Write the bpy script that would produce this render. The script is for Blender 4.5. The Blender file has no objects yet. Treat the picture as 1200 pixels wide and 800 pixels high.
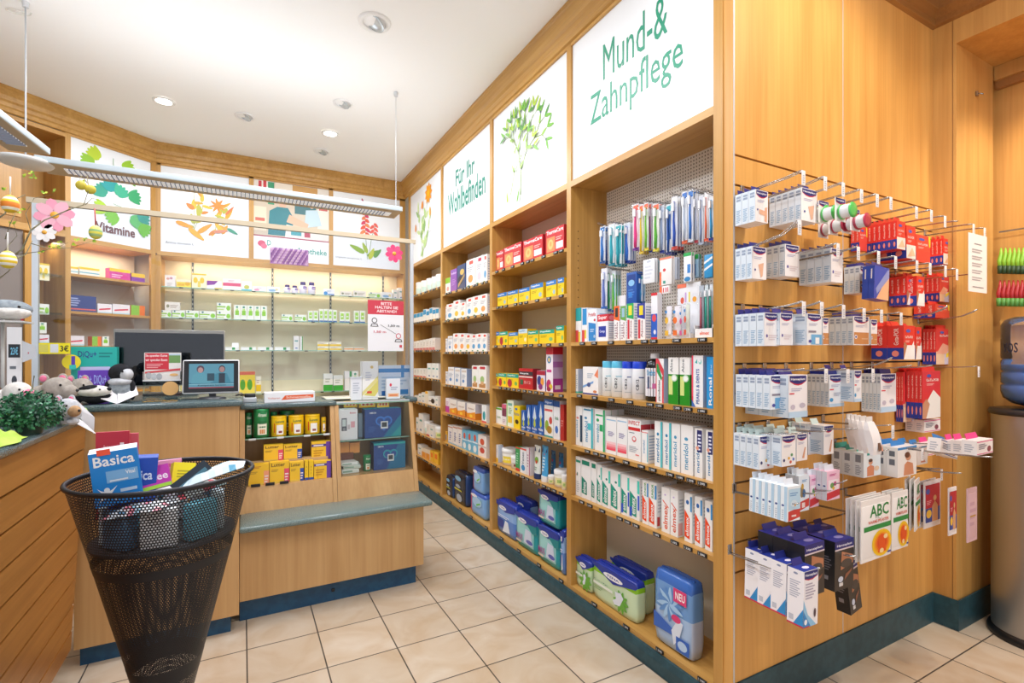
import bpy, math, random
from mathutils import Vector, Matrix
R = random.Random(7)
# ---------------------------------------------------------------- measuring
F = 587.0; CX = 600.0; HY = 415.0; H = 1.35
YAW = math.atan(316/587); S_ = math.sin(YAW); C_ = math.cos(YAW)
def ray(x, y):
    l = (x-CX)/F
    return (l*C_+S_, C_-l*S_, (HY-y)/F)
def onX(x, y, a):                    # point of the vertical plane X = a
    r = ray(x, y); t = a/r[0]; return Vector((a, r[1]*t, H+r[2]*t))
def onY(x, y, b):
    r = ray(x, y); t = b/r[1]; return Vector((r[0]*t, b, H+r[2]*t))
def onZ(x, y, z):
    r = ray(x, y); t = (z-H)/r[2]; return Vector((r[0]*t, r[1]*t, z))
def onP(x, y, p, d):                 # vertical plane through p along direction d (2D)
    r = ray(x, y); n = (d[1], -d[0])
    t = (p[0]*n[0]+p[1]*n[1])/(r[0]*n[0]+r[1]*n[1])
    return Vector((r[0]*t, r[1]*t, H+r[2]*t))

scene = bpy.context.scene
COL = scene.collection
# ---------------------------------------------------------------- materials
def lin(h):
    if not isinstance(h, str): return tuple(h)
    h = h.lstrip('#'); h = ''.join(c*2 for c in h) if len(h) == 3 else h; v = [int(h[i:i+2], 16)/255 for i in (0, 2, 4)]
    return tuple(c/12.92 if c <= .04045 else ((c+.055)/1.055)**2.4 for c in v)
MATS = {}
def M(hexc, rough=.45, metal=0.0, spec=.5, emit=0.0):
    key = (hexc, rough, metal, spec, emit)
    if key in MATS: return MATS[key]
    m = bpy.data.materials.new('print_'+str(len(MATS))); m.use_nodes = True
    b = m.node_tree.nodes['Principled BSDF']; c = lin(hexc)
    b.inputs['Base Color'].default_value = (*c, 1)
    b.inputs['Roughness'].default_value = rough
    b.inputs['Metallic'].default_value = metal
    b.inputs['Specular IOR Level'].default_value = spec
    if emit:
        b.inputs['Emission Color'].default_value = (*c, 1); b.inputs['Emission Strength'].default_value = emit
    MATS[key] = m; return m
def ME(hexc, s):      # a surface that only gives off light (screens)
    key = ('glow', hexc, s)
    if key not in MATS:
        q, nt, b, N, L = newmat('screen_glow'); b.inputs['Base Color'].default_value = (.01, .01, .012, 1); b.inputs['Roughness'].default_value = .2; b.inputs['Emission Color'].default_value = (*lin(hexc), 1); b.inputs['Emission Strength'].default_value = s; MATS[key] = q
    return MATS[key]
def newmat(name):
    m = bpy.data.materials.new(name); m.use_nodes = True
    nt = m.node_tree; return m, nt, nt.nodes['Principled BSDF'], nt.nodes, nt.links
def wood(name, light, dark, grain='z', rough=.35, scale=1.0, coat=.0):
    m, nt, b, N, L = newmat(name)
    tc = N.new('ShaderNodeTexCoord'); mp = N.new('ShaderNodeMapping')
    s = {'x': (.9, 14, 14), 'y': (14, .9, 14), 'z': (14, 14, .9)}[grain]
    mp.inputs['Scale'].default_value = [v*scale for v in s]
    L.new(tc.outputs['Object'], mp.inputs[0])
    n1 = N.new('ShaderNodeTexNoise'); n1.inputs['Scale'].default_value = 1.0; n1.inputs['Detail'].default_value = 5; n1.inputs['Distortion'].default_value = .6
    L.new(mp.outputs[0], n1.inputs['Vector'])
    mp2 = N.new('ShaderNodeMapping'); mp2.inputs['Scale'].default_value = [v*scale*(6 if v > 1 else 2.2) for v in s]
    L.new(tc.outputs['Object'], mp2.inputs[0])
    n2 = N.new('ShaderNodeTexNoise'); n2.inputs['Scale'].default_value = 1.0; n2.inputs['Detail'].default_value = 3
    L.new(mp2.outputs[0], n2.inputs['Vector'])
    mx = N.new('ShaderNodeMix'); mx.inputs[0].default_value = .35
    L.new(n1.outputs['Fac'], mx.inputs[2]); L.new(n2.outputs['Fac'], mx.inputs[3])
    cr = N.new('ShaderNodeValToRGB'); cr.color_ramp.elements[0].position = .32; cr.color_ramp.elements[1].position = .66
    cr.color_ramp.elements[0].color = (*lin(dark), 1); cr.color_ramp.elements[1].color = (*lin(light), 1)
    L.new(mx.outputs[0], cr.inputs[0]); L.new(cr.outputs[0], b.inputs['Base Color'])
    b.inputs['Roughness'].default_value = rough
    b.inputs['Coat Weight'].default_value = coat
    return m
W_SHELF = wood('shelf_oak', '#cf9f56', '#b1803a', 'z')
W_SHELFY = wood('shelf_oak_along', '#d2a35a', '#b5843e', 'y')
W_SHELFX = wood('shelf_oak_across', '#cf9f58', '#b0803c', 'x')
W_PANEL = wood('panel_oak', '#e0aa5e', '#c99048', 'z', .42, coat=0)
W_PANEL2 = wood('pilaster_oak', '#d2a25c', '#bb8846', 'z', .42, coat=0)
W_COUNT = wood('counter_oak', '#cfa772', '#b88d58', 'z', .35, .8)
W_SLAT = wood('slat_oak', '#bd8340', '#9f692b', 'y', .35)
def granite(name, a, b_, sc=260):
    m, nt, b, N, L = newmat(name)
    tc = N.new('ShaderNodeTexCoord'); n = N.new('ShaderNodeTexNoise'); n.inputs['Scale'].default_value = sc; n.inputs['Detail'].default_value = 3
    L.new(tc.outputs['Object'], n.inputs['Vector'])
    cr = N.new('ShaderNodeValToRGB'); cr.color_ramp.elements[0].position = .42; cr.color_ramp.elements[1].position = .6
    cr.color_ramp.elements[0].color = (*lin(a), 1); cr.color_ramp.elements[1].color = (*lin(b_), 1)
    L.new(n.outputs['Fac'], cr.inputs[0]); L.new(cr.outputs[0], b.inputs['Base Color']); b.inputs['Roughness'].default_value = .18
    return m
G_TOP = granite('granite_top', '#3f5357', '#66787a'); G_LEDGE = granite('granite_ledge', '#5d7374', '#82938f')
M_KICK = granite('teal_kick', '#25464f', '#2c505a', 30); M_KICK.node_tree.nodes['Principled BSDF'].inputs['Roughness'].default_value = .5
M_KICKB = granite('blue_kick', '#14466a', '#1a5074', 30); M_KICKB.node_tree.nodes['Principled BSDF'].inputs['Roughness'].default_value = .4
def tiles():
    m, nt, b, N, L = newmat('floor_tiles')
    tc = N.new('ShaderNodeTexCoord'); mp = N.new('ShaderNodeMapping')
    mp.inputs['Location'].default_value = (-.015+10*.305-.003, -2.9+20*.3125-.003, 0)
    L.new(tc.outputs['Object'], mp.inputs[0])
    br = N.new('ShaderNodeTexBrick'); br.offset = 0; br.squash = 1
    br.inputs['Scale'].default_value = 1; br.inputs['Brick Width'].default_value = .305; br.inputs['Row Height'].default_value = .3125
    br.inputs['Mortar Size'].default_value = .0032; br.inputs['Mortar Smooth'].default_value = .2; br.inputs['Bias'].default_value = 0
    br.inputs['Color1'].default_value = (*lin('#ddd0bd'), 1); br.inputs['Color2'].default_value = (*lin('#d2c4af'), 1); br.inputs['Mortar'].default_value = (*lin('#55504c'), 1)
    L.new(mp.outputs[0], br.inputs['Vector'])
    n = N.new('ShaderNodeTexNoise'); n.inputs['Scale'].default_value = 4.2; n.inputs['Detail'].default_value = 6; n.inputs['Distortion'].default_value = 1.4
    L.new(tc.outputs['Object'], n.inputs['Vector'])
    cr = N.new('ShaderNodeValToRGB'); cr.color_ramp.elements[0].position = .3; cr.color_ramp.elements[1].position = .72
    cr.color_ramp.elements[0].color = (*lin('#e9d8c2'), 1); cr.color_ramp.elements[1].color = (1, 1, 1, 1)
    L.new(n.outputs['Fac'], cr.inputs[0])
    mx = N.new('ShaderNodeMix'); mx.data_type = 'RGBA'; mx.blend_type = 'MULTIPLY'; mx.inputs[0].default_value = .8
    L.new(br.outputs['Color'], mx.inputs[6]); L.new(cr.outputs[0], mx.inputs[7]); L.new(mx.outputs[2], b.inputs['Base Color'])
    b.inputs['Roughness'].default_value = .32
    bp = N.new('ShaderNodeBump'); bp.inputs['Strength'].default_value = .25; bp.inputs['Distance'].default_value = .002; bp.invert = True
    L.new(br.outputs['Fac'], bp.inputs['Height']); L.new(bp.outputs[0], b.inputs['Normal'])
    return m
M_TILE = tiles()
def pegboard():
    m, nt, b, N, L = newmat('peg_board')
    tc = N.new('ShaderNodeTexCoord'); sep = N.new('ShaderNodeSeparateXYZ'); L.new(tc.outputs['Object'], sep.inputs[0])
    def frac(sock):
        d = N.new('ShaderNodeMath'); d.operation = 'DIVIDE'; d.inputs[1].default_value = .016; L.new(sock, d.inputs[0])
        f = N.new('ShaderNodeMath'); f.operation = 'FRACT'; L.new(d.outputs[0], f.inputs[0])
        s = N.new('ShaderNodeMath'); s.operation = 'SUBTRACT'; s.inputs[1].default_value = .5; L.new(f.outputs[0], s.inputs[0])
        p = N.new('ShaderNodeMath'); p.operation = 'MULTIPLY'; L.new(s.outputs[0], p.inputs[0]); L.new(s.outputs[0], p.inputs[1]); return p.outputs[0]
    a = N.new('ShaderNodeMath'); L.new(frac(sep.outputs[1]), a.inputs[0]); L.new(frac(sep.outputs[2]), a.inputs[1])
    lt = N.new('ShaderNodeMath'); lt.operation = 'LESS_THAN'; lt.inputs[1].default_value = .05; L.new(a.outputs[0], lt.inputs[0])
    mx = N.new('ShaderNodeMix'); mx.data_type = 'RGBA'; mx.inputs[6].default_value = (*lin('#f6f1e8'), 1); mx.inputs[7].default_value = (*lin('#6a5c4a'), 1)
    L.new(lt.outputs[0], mx.inputs[0]); L.new(mx.outputs[2], b.inputs['Base Color']); b.inputs['Roughness'].default_value = .5
    return m
M_PEG = pegboard()
def glass(name, tint, gl=.08, alpha=.0, ior=1.4):
    m, nt, b, N, L = newmat(name)
    N.remove(b); out = N['Material Output']
    t = N.new('ShaderNodeBsdfTransparent'); t.inputs[0].default_value = (*lin(tint), 1)
    g = N.new('ShaderNodeBsdfGlossy'); g.inputs['Roughness'].default_value = .03; g.inputs[0].default_value = (1, 1, 1, 1)
    fr = N.new('ShaderNodeFresnel'); fr.inputs[0].default_value = ior
    ad = N.new('ShaderNodeMath'); ad.inputs[1].default_value = alpha; L.new(fr.outputs[0], ad.inputs[0])
    mx = N.new('ShaderNodeMixShader'); L.new(ad.outputs[0], mx.inputs[0]); L.new(t.outputs[0], mx.inputs[1]); L.new(g.outputs[0], mx.inputs[2])
    L.new(mx.outputs[0], out.inputs[0]); return m
GL = glass('clear_glass', '#fcfefd', ior=1.25); GL_G = glass('shelf_glass', '#ecf6f0', alpha=.02); GL_S = glass('screen_glass', '#f6f8fb')
GL_EDGE = M('#8fb8a4', .15); BLISTER = glass('blister', '#ffffff', ior=1.12)
def milky(name, tint, dif, f):
    m, nt, b, N, L = newmat(name); N.remove(b); out = N['Material Output']
    t = N.new('ShaderNodeBsdfTransparent'); t.inputs[0].default_value = (*lin(tint), 1)
    d = N.new('ShaderNodeBsdfDiffuse'); d.inputs[0].default_value = (*lin(dif), 1); g = N.new('ShaderNodeBsdfGlossy'); g.inputs['Roughness'].default_value = .06
    m1 = N.new('ShaderNodeMixShader'); m1.inputs[0].default_value = f; L.new(t.outputs[0], m1.inputs[1]); L.new(d.outputs[0], m1.inputs[2])
    fr = N.new('ShaderNodeFresnel'); fr.inputs[0].default_value = 1.35; m2 = N.new('ShaderNodeMixShader'); L.new(fr.outputs[0], m2.inputs[0]); L.new(m1.outputs[0], m2.inputs[1]); L.new(g.outputs[0], m2.inputs[2]); L.new(m2.outputs[0], out.inputs[0]); return m
GL_BLUE = milky('water_blue', '#8fc6ff', '#4796f0', .92); GL_BL2 = milky('bottle_blue', '#fafbff', '#dfe4fa', .08)
def noisy(name, a, b_, sc, rough=.9, bump=0.0):
    m, nt, b, N, L = newmat(name)
    tc = N.new('ShaderNodeTexCoord'); n = N.new('ShaderNodeTexNoise'); n.inputs['Scale'].default_value = sc; n.inputs['Detail'].default_value = 4
    L.new(tc.outputs['Object'], n.inputs['Vector'])
    cr = N.new('ShaderNodeValToRGB'); cr.color_ramp.elements[0].position = .35; cr.color_ramp.elements[1].position = .65
    cr.color_ramp.elements[0].color = (*lin(a), 1); cr.color_ramp.elements[1].color = (*lin(b_), 1)
    L.new(n.outputs['Fac'], cr.inputs[0]); L.new(cr.outputs[0], b.inputs['Base Color']); b.inputs['Roughness'].default_value = rough
    if bump:
        bp = N.new('ShaderNodeBump'); bp.inputs['Strength'].default_value = bump; bp.inputs['Distance'].default_value = .004
        L.new(n.outputs['Fac'], bp.inputs['Height']); L.new(bp.outputs[0], b.inputs['Normal'])
    return m
CHROME = M('#e4e6ea', .2, .9); ALU = M('#cfd6dd', .35, .35); STEELD = M('#b4b3b2', .25, .85)
WHITE = '#f3f4f4'
BACKB = M('#dfd6c2', .6); CEIL = M('#fbfbf9', .8); BLACK = M('#15161a', .4)
# ---------------------------------------------------------------- mesh builder
_TXT = {}
def text_mesh(s, bold):
    k = (s, bold)
    if k in _TXT: return _TXT[k]
    cu = bpy.data.curves.new('glyphs', 'FONT'); cu.body = s; cu.resolution_u = 2; cu.size = 1
    cu.offset = .018 if bold else 0
    o = bpy.data.objects.new('glyphs', cu)
    me = bpy.data.meshes.new_from_object(o)
    vs = [tuple(v.co) for v in me.vertices]; fs = [tuple(p.vertices) for p in me.polygons]
    bpy.data.objects.remove(o); bpy.data.curves.remove(cu); bpy.data.meshes.remove(me)
    if vs:
        x0 = min(v[0] for v in vs); x1 = max(v[0] for v in vs); y0 = min(v[1] for v in vs); y1 = max(v[1] for v in vs)
    else: x0 = y0 = 0; x1 = y1 = 1
    _TXT[k] = (vs, fs, x0, y0, x1, y1); return _TXT[k]
class MB:
    def __init__(s): s.v = []; s.f = []; s.m = []; s.mats = []; s.sm = []
    def mi(s, m):
        if isinstance(m, str): m = M(m)
        if m not in s.mats: s.mats.append(m)
        return s.mats.index(m)
    def add(s, vs, fs, m, smooth=False):
        b = len(s.v); i = s.mi(m); s.v += [tuple(v) for v in vs]
        for f in fs: s.f.append(tuple(b+k for k in f)); s.m.append(i); s.sm.append(smooth)
    def box(s, x0, y0, z0, x1, y1, z1, m):
        s.hexa([(x0, y0, z0), (x1, y0, z0), (x1, y1, z0), (x0, y1, z0), (x0, y0, z1), (x1, y0, z1), (x1, y1, z1), (x0, y1, z1)], m)
    def hexa(s, p, m):
        s.add(p, [(3, 2, 1, 0), (4, 5, 6, 7), (0, 1, 5, 4), (1, 2, 6, 5), (2, 3, 7, 6), (3, 0, 4, 7)], m)
    def bbox(s, x0, y0, z0, x1, y1, z1, m, b=.006):   # bevelled box
        sx = (x0, x0+b, x1-b, x1); sy = (y0, y0+b, y1-b, y1); sz = (z0, z0+b, z1-b, z1)
        import bmesh
        bm = bmesh.new(); bmesh.ops.create_cube(bm, size=1)
        for v in bm.verts: v.co = Vector(((x0+x1)/2+v.co.x*(x1-x0), (y0+y1)/2+v.co.y*(y1-y0), (z0+z1)/2+v.co.z*(z1-z0)))
        bmesh.ops.bevel(bm, geom=bm.edges[:], offset=b, segments=3, affect='EDGES', profile=.5)
        s.frombm(bm, m, True)
    def frombm(s, bm, m, smooth=False, mat=None):
        bm.verts.index_update()
        vs = [tuple((mat @ v.co) if mat else v.co) for v in bm.verts]
        s.add(vs, [tuple(v.index for v in f.verts) for f in bm.faces], m, smooth); bm.free()
    def poly(s, pts, m): s.add(pts, [tuple(range(len(pts)))], m)
    def prism(s, pts2, z0, z1, m, axis='z'):
        n = len(pts2)
        def P(a, b, c): return {'z': (a, b, c), 'y': (a, c, b), 'x': (c, a, b)}[axis]
        vs = [P(a, b, z0) for a, b in pts2]+[P(a, b, z1) for a, b in pts2]
        s.add(vs, [tuple(range(n-1, -1, -1)), tuple(range(n, 2*n))]+[(i, (i+1) % n, n+(i+1) % n, n+i) for i in range(n)], m)
    def lathe(s, prof, m, seg=24, c=(0, 0, 0), smooth=True, caps=True, ax=None, sc=(1, 1)):
        vs = []; fs = []; n = len(prof)
        for i in range(seg):
            a = 2*math.pi*i/seg
            for r, z in prof:
                p = Vector((math.cos(a)*r*sc[0], math.sin(a)*r*sc[1], z))
                if ax is not None: p = ax @ p
                vs.append((c[0]+p.x, c[1]+p.y, c[2]+p.z))
        for i in range(seg):
            j = (i+1) % seg
            for k in range(n-1): fs.append((i*n+k, j*n+k, j*n+k+1, i*n+k+1))
        s.add(vs, fs, m, smooth)
        if caps:
            if prof[0][0] > 1e-5: s.add([vs[i*n] for i in range(seg)], [tuple(range(seg-1, -1, -1))], m)
            if prof[-1][0] > 1e-5: s.add([vs[i*n+n-1] for i in range(seg)], [tuple(range(seg))], m)
    def tube(s, pts, r, m, seg=6, smooth=True):
        pts = [Vector(p) for p in pts]; rs = r if isinstance(r, (list, tuple)) else [r]*len(pts)
        vs = []; n = len(pts); up = Vector((0, 0, 1))
        for i, p in enumerate(pts):
            d = (pts[min(i+1, n-1)]-pts[max(i-1, 0)]).normalized()
            u = up if abs(d.dot(up)) < .95 else Vector((1, 0, 0))
            a = d.cross(u).normalized(); b = d.cross(a).normalized()
            for k in range(seg):
                t = 2*math.pi*k/seg; q = p+(a*math.cos(t)+b*math.sin(t))*rs[i]; vs.append(tuple(q))
        fs = []
        for i in range(n-1):
            for k in range(seg):
                l = (k+1) % seg; fs.append((i*seg+k, i*seg+l, (i+1)*seg+l, (i+1)*seg+k))
        fs += [tuple(range(seg-1, -1, -1)), tuple(range((n-1)*seg, n*seg))]
        s.add(vs, fs, m, smooth)
    def ball(s, c, r, m, seg=16, rings=10):
        r = r if isinstance(r, (list, tuple)) else (r, r, r)
        vs = [(c[0], c[1], c[2]-r[2])]
        for j in range(1, rings):
            t = math.pi*j/rings-math.pi/2
            for i in range(seg):
                a = 2*math.pi*i/seg; vs.append((c[0]+r[0]*math.cos(t)*math.cos(a), c[1]+r[1]*math.cos(t)*math.sin(a), c[2]+r[2]*math.sin(t)))
        vs.append((c[0], c[1], c[2]+r[2])); fs = []
        for i in range(seg): fs.append((0, 1+(i+1) % seg, 1+i))
        for j in range(rings-2):
            for i in range(seg): a = 1+j*seg; fs.append((a+i, a+(i+1) % seg, a+seg+(i+1) % seg, a+seg+i))
        a = 1+(rings-2)*seg
        for i in range(seg): fs.append((a+i, a+(i+1) % seg, len(vs)-1))
        s.add(vs, fs, m, True)
    # decals on a plane: O origin, U and V spanning vectors, lift along normal
    def decals(s, O, U, V, items):
        O = Vector(O); U = Vector(U); V = Vector(V); N = U.cross(V).normalized()
        for k, it in enumerate(items):
            e = N*(.0003+.00012*k); kind = it[0]
            P = lambda u, v: O+U*u+V*v+e
            if kind == 'r': _, u0, v0, u1, v1, c = it; s.poly([P(u0, v0), P(u1, v0), P(u1, v1), P(u0, v1)], c)
            elif kind == 'p': s.poly([P(u, v) for u, v in it[1]], it[2])
            elif kind == 'd':
                _, u, v, ru, rv, c = it; s.poly([P(u+ru*math.cos(t*math.pi/9), v+rv*math.sin(t*math.pi/9)) for t in range(18)], c)
            elif kind == 'l':
                _, u0, v0, u1, v1, n, c = it; h = (v1-v0)/n
                for j in range(n):
                    w = u0+(u1-u0)*(.7+.3*((j*7) % 5)/4); s.poly([P(u0, v0+j*h), P(w, v0+j*h), P(w, v0+j*h+h*.5), P(u0, v0+j*h+h*.5)], c)
            elif kind == 't':
                _, u0, v0, u1, v1, st, c = it[:7]; rot = it[7] if len(it) > 7 else 0; bold = it[8] if len(it) > 8 else True
                vs, fs, x0, y0, x1, y1 = text_mesh(st, bold)
                out = []
                for x, y, _z in vs:
                    a = (x-x0)/(x1-x0); b = (y-y0)/(y1-y0)
                    if rot: a, b = 1-b, a
                    out.append(P(u0+(u1-u0)*a, v0+(v1-v0)*b))
                s.add(out, fs, c)
            elif kind == 'leaf':   # u,v, length, width, angle in units of |V| ; aspect corrected
                _, u, v, ln, wd, an, c = it; lu = U.length; lv = V.length
                pts = []
                for t in range(12):
                    a = 2*math.pi*t/12; x = ln*(.5+.5*math.cos(a)); y = wd*.5*math.sin(a)*(1-.35*math.cos(a))
                    pts.append((u+(x*math.cos(an)-y*math.sin(an))/lu, v+(x*math.sin(an)+y*math.cos(an))/lv))
                s.poly([P(a, b) for a, b in pts], c)
            elif kind == 'stem':
                _, pp, wd, c = it; lu = U.length; lv = V.length
                for i in range(len(pp)-1):
                    a = pp[i]; b = pp[i+1]; dx = (b[0]-a[0])*lu; dy = (b[1]-a[1])*lv; q = math.hypot(dx, dy) or 1
                    nx = -dy/q*wd/2/lu; ny = dx/q*wd/2/lv
                    s.poly([P(a[0]-nx, a[1]-ny), P(b[0]-nx, b[1]-ny), P(b[0]+nx, b[1]+ny), P(a[0]+nx, a[1]+ny)], c)
    def mesh(s, name):
        me = bpy.data.meshes.new(name); me.from_pydata(s.v, [], s.f)
        for m in s.mats: me.materials.append(m)
        me.polygons.foreach_set('material_index', s.m); me.polygons.foreach_set('use_smooth', s.sm); me.update(); return me
    def build(s, name, parent=None): return link(name, s.mesh(name), parent)
def link(name, me, parent=None):
    o = bpy.data.objects.new(name, me); COL.objects.link(o)
    if parent is not None: o.parent = parent
    return o
LABELS = {}
def tag(o, label, cat, group=None, kind=None):
    wd = label.split()
    while len(wd) > 16:
        for f in ('the', 'its', 'of', 'a', 'and', 'on', 'with'):
            ix = [i for i, x in enumerate(wd) if x == f]
            if ix: wd.pop(ix[-1]); break
        else: break
    label = ' '.join(wd)
    o['label'] = label; o['category'] = cat
    if group: o['group'] = group
    if kind: o['kind'] = kind
    LABELS.setdefault(label, []).append(o.name); return o
def struct(o, label=None, cat=None):
    o['kind'] = 'structure'
    if label: tag(o, label, cat, kind='structure')
    return o
def empty(name, loc=(0, 0, 0), rz=0):
    o = bpy.data.objects.new(name, None); COL.objects.link(o); o.location = loc; o.rotation_euler = (0, 0, rz); o.empty_display_size = .05; return o
ORD = 'first second third fourth fifth sixth seventh eighth ninth tenth eleventh twelfth thirteenth fourteenth fifteenth sixteenth seventeenth eighteenth nineteenth twentieth'.split()
def ordn(i): return ORD[i] if i < 20 else ORD[i-20]+' after the twentieth'
def copy_tree(o, parent=None):
    c = o.copy(); COL.objects.link(c); c.parent = parent
    for ch in list(o.children): copy_tree(ch, c)
    return c
# ================================================================ SETTING
A = 1.565; YB = 5.36; ZC = 3.2; YH = 1.224; XR = 3.078
b = MB(); b.box(-5.5, -3.5, -.05, 6, 6.2, 0, M_TILE); struct(b.build('floor'), 'beige stone tiles with dark joints across the shop floor', 'floor')
b = MB(); b.box(-5.5, -1.2, ZC, 6, 6.2, ZC+.05, CEIL); struct(b.build('ceiling'), 'plain white ceiling with round recessed lamps', 'ceiling')
b = MB(); b.box(-5.5, 5.66, 0, 2.2, 5.74, ZC, BACKB); struct(b.build('wall_back'), 'beige wall behind the glass shelves', 'wall')
b = MB(); b.box(-5.5, -1, 0, -5.4, 5.66, ZC, M('#cfc7bb', .7)); struct(b.build('wall_left'), 'pale wall far beyond the counter', 'wall')
# hook wall : panels + slits are one surface; slits are recessed dark channels
b = MB()
def slatpanel(b, x0, x1, ytop_slits, zt):
    zs = sorted(ytop_slits); prev = .15
    for z in zs:
        b.box(x0, YH, prev, x1, YH+.02, z-.004, W_PANEL); b.box(x0, YH+.012, z-.004, x1, YH+.02, z+.004, '#2b2d33'); prev = z+.004
    b.box(x0, YH, prev, x1, YH+.02, zt, W_PANEL)
SLITS = [.552+.109*k for k in range(15)]
slatpanel(b, 1.577, 2.275, SLITS, 3.04); slatpanel(b, 2.279, XR, SLITS, 3.04)
b.box(1.571, YH-.004, .15, 1.577, YH+.02, 3.04, ALU); b.box(2.275, YH-.001, .15, 2.279, YH+.018, 3.04, ALU)
b.box(1.571, YH+.02, .0, XR, YH+.06, ZC, '#7a6a55')
hw = b.build('wall_slatted'); struct(hw, 'tall oak slatwall panel carrying the plaster hooks', 'wall')
b = MB()
b.prism([(XR, YH+.06), (XR, 1.128), (3.50, 1.128), (3.50, YH+.06)], .13, 2.873, W_PANEL2)
b.box(XR-.001, 1.141, .13, XR+.001, 1.144, 2.99, '#8a6334')
b.box(3.56, -3.4, 0, 3.6, 1.3, ZC, W_PANEL)           # back of niche
b.box(XR, -3.4, 2.873, 3.56, YH+.06, ZC, W_PANEL2)         # header over the niche
struct(b.build('wall_right'), 'oak pilaster, header and niche behind the water cooler', 'wall')
b = MB(); b.box(3.51, -3.4, 2.80, 3.56, 1.128, 2.872, W_PANEL2); b.box(3.53, -3.4, 2.76, 3.56, 1.128, 2.80, '#a5713a'); struct(b.build('trim_5'), 'oak moulding inside the niche top', 'trim')
# baseboards
b = MB(); b.box(1.60, YH-.006, 0, XR, YH, .148, M_KICK); b.box(XR-.006, 1.122, 0, XR, YH-.006, .148, M_KICK); b.box(XR-.006, 1.116, 0, 3.50, 1.122, .148, M_KICK)
b.box(1.58, YH-.006, 0, 1.6, YH, .148, M_KICK)
struct(b.build('baseboard_slatted'), 'dark teal skirting below the slatwall and pilaster', 'baseboard')
b = MB()
b.prism([(A-.005, .0), (A-.02, .0), (A-.02, .05), (A-.012, .078), (A+.02, .078), (A+.02, 0)], 1.262, 5.36, M_KICK, 'y')
struct(b.build('baseboard_right'), 'dark teal plinth along the shelf bays', 'baseboard')
# cornices: profile (out, z) swept along a path
def cornice(name, pts, prof, m, label):
    b = MB(); n = len(pts); vs = []
    for i, p in enumerate(pts):
        p = Vector((*p, 0)); a = (p-Vector((*pts[i-1], 0))).normalized() if i else None
        c = (Vector((*pts[i+1], 0))-p).normalized() if i < n-1 else None
        na = Vector((-a.y, a.x, 0)) if a else None; nc = Vector((-c.y, c.x, 0)) if c else None
        if na and nc: nn = (na+nc).normalized(); nn = nn/nn.dot(na)
        else: nn = na or nc
        for o, z in prof: vs.append((p.x+nn.x*o, p.y+nn.y*o, z))
    k = len(prof); fs = []
    for i in range(n-1):
        for j in range(k-1): fs.append((i*k+j, i*k+j+1, (i+1)*k+j+1, (i+1)*k+j))
    b.add(vs, fs, m); return struct(b.build(name), label, 'trim')
PROF = [(0, 3.035), (-.012, 3.04), (-.012, 3.065), (-.02, 3.075), (-.022, 3.10), (-.034, 3.112), (-.04, 3.14), (-.058, 3.17), (-.066, 3.178), (-.066, ZC)]
PC = (-.672, YB); DA = Vector((-.783, -.622, 0)).normalized()   # corner and direction of the angled cabinets
cornice('trim_1', [(A, 1.24), (A, YB), PC, (PC[0]+DA.x*2.6, PC[1]+DA.y*2.6)], [(-o, z) for o, z in PROF], W_SHELFY, 'stepped oak cornice under the ceiling above the shelves')
cornice('trim_2', [(XR, -3.2), (XR, YH), (A, YH), (A, 1.5)], [(-o, z) for o, z in [(0, 2.99), (-.015, 3.0), (-.015, 3.03), (-.04, 3.06), (-.05, 3.1), (-.05, ZC)]], wood('cornice_dark', '#a8743c', '#8a5a2a', 'x'), 'darker oak cornice above the slatwall')
# camera side daylight comes from the open shop front (world)
w = bpy.data.worlds.new('daylight'); scene.world = w; w.use_nodes = True
w.node_tree.nodes['Background'].inputs[0].default_value = (*lin('#f3f6ff'), 1); w.node_tree.nodes['Background'].inputs[1].default_value = 1.1
# ---------------------------------------------------------------- shelf bays on the long wall
XBK = 1.81
DIV = [(1.262, 1.304), (2.235, 2.275), (3.205, 3.245), (4.215, 4.255), (5.20, 5.245)]
BAYS = [  # y0,y1 inner, shelf heights, name, back material
 dict(y0=1.304, y1=2.235, z=[1.415, 1.14, .86, .587, .10], nm='toothcare bay'),
 dict(y0=2.275, y1=3.205, z=[1.934, 1.683, 1.414, 1.128, .86, .583, .10], nm='mistletoe bay'),
 dict(y0=3.245, y1=4.215, z=[1.884, 1.647, 1.371, 1.087, .837, .575, .10], nm='wellness bay'),
 dict(y0=4.255, y1=5.20, z=[1.96, 1.678, 1.392, 1.12, .866, .555, .325, .10], nm='marigold bay')]
BAYLAB = ['open oak shelf unit next to the slatwall, sign about tooth care on top', 'open oak shelf unit under the green mistletoe picture', 'open oak shelf unit under the wellness lettering', 'open oak shelf unit in the corner under the orange marigold picture']
T = .022
def tagmesh():
    b = MB(); b.bbox(-.022, -.006, -.008, .022, 0, .008, BLACK, .002); b.decals((-.022, -.006, -.008), (.044, 0, 0), (0, 0, .016), [('r', .12, .2, .2, .8, '#9aa0a4'), ('t', .32, .25, .85, .75, '295', '#e8ecee')]); return b.mesh('price_tag')
TAGM = tagmesh()
bayroots = []
def leafy(seed, n, pal, stems, leaf=(.08, .03)):
    r = random.Random(seed); out = []
    for st in stems:
        out.append(('stem', st, .004, pal[0]))
        for i in range(n):
            k = r.random()*(len(st)-1); a = st[int(k)]; c = st[int(k)+1]; f = k-int(k)
            out.append(('leaf', a[0]+(c[0]-a[0])*f, a[1]+(c[1]-a[1])*f, leaf[0]*r.uniform(.6, 1.2), leaf[1]*r.uniform(.7, 1.2), r.uniform(0, 2*math.pi) if r.random() < .3 else math.pi/2+r.uniform(-1.3, 1.3), r.choice(pal[1:])))
    return out
ART = {}
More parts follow.
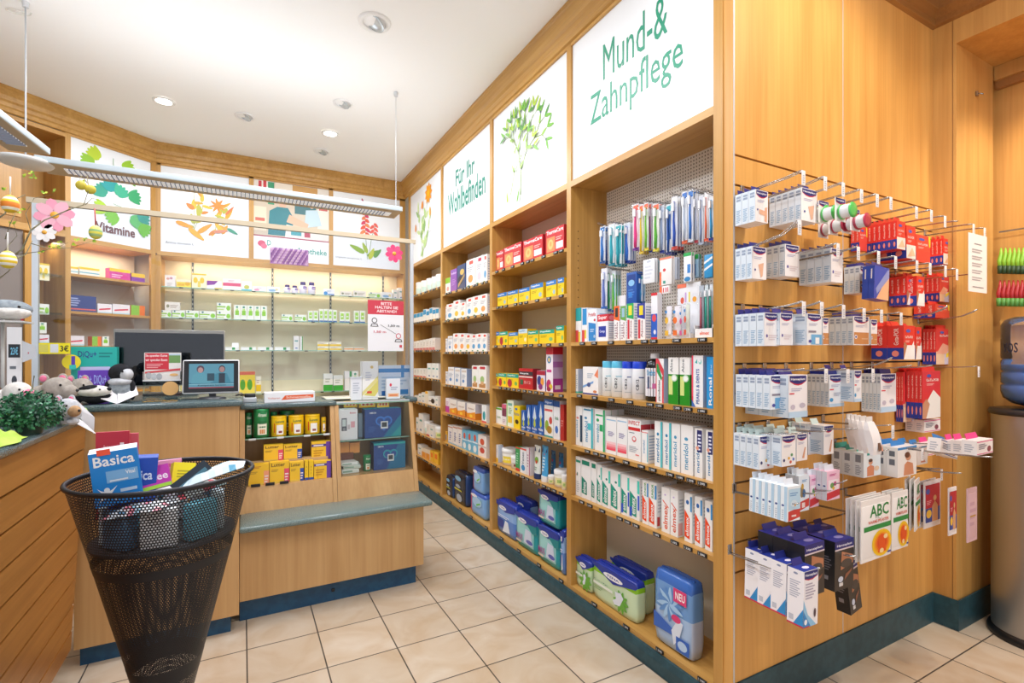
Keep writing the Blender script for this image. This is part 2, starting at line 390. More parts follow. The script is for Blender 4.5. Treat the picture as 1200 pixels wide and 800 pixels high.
ART[0] = [('t', .17, .56, .79, .80, 'Mund-&', '#12a07c', 0, False), ('t', .04, .27, .99, .55, 'Zahnpflege', '#12a07c', 0, False)]
ART[0] = [('t', .28, .55, .74, .78, 'Mund-&', '#0f9471', 0, False), ('t', .17, .25, .83, .51, 'Zahnpflege', '#0f9471', 0, False)]
mist = []
_r = random.Random(4)
def fork(u, v, an, ln, d, out):
    u2 = u+math.cos(an)*ln/.93; v2 = v+math.sin(an)*ln/.76
    out.append(('stem', [(u, v), (u2, v2)], .005+.002*d, '#7f9a4a'))
    if d == 0:
        for s in (-.5, .5): out.append(('leaf', u2, v2, .075, .02, an+s, _r.choice(['#6fae3a', '#a6c53a', '#4f8f3c'])))
        if _r.random() < .5: out.append(('d', u2, v2, .009, .011, '#42585a'))
    else:
        for s in (-.48, .42): fork(u2, v2, an+s+_r.uniform(-.15, .15), ln*.8, d-1, out)
        if _r.random() < .7: out.append(('leaf', u2, v2, .06, .02, an+_r.uniform(-1, 1), '#8fbf45'))
fork(.42, .12, 1.5, .16, 4, mist); fork(.30, .16, 1.2, .14, 3, mist)
ART[1] = mist+[('leaf', .40, .06, .09, .02, 1.2, '#6fae3a'), ('leaf', .26, .10, .08, .02, 1.7, '#a6c53a'), ('t', .56, .27, .86, .30, 'Viscum album L', '#999999', 0, False)]
ART[2] = [('t', .30, .61, .70, .79, 'Für Ihr', '#1f8c78', 0, True), ('t', .12, .33, .90, .58, 'Wohlbefinden', '#1f8c78', 0, True)]
mar = leafy(3, 7, ['#9fc06a', '#b7d68a', '#8fbb62', '#cfe3a0'], [[(.42, .12), (.40, .35), (.38, .60)], [(.45, .12), (.50, .4), (.58, .72)], [(.42, .15), (.34, .4), (.28, .66)], [(.44, .12), (.60, .3), (.68, .5)]], (.11, .045))
for k in range(9): mar.append(('leaf', .62, .80, .10, .05, k*math.pi*2/9, '#f7a01c'))
mar += [('d', .62, .80, .035, .04, '#f4c21c'), ('leaf', .42, .66, .08, .06, 1.4, '#f59a22'), ('leaf', .20, .42, .08, .05, 1.6, '#f3a65a'), ('leaf', .68, .5, .09, .04, 1.7, '#f6b648'), ('t', .62, .30, .90, .33, 'Calendula off.', '#bbbbbb', 0, False)]
ART[3] = mar
PANELM = M('#e9ecee', .35, emit=.10)
for bi, B in enumerate(BAYS):
    root = empty('shelf_unit', (A, B['y0'], 0)); bayroots.append(root); tag(root, BAYLAB[bi], 'shelf', 'oak shelf bays along the wall')
    off = -Vector((A, B['y0'], 0))
    def bx(name, x0, y0, z0, x1, y1, z1, m, par=root, extra=None):
        b = MB(); b.box(x0+off.x, y0+off.y, z0, x1+off.x, y1+off.y, z1, m)
        if extra: extra(b)
        return b.build(name, par)
    d0 = DIV[bi]; d1 = DIV[bi+1]
    # near side panel belongs to this bay; the far panel of the last bay too
    def holes(b):
        for z in [1.5+.04*k for k in range(14)]:
            for xx in (.045, .20): b.box(xx, B['y1']-B['y0']-.0015, z-.003, xx+.006, B['y1']-B['y0']-.0003, z+.003, '#6b4a22')
    bx('side_panel', A, d0[0], .0 if bi == 0 else .055, XBK+.02, d0[1], 3.04, W_SHELF)
    if bi == 0:
        bx('end_stile', A+.004, 1.222, .0, 1.571, 1.262, 3.04, W_PANEL)
    if bi == 3: bx('side_panel', A, d1[0], .055, XBK+.02, d1[1], 3.04, W_SHELF)
    bx('back_panel', XBK, d0[1], .08, XBK+.015, d1[0], .60 if bi == 0 else 2.27, BACKB)
    if bi == 0: bx('peg_board', XBK, d0[1], .60, XBK+.015, d1[0], 2.27, M_PEG)
    if bi == 0:
        b = MB(); holes(b); b.build('peg_holes', root)['kind'] = 'stuff'
    bx('top_board', A+.03, d0[1], 2.26, XBK, d1[0], 2.285, W_SHELFY)
    for si, z in enumerate(B['z']):
        zt = z
        sh = bx('shelf', A, d0[1], zt-(.02 if z > .2 else .03), XBK, d1[0], zt, W_SHELFY)
        y = d0[1]+.05; r = random.Random(bi*10+si)
        while y < d1[0]-.05:
            t = link('price_tag', TAGM, sh); t.location = (off.x+A, off.y+y, zt-.009); t.rotation_euler = (0, 0, -math.pi/2)
            y += (r.choice([.055, .07, .1, .13]) if z > .2 else r.uniform(.2, .3))
    # backlit sign panel
    pn = bx('sign_panel', A+.012, d0[1], 2.285, A+.03, d1[0], 3.05, PANELM)
    b = MB(); b.decals((.011, d1[0]+off.y, 2.285), (0, -(d1[0]-d0[1]), 0), (0, 0, .765), ART[bi]); b.build('sign_print', pn)
    bx('sign_bottom_rail', A, d0[1], 2.255, A+.03, d1[0], 2.287, W_SHELFY); bx('sign_top_rail', A, d0[1], 3.02, A+.03, d1[0], 3.05, W_SHELFY)
# ---------------------------------------------------------------- back wall cabinets
XB = [(-.672, -.635), (.055, .095), (.775, .815), (A-.06, A)]
root = empty('glass_shelf_cabinet', (0, YB, 0)); tag(root, 'wide oak wall cabinet with glass shelves behind the service counter', 'cabinet')
BROOT = root
def bx(name, x0, y0, z0, x1, y1, z1, m, par=None):
    b = MB(); b.box(x0, y0-YB, z0, x1, y1-YB, z1, m); return b.build(name, par or root)
for x0, x1 in XB: bx('stile', x0, YB, 2.24, x1, YB+.04, 3.05, W_SHELF)
bx('side_panel', XB[0][0], YB, 0, XB[0][1], 5.64, 2.224, W_SHELF); bx('side_panel', A-.02, YB, 0, A+.0, 5.64, 2.224, W_SHELF)
bx('back_panel', -.66, 5.64, .05, A, 5.655, 2.27, M('#ecdfc2', .5))
bx('top_board', -.66, YB+.03, 2.225, A, 5.64, 2.25, W_SHELFX); bx('sign_top_rail', -.66, YB, 3.02, A, YB+.03, 3.05, W_SHELFX); bx('sign_bottom_rail', -.66, YB-.002, 2.225, A, YB+.03, 2.26, W_SHELFX)
bx('lower_cabinet', -.62, YB, .05, A-.03, 5.62, .9, W_SHELFX)
for xx in (-.415, .27, .83, 1.39):
    b = MB(); b.box(xx-.008, 5.628-YB, .95, xx+.008, 5.64-YB, 2.22, '#4a4f58')
    for k in range(28): b.box(xx-.003, 5.626-YB, 1+.043*k, xx+.003, 5.629-YB, 1.02+.043*k, '#e4e4e0')
    b.build('shelf_rail', root)
for z in (1.955, 1.68, 1.39, .975):
    b = MB(); b.box(-.63, 5.38-YB, z-.008, A-.03, 5.62-YB, z, GL_G); b.box(-.63, 5.378-YB, z-.008, A-.03, 5.38-YB, z, GL_EDGE); g = b.build('glass_shelf', root)
    r = random.Random(int(z*100)); x = -.5
    while x < 1.45:
        b2 = MB(); b2.bbox(x, 5.372-YB, z-.012, x+.03, 5.378-YB, z-.002, BLACK, .002); b2.build('price_tag', g); x += r.uniform(.1, .22)
for i in range(3):
    x0 = XB[i][1]; x1 = XB[i+1][0]
    pn = bx('sign_panel', x0, YB+.012, 2.26, x1, YB+.03, 3.03, PANELM)
    r = random.Random(i)
    if i == 0:
        art = leafy(11, 8, ['#a7a23c', '#e8a51f', '#f0c22e', '#d9862a', '#b9b83a'], [[(.36, .28), (.36, .55), (.37, .85)], [(.60, .28), (.62, .45), (.66, .58)], [(.36, .28), (.46, .55), (.44, .7)], [(.68, .26), (.72, .42), (.74, .6)]], (.10, .035))
        for k in range(8): art.append(('leaf', .63, .60, .07, .02, k*math.pi/4+.2, '#f08b1d'))
        art += [('leaf', .16, .36, .14, .04, -.3, '#f3a21b'), ('leaf', .30, .3, .16, .045, -.7, '#eeb02a'), ('leaf', .40, .25, .15, .04, .7, '#e6a01e'), ('leaf', .74, .34, .1, .03, -.5, '#3f9b7a'), ('leaf', .58, .28, .12, .03, .2, '#d98a6a'), ('leaf', .72, .5, .11, .022, .9, '#e87840'), ('t', .05, .10, .36, .125, 'Arnica montana L', '#777777', 0, False)]
    elif i == 1:
        art = [('r', .0, .30, 1, 1, '#cfc0a8'), ('r', .0, .72, .26, 1, '#efe6dc'), ('r', .06, .8, .1, .98, '#c8323c'), ('r', .12, .84, .16, 1, '#d23a44'), ('r', .18, .7, .26, .98, '#3d9b6e'), ('r', .27, .74, .5, 1, '#e9ddc9'), ('r', .5, .80, .84, .98, '#c9964a'), ('r', .53, .62, .82, .88, '#2e6b70'),
               ('r', .84, .45, 1, 1, '#e7dfd2'), ('r', .86, .7, .98, .74, '#c25f58'), ('r', .86, .84, .98, .87, '#5d8cc0'), ('d', .37, .78, .07, .085, '#3b2d26'), ('d', .37, .73, .05, .065, '#e0b090'), ('p', [(.18, .32), (.2, .62), (.3, .68), (.44, .68), (.52, .55), (.48, .32)], '#2a7d86'),
               ('d', .76, .80, .05, .06, '#d8c6a0'), ('d', .76, .76, .04, .05, '#e6bfa0'), ('p', [(.66, .45), (.68, .68), (.84, .70), (.9, .5)], '#bcd4dd'), ('p', [(.42, .5), (.7, .44), (.72, .5), (.46, .6)], '#e2b394'), ('p', [(.40, .30), (.42, .47), (1, .40), (1, .30)], '#e8e2d8'), ('r', .48, .34, .62, .40, '#3da0a8'), ('r', .66, .33, .74, .40, '#b73a50'), ('r', .0, .36, .16, .66, '#e8d8bd'), ('r', .02, .48, .14, .52, '#cc6a5a'), ('r', .02, .4, .14, .44, '#6aa07a'),
               ('r', 0, 0, 1, .29, '#fbfbfb'), ('r', 0, .29, 1, .305, '#a62f4a'), ('d', .10, .20, .05, .04, '#d2546e'), ('d', .13, .17, .04, .035, '#e07088'), ('t', .17, .18, .22, .25, 'D', '#2d9a85'), ('t', .19, .09, .97, .19, 'Fortuna-Apotheke', '#2d9a85')]
        art[-1] = ('t', .55, .09, .97, .19, 'Apotheke', '#2d9a85')
    else:
        art = [('stem', [(.5, .12), (.47, .5), (.46, .9)], .005, '#5e8b3c'), ('stem', [(.52, .12), (.56, .4), (.62, .6)], .005, '#5e8b3c')]
        for k in range(12):
            v = .42+.03*k; s = -1 if k % 2 else 1; art.append(('leaf', .47, v+.06, .075-.004*k, .035, -math.pi/2+s*(.9), ['#e8604a', '#e98a5a', '#d94868'][k % 3]))
        for k in range(5): art.append(('leaf', .60, .5+.03*k, .06, .03, -math.pi/2+(-1)**k*.8, '#ea6a5c'))
        art += [('leaf', .44, .88, .05, .02, 1.9, '#b85a6c'), ('leaf', .46, .2, .17, .05, 2.7, '#8fb22e'), ('leaf', .5, .16, .15, .05, .5, '#7aa83a'), ('leaf', .5, .2, .12, .04, 2.0, '#a5be3c'), ('leaf', .53, .12, .13, .045, 1.2, '#c2cc3c'), ('leaf', .6, .15, .12, .04, .9, '#68a04a'), ('t', .04, .10, .42, .125, 'Digitalis purpurea L', '#777777', 0, False)]
    b = MB(); b.decals((x0, .0118, 2.26), (x1-x0, 0, 0), (0, 0, .77), art); b.build('sign_print', pn)
# ---------------------------------------------------------------- angled cabinets to the window side
DAx = (DA.x, DA.y)
def onA(x, y): return onP(x, y, PC, DAx)
angA = math.atan2(-DA.y, -DA.x)         # local +x runs towards the corner
def along(px): return (onA(px, 400).xy-Vector(PC)).length
s_v = along(83); s_end = 2.4
root = empty('vitamin_shelf_cabinet', (PC[0], PC[1], 0), angA); tag(root, 'angled oak cabinet with vitamin lettering and open shelves', 'cabinet'); VROOT = root
def lb(name, s0, s1, d0, d1, z0, z1, m, par=None):
    b = MB(); b.box(-s1, d0, z0, -s0, d1, z1, m); return b.build(name, par or root)
lb('stile', .0, .035, 0, .03, 0, 3.05, W_SHELF); lb('stile', s_v-.0, s_v+.035, 0, .30, 0, 3.05, W_SHELF)
lb('back_panel', 0, s_v, .30, .315, .05, 2.27, BACKB); lb('top_board', .03, s_v, .02, .3, 2.225, 2.25, W_SHELFX)
lb('sign_bottom_rail', .03, s_v, 0, .02, 2.225, 2.26, W_SHELFX); lb('sign_top_rail', .03, s_v, 0, .02, 3.02, 3.05, W_SHELFX)
pn = lb('sign_panel', .035, s_v, .012, .03, 2.26, 3.03, PANELM)
art = []
_q = random.Random(5)
for (u, v, an, c) in [(.34, .86, 2.6, '#b9d228'), (.28, .80, 3.3, '#8fc22a'), (.62, .84, .2, '#9ccc2c'), (.70, .78, -.4, '#6cb53a'), (.42, .5, 2.7, '#2f9f86'), (.5, .55, 2.0, '#1fa0a0'), (.56, .52, 1.0, '#3db58e'), (.70, .54, .2, '#37a86c'), (.42, .34, 3.0, '#a8d030'), (.56, .30, 3.6, '#7cc23a'), (.72, .30, -.2, '#5db86a'), (.82, .33, .3, '#2f9b8a'), (.84, .24, -.5, '#6dbb3c')]:
    for k in range(5): art.append(('leaf', u, v, .10, .045, an+(k-2)*.32, c))
art += [('stem', [(.5, .9), (.5, .72), (.62, .8)], .004, '#5d9a5d'), ('stem', [(.5, .72), (.38, .8)], .004, '#5d9a5d'), ('stem', [(.5, .42), (.62, .40), (.78, .36)], .004, '#5d9a5d'), ('t', .28, .10, .78, .20, 'Vitamine', '#6b3a3c', 0, True)]
b = MB(); b.decals((-s_v, .0118, 2.26), (s_v-.035, 0, 0), (0, 0, .77), art); b.build('sign_print', pn)
zv = [onA(130, 325.5).z, onA(130, 367).z, onA(110, 405).z, 1.05]
for z in zv: lb('shelf', .03, s_v, .02, .3, z-.02, z, W_SHELFX)
# second, open cabinet beyond the stile
root2 = empty('open_wall_cabinet', (PC[0], PC[1], 0), angA); tag(root2, 'oak cabinet with an empty upper compartment behind the hanging eggs', 'cabinet')
s2 = s_v+.035
lb('back_panel', s2, s_end, .30, .32, 0, 3.05, W_SHELF, root2); lb('side_panel', s_end, s_end+.03, 0, .30, 0, 3.05, W_SHELF, root2)
lb('top_board', s2, s_end, 0, .3, 3.0, 3.03, W_SHELFX, root2)
lb('upper_shelf', s2, s_end, 0, .3, 2.24, 2.29, W_SHELFX, root2)
d = lb('door', s2+.25, s2+.9, .02, .04, 2.33, 2.7, W_SHELF, root2)
b = MB(); b.box(-(s2+.24), -.004, 1.0, -(s2+.20), .02, 2.22, W_SHELF); b.build('divider_board', root2)
lb('grey_wall_board', s2+.24, s_end, .02, .03, .9, 2.24, M('#857c76', .6), root2)
for z in (zv[0]-.02, zv[1]-.02, zv[2]): lb('shelf', s2, s2+.22, .04, .28, z-.015, z, GL_G, root2)
# ================================================================ PRODUCTS
# a design = dict(base, F, R, L, T decals, look, name, cat)
DES = {}
def D(key, base, F=(), R=(), L=(), T=(), look='', name='carton', cat='carton', rough=.35, **kw):
    pre = key.split('_')[0]
    nm = {'meri': 'toothpaste_carton', 'elm': 'toothpaste_carton', 'pink': 'toothpaste_carton', 'infekt': 'toothpaste_carton', 'aj': 'toothpaste_carton', 'h': 'plaster_box', 'g': 'plaster_box', 'b': 'medicine_box', 'm': 'cream_box', 'tea': 'tea_box', 'dh': 'supplement_box', 'y': 'supplement_box', 'w': 'plaster_box', 'p': 'heat_pad_box', 'thin': 'plaster_sleeve', 'bandage': 'bandage_box', 'support': 'bandage_box', 'parod': 'toothpaste_carton', 'green': 'toothpaste_carton', 'thermo': 'heat_pad_box'}.get(pre)
    if nm and name == 'carton' and key != 'm_x': name = nm; cat = {'toothpaste_carton': 'toothpaste box', 'plaster_box': 'plaster box', 'medicine_box': 'medicine box'}.get(nm, 'box')
    DES[key] = dict(base=base, F=list(F), R=list(R), L=list(L), T=list(T), look=look, name=name, cat=cat, rough=rough, **kw)
def carton_mesh(key, w, h, d):
    s = DES[key]; b = MB(); base = M(s['base'], s['rough'])
    b.box(-w/2, 0, 0, w/2, d, h, base)
    b.decals((-w/2, 0, 0), (w, 0, 0), (0, 0, h), s['F'])
    if s['R']: b.decals((w/2, 0, 0), (0, d, 0), (0, 0, h), s['R'])
    if s['L']: b.decals((-w/2, d, 0), (0, -d, 0), (0, 0, h), s['L'])
    if s['T']: b.decals((-w/2, 0, h), (w, 0, 0), (0, d, 0), s['T'])
    return b.mesh(s['name'])
GREY = '#9aa3ad'; LINES = ('l', .12, .12, .85, .4, 5, '#b7bec8')
def meri(col, stripe=None, top=None, look='', txt='meridol'):
    F = [('t', .22, .10, .62, .62, txt, col, 1)]
    if stripe: F = [('r', .78, 0, 1, 1, stripe)]+F
    F += [('d', .45, .72, .16, .035, col)] if not top else [('r', .3, .52, .95, .97, top), ('l', .42, .56, .85, .92, 5, '#e8ecff'), ('d', .35, .6, .2, .04, '#e8a08a')]
    return F
D('meri_teal', WHITE, meri('#2b86b5', '#4fc6cf'), R=[('r', 0, 0, .05, 1, '#4fc6cf'), ('l', .15, .2, .8, .7, 8, '#c4ccd6')], look='white carton with turquoise edge')
D('meri_white', WHITE, meri('#4a9cc4'), R=[('l', .15, .2, .8, .7, 8, '#c4ccd6')], look='white carton, pale blue lettering')
D('meri_navy', WHITE, meri('#3a86b8', None, '#232a6b'), look='white carton, navy upper field')
D('meri_blue', '#eef4f6', [('r', .82, 0, 1, 1, '#39bccb'), ('r', .1, .93, .8, .97, '#2b86b5'), ('t', .2, .14, .5, .66, 'meridol', '#2f8fc0', 1), ('d', .3, .74, .13, .03, '#2b86b5'), ('r', .5, .45, .8, .62, '#4fc2cc')], look='tall carton, turquoise edge and badge')
D('meri_green', WHITE, [('r', .82, 0, 1, 1, '#21ab6c'), ('r', .1, .84, .8, .88, '#28a868'), ('t', .15, .2, .42, .64, 'meridol', '#2f9fbf', 1), ('d', .3, .74, .14, .04, '#2aa866'), ('r', .48, .48, .8, .64, '#2aa866')], look='tall carton, green edge and badge')
D('meri_box', WHITE, [('t', .08, .2, .35, .64, 'meridol', '#5aa0cc', 1), ('d', .3, .70, .18, .03, '#e28f86'), ('r', .66, .1, 1, .78, '#2d4a63')], look='white carton with dark window strip')
D('pink', WHITE, [('r', .05, .90, .95, .93, '#9cc3e0'), ('l', .2, .48, .8, .62, 4, '#7f7ab0'), ('r', .06, .10, .94, .16, '#f0566c'), ('r', .06, .16, .94, .21, '#f4808f'), ('r', .06, .21, .94, .27, '#f8aab2'), ('r', .06, .27, .94, .33, '#fbd0d4')], R=[('l', .1, .2, .9, .8, 8, '#b6bcc6')], look='white carton with pink lower field')
D('infekt', WHITE, [('t', .06, .87, .94, .97, 'INFECT', '#cf2f3a', 0), ('r', .04, .73, .96, .81, '#d22d33'), ('l', .12, .66, .7, .70, 1, '#8a94a0'), ('d', .5, .52, .17, .07, '#dc6a70'), ('d', .5, .53, .10, .04, WHITE), ('l', .12, .2, .8, .36, 4, '#b8bfc8'), ('r', .6, .13, .88, .16, '#e88')], R=[('r', 0, .73, 1, .9, '#c73a45')], look='white carton with red band and lettering')
D('mslim', WHITE, [('r', .85, .05, 1, .95, '#66c3d6'), ('t', .2, .3, .5, .7, 'meridol', '#5aa0cc', 1), ('r', 0, .93, 1, .96, '#e68b8b')], R=[('l', .1, .1, .9, .9, 9, '#a9bad0')], look='low white carton with light blue edge')
def elm(col, alt=None, dot=None, txt='elmex'):
    F = [('p', [(.02, .10), (.70, .06), (.70, .50), (.02, .66)], col), ('t', .14, .12, .6, .52, txt, WHITE, 1)]
    if alt: F.append(('r', .78, .64, 1, .95, alt))
    if dot: F += [('d', .42, .82, .2, .045, dot)]
    return F
RS = [('l', .2, .35, .8, .85, 7, '#c9ced6')]
D('elm_org', WHITE, elm('#ef4a1c', '#2a8ed0', '#2f6db5'), R=RS, look='white carton, orange block, blue dot')
D('elm_jun', WHITE, elm('#ef4a1c', '#2a8ed0')+[('t', .35, .64, .7, .96, 'JUNIOR', '#2f9f4e', 1)], R=RS+[('r', .1, .05, .5, .25, '#c8484a')], look='white carton, orange block, green script')
D('elm_wht', WHITE, [('t', .2, .08, .75, .62, 'elmex', '#e05a3a', 1), ('p', [(.1, .70), (.16, .72), (.9, .58), (.84, .56)], '#e05a3a'), ('d', .45, .84, .12, .02, '#c9b6e0')], R=RS+[('r', .05, .03, .6, .3, '#eab0ac')], look='white carton with red-orange lettering')
D('elm_grn', WHITE, elm('#159a84', '#45d0c0', None)+[('d', .55, .72, .12, .03, '#148a78')], R=RS, look='white carton with green block')
D('elm_grb', WHITE, elm('#159a84', '#45d0c0', None)+[('r', .0, .05, .25, .28, '#2f5bd0'), ('r', .82, .25, 1, .6, '#2f5bd0')], R=RS, look='white carton, green block, blue corner')
D('elm_big', WHITE, [('r', .08, .84, .85, .95, '#1c9078'), ('p', [(.05, .12), (.6, .10), (.6, .42), (.05, .54)], '#168a76'), ('t', .15, .14, .5, .42, 'elmex', WHITE, 1)], look='tall carton, green head and block')
D('elm_low', WHITE, [('r', .05, .86, .95, .92, '#29a08a'), ('d', .35, .56, .1, .05, '#1c7a68'), ('r', .1, .52, .25, .56, '#e08a8a'), ('l', .12, .1, .8, .4, 6, '#c4ccd2')], look='white carton with green top line')
# toothbrush/paste shelf
D('teal_w', WHITE, [('r', 0, .62, 1, 1, '#25a5a8'), ('r', 0, 0, .5, .35, '#d9484a'), ('r', .5, 0, .8, .3, '#e8d23c')], R=[('l', .2, .2, .9, .9, 10, '#b8c4d8')], look='white carton with teal top and red corner')
D('blue_w', WHITE, [('r', .1, .5, .9, .98, '#2a8fd0'), ('r', 0, 0, .5, .35, '#d9484a'), ('r', .5, .1, .8, .35, '#e8d23c')], R=[('l', .2, .2, .9, .9, 10, '#b8c4d8')], look='white carton with blue top and red corner')
D('redscript', '#eef4fb', [('t', .1, .78, .9, .9, 'Protefix', '#d0454a', 0), ('p', [(.1, .02), (.9, .02), (.9, .55), (.1, .6)], '#2f86cc'), ('d', .75, .16, .1, .05, '#a9cbe8'), ('l', .3, .3, .8, .42, 2, '#bcd6ee'), ('d', .78, .66, .1, .04, '#d0454a')], R=[('l', .2, .2, .9, .9, 10, '#9fb3d6')], look='blue and white denture carton with red script')
D('corega', '#f2f4fa', [('r', 0, .74, 1, 1, '#d52c3e'), ('t', .1, .78, .9, .96, 'Super', '#ffffff', 0), ('r', .12, .16, .82, .56, '#2438a0'), ('t', .22, .3, .72, .42, 'Corega', '#dfe4ff', 0)], R=[('r', 0, .74, 1, 1, '#d52c3e'), ('d', .4, .86, .3, .09, '#e8798a'), ('l', .1, .1, .9, .7, 8, '#a4adc8')], look='white carton with red top and blue square')
for k, (a, c2) in {'or': ('#ef6a2a', '#333'), 'gn': ('#6aa84f', '#9cc3d6'), 'gy': ('#27a85c', '#f0e23c'), 'by': ('#2b3aa0', '#f0d92c')}.items():
    D('aj_'+k, '#f4f2f2', [('p', [(0, .62), (1, .56), (1, 1), (0, 1)], a), ('r', .25, .68, .75, .94, c2), ('r', .1, .04, .4, .56, '#cf3a48') if k in ('gy', 'by') else ('l', .15, .05, .6, .5, 6, '#b4a4ac'), ('t', .5, .06, .75, .54, 'Ajona', '#8a3a48', 1)], R=[('l', .1, .05, .9, .95, 12, '#a8b0c4')], look={'or': 'slim white carton with orange head', 'gn': 'slim white carton with green head', 'gy': 'slim carton with green and yellow head', 'by': 'slim carton with blue and yellow head'}[k])
D('rbtube', '#f2f4fa', [('r', 0, .94, 1, 1, '#d8303a'), ('r', 0, .05, 1, .55, '#2f63c8'), ('d', .5, .46, .34, .08, '#e8525a'), ('r', 0, 0, 1, .05, '#d8303a'), ('d', .6, .16, .2, .05, '#eef')], look='tall white toothbrush tube box with blue base')
D('wteal', '#f0f3f6', [('l', .2, .2, .8, .8, 7, '#a8c0c8'), ('r', 0, 0, 1, .07, '#4ac0b0')], R=[('r', 0, 0, 1, .07, '#4ac0b0'), ('r', 0, .07, 1, 1, '#b5c3dc')], look='small white carton with turquoise foot')
D('parod', WHITE, [('r', 0, 0, .1, 1, '#e24a5a'), ('p', [(.1, .9), (.9, .6), (1, .6), (1, .75), (.3, 1), (.1, 1)], '#d84450'), ('p', [(.1, .7), (.7, .5), (.8, .56), (.3, .88), (.1, .88)], '#2f9c54'), ('r', .8, 0, 1, .6, '#d84450'), ('t', .28, .04, .62, .52, 'parodontax', '#57575f', 1)], R=[('r', 0, 0, 1, 1, '#a9b9d0')], look='white carton with red and green swoosh')
D('green', '#f4f4f2', [('r', 0, 0, 1, .64, '#1f8f1c'), ('r', .05, .2, .45, .6, '#d8e48a'), ('d', .6, .56, .3, .075, '#cfe6cf'), ('d', .6, .56, .2, .05, '#f8fbf8'), ('t', .2, .68, .45, .96, 'Aloe', '#8a8f94', 1)], R=[('r', 0, 0, 1, .64, '#146e12')], look='slim green and white carton with round seal')
D('pearls', '#f4f6fa', [('r', 0, 0, .14, .3, '#d83048'), ('r', 0, .2, .14, 1, '#e8506a'), ('p', [(0, 0), (.35, 0), (0, .14)], '#3f6fc0'), ('t', .4, .06, .68, .74, 'PEARLS & DENTS', '#2a5dab', 1), ('p', [(.3, .86), (.5, .93), (.5, .84)], '#35b0b0'), ('d', .75, .88, .14, .05, '#8fd6d0'), ('d', .72, .90, .1, .035, '#f4f6fa')], R=[('r', 0, 0, 1, 1, '#b9c6dc')], look='tall white carton with blue upright lettering')
D('blueend', '#2c9be0', [('t', .3, .06, .8, .6, 'Ronal', '#ffffff', 1), ('t', .6, .66, .8, .84, '250 ml', '#e0f0ff', 1)], look='bright blue carton with white upright lettering')
# mistletoe bay
D('thermo', '#cf3038', [('t', .04, .80, .96, .95, 'ThermaCare', '#ffffff', 0), ('r', .06, .12, .52, .68, '#e8925a'), ('d', .28, .4, .14, .2, '#f4c27a'), ('d', .28, .42, .06, .1, '#f0a05a'), ('r', .58, .16, .95, .42, '#e8eef2'), ('l', .58, .5, .95, .66, 2, '#f0b6b0')], R=[('r', 0, 0, 1, 1, '#b51f2c')], look='large red heat wrap box')
def dopp(top, pat, ttxt='#ffffff'): return [('r', 0, .72, 1, 1, top), ('t', .06, .80, .75, .94, 'Doppelherz', ttxt, 0), ('d', .78, .3, .12, .14, pat), ('l', .1, .45, .6, .62, 2, '#b9a018')]
D('dh_blue', '#f4d21c', dopp('#2178c4', '#9cc0cf'), R=[('r', 0, 0, 1, 1, '#e0bb10')], look='yellow box with blue upper band')
D('dh_grn', '#f4d21c', dopp('#12a088', '#7fc47a'), R=[('r', 0, 0, 1, 1, '#e0bb10')], look='yellow box with green upper band')
D('dh_pale', '#f4d21c', dopp('#cfe3ea', '#f4f0c0', '#3a7fc0'), R=[('r', 0, 0, 1, 1, '#e0bb10')], look='yellow box with pale upper band')
D('dh_red', '#f4d21c', dopp('#12a088', '#6cae4a')+[('d', .25, .3, .2, .3, '#b3233c')], R=[('r', 0, 0, 1, 1, '#e0bb10')], look='yellow box with green band and berry picture')
D('dkred', '#c4202e', [('r', 0, .66, 1, .86, '#3a2c38'), ('t', .06, .7, .7, .8, 'Vitasprint', '#fff', 0), ('r', 0, .56, 1, .62, '#e8d9d4'), ('r', .1, .2, .32, .45, '#2f6a48'), ('t', .4, .26, .85, .4, 'B12', '#e8a09c', 0)], R=[('r', 0, 0, 1, 1, '#8f1626')], look='dark red box with black band')
D('multi', '#e8e0ee', [('r', 0, .78, 1, 1, '#b01f3c'), ('d', .3, .5, .25, .25, '#2f3d8c'), ('d', .65, .45, .2, .2, '#f2a03c'), ('d', .45, .2, .25, .15, '#8c2f7c')], R=[('r', 0, 0, 1, 1, '#5a3a8c')], look='purple and red box with fruit picture')
D('tallpink', '#f7eef4', [('r', 0, .84, 1, 1, '#cf2038'), ('d', .45, .72, .3, .08, '#2f80b0'), ('d', .45, .72, .15, .05, '#f0d080'), ('r', .1, .44, .8, .5, '#d0408c'), ('d', .4, .16, .35, .12, '#c02a6c'), ('d', .7, .12, .25, .06, '#e8c83c'), ('d', .4, .06, .3, .05, '#9a1a4a')], R=[('r', 0, .84, 1, 1, '#cf2038'), ('r', 0, .3, 1, .84, '#c9b0dc'), ('r', 0, 0, 1, .3, '#a83a9c'), ('r', 0, .55, 1, .68, '#b070c0'), ('r', .2, .06, .75, .15, '#e8dcf0')], look='tall white and magenta box with fruit picture')
D('wgrpouch', '#f2f3ee', [('r', 0, .88, 1, 1, '#6fae3a'), ('t', .2, .35, .8, .5, 'Linola', '#7a9a5a', 0)], look='white sachet with green top edge', name='sachet', cat='sachet')
D('maroon', '#ece4e6', [('r', 0, .42, 1, .8, '#7c3a52'), ('r', 0, .8, 1, 1, '#d05a78'), ('l', .2, .1, .8, .3, 3, '#b0a0a8')], look='narrow box with maroon band')
D('gvt', '#e6f0dc', [('r', .0, 0, .12, 1, '#9ccf5a'), ('r', .2, .15, .8, .4, '#f0c83c'), ('r', .2, .8, .8, .9, '#6fb0a0'), ('l', .3, .5, .8, .75, 4, '#90b080')], R=[('r', 0, 0, 1, 1, '#c0cccf')], look='pale green box with yellow square')
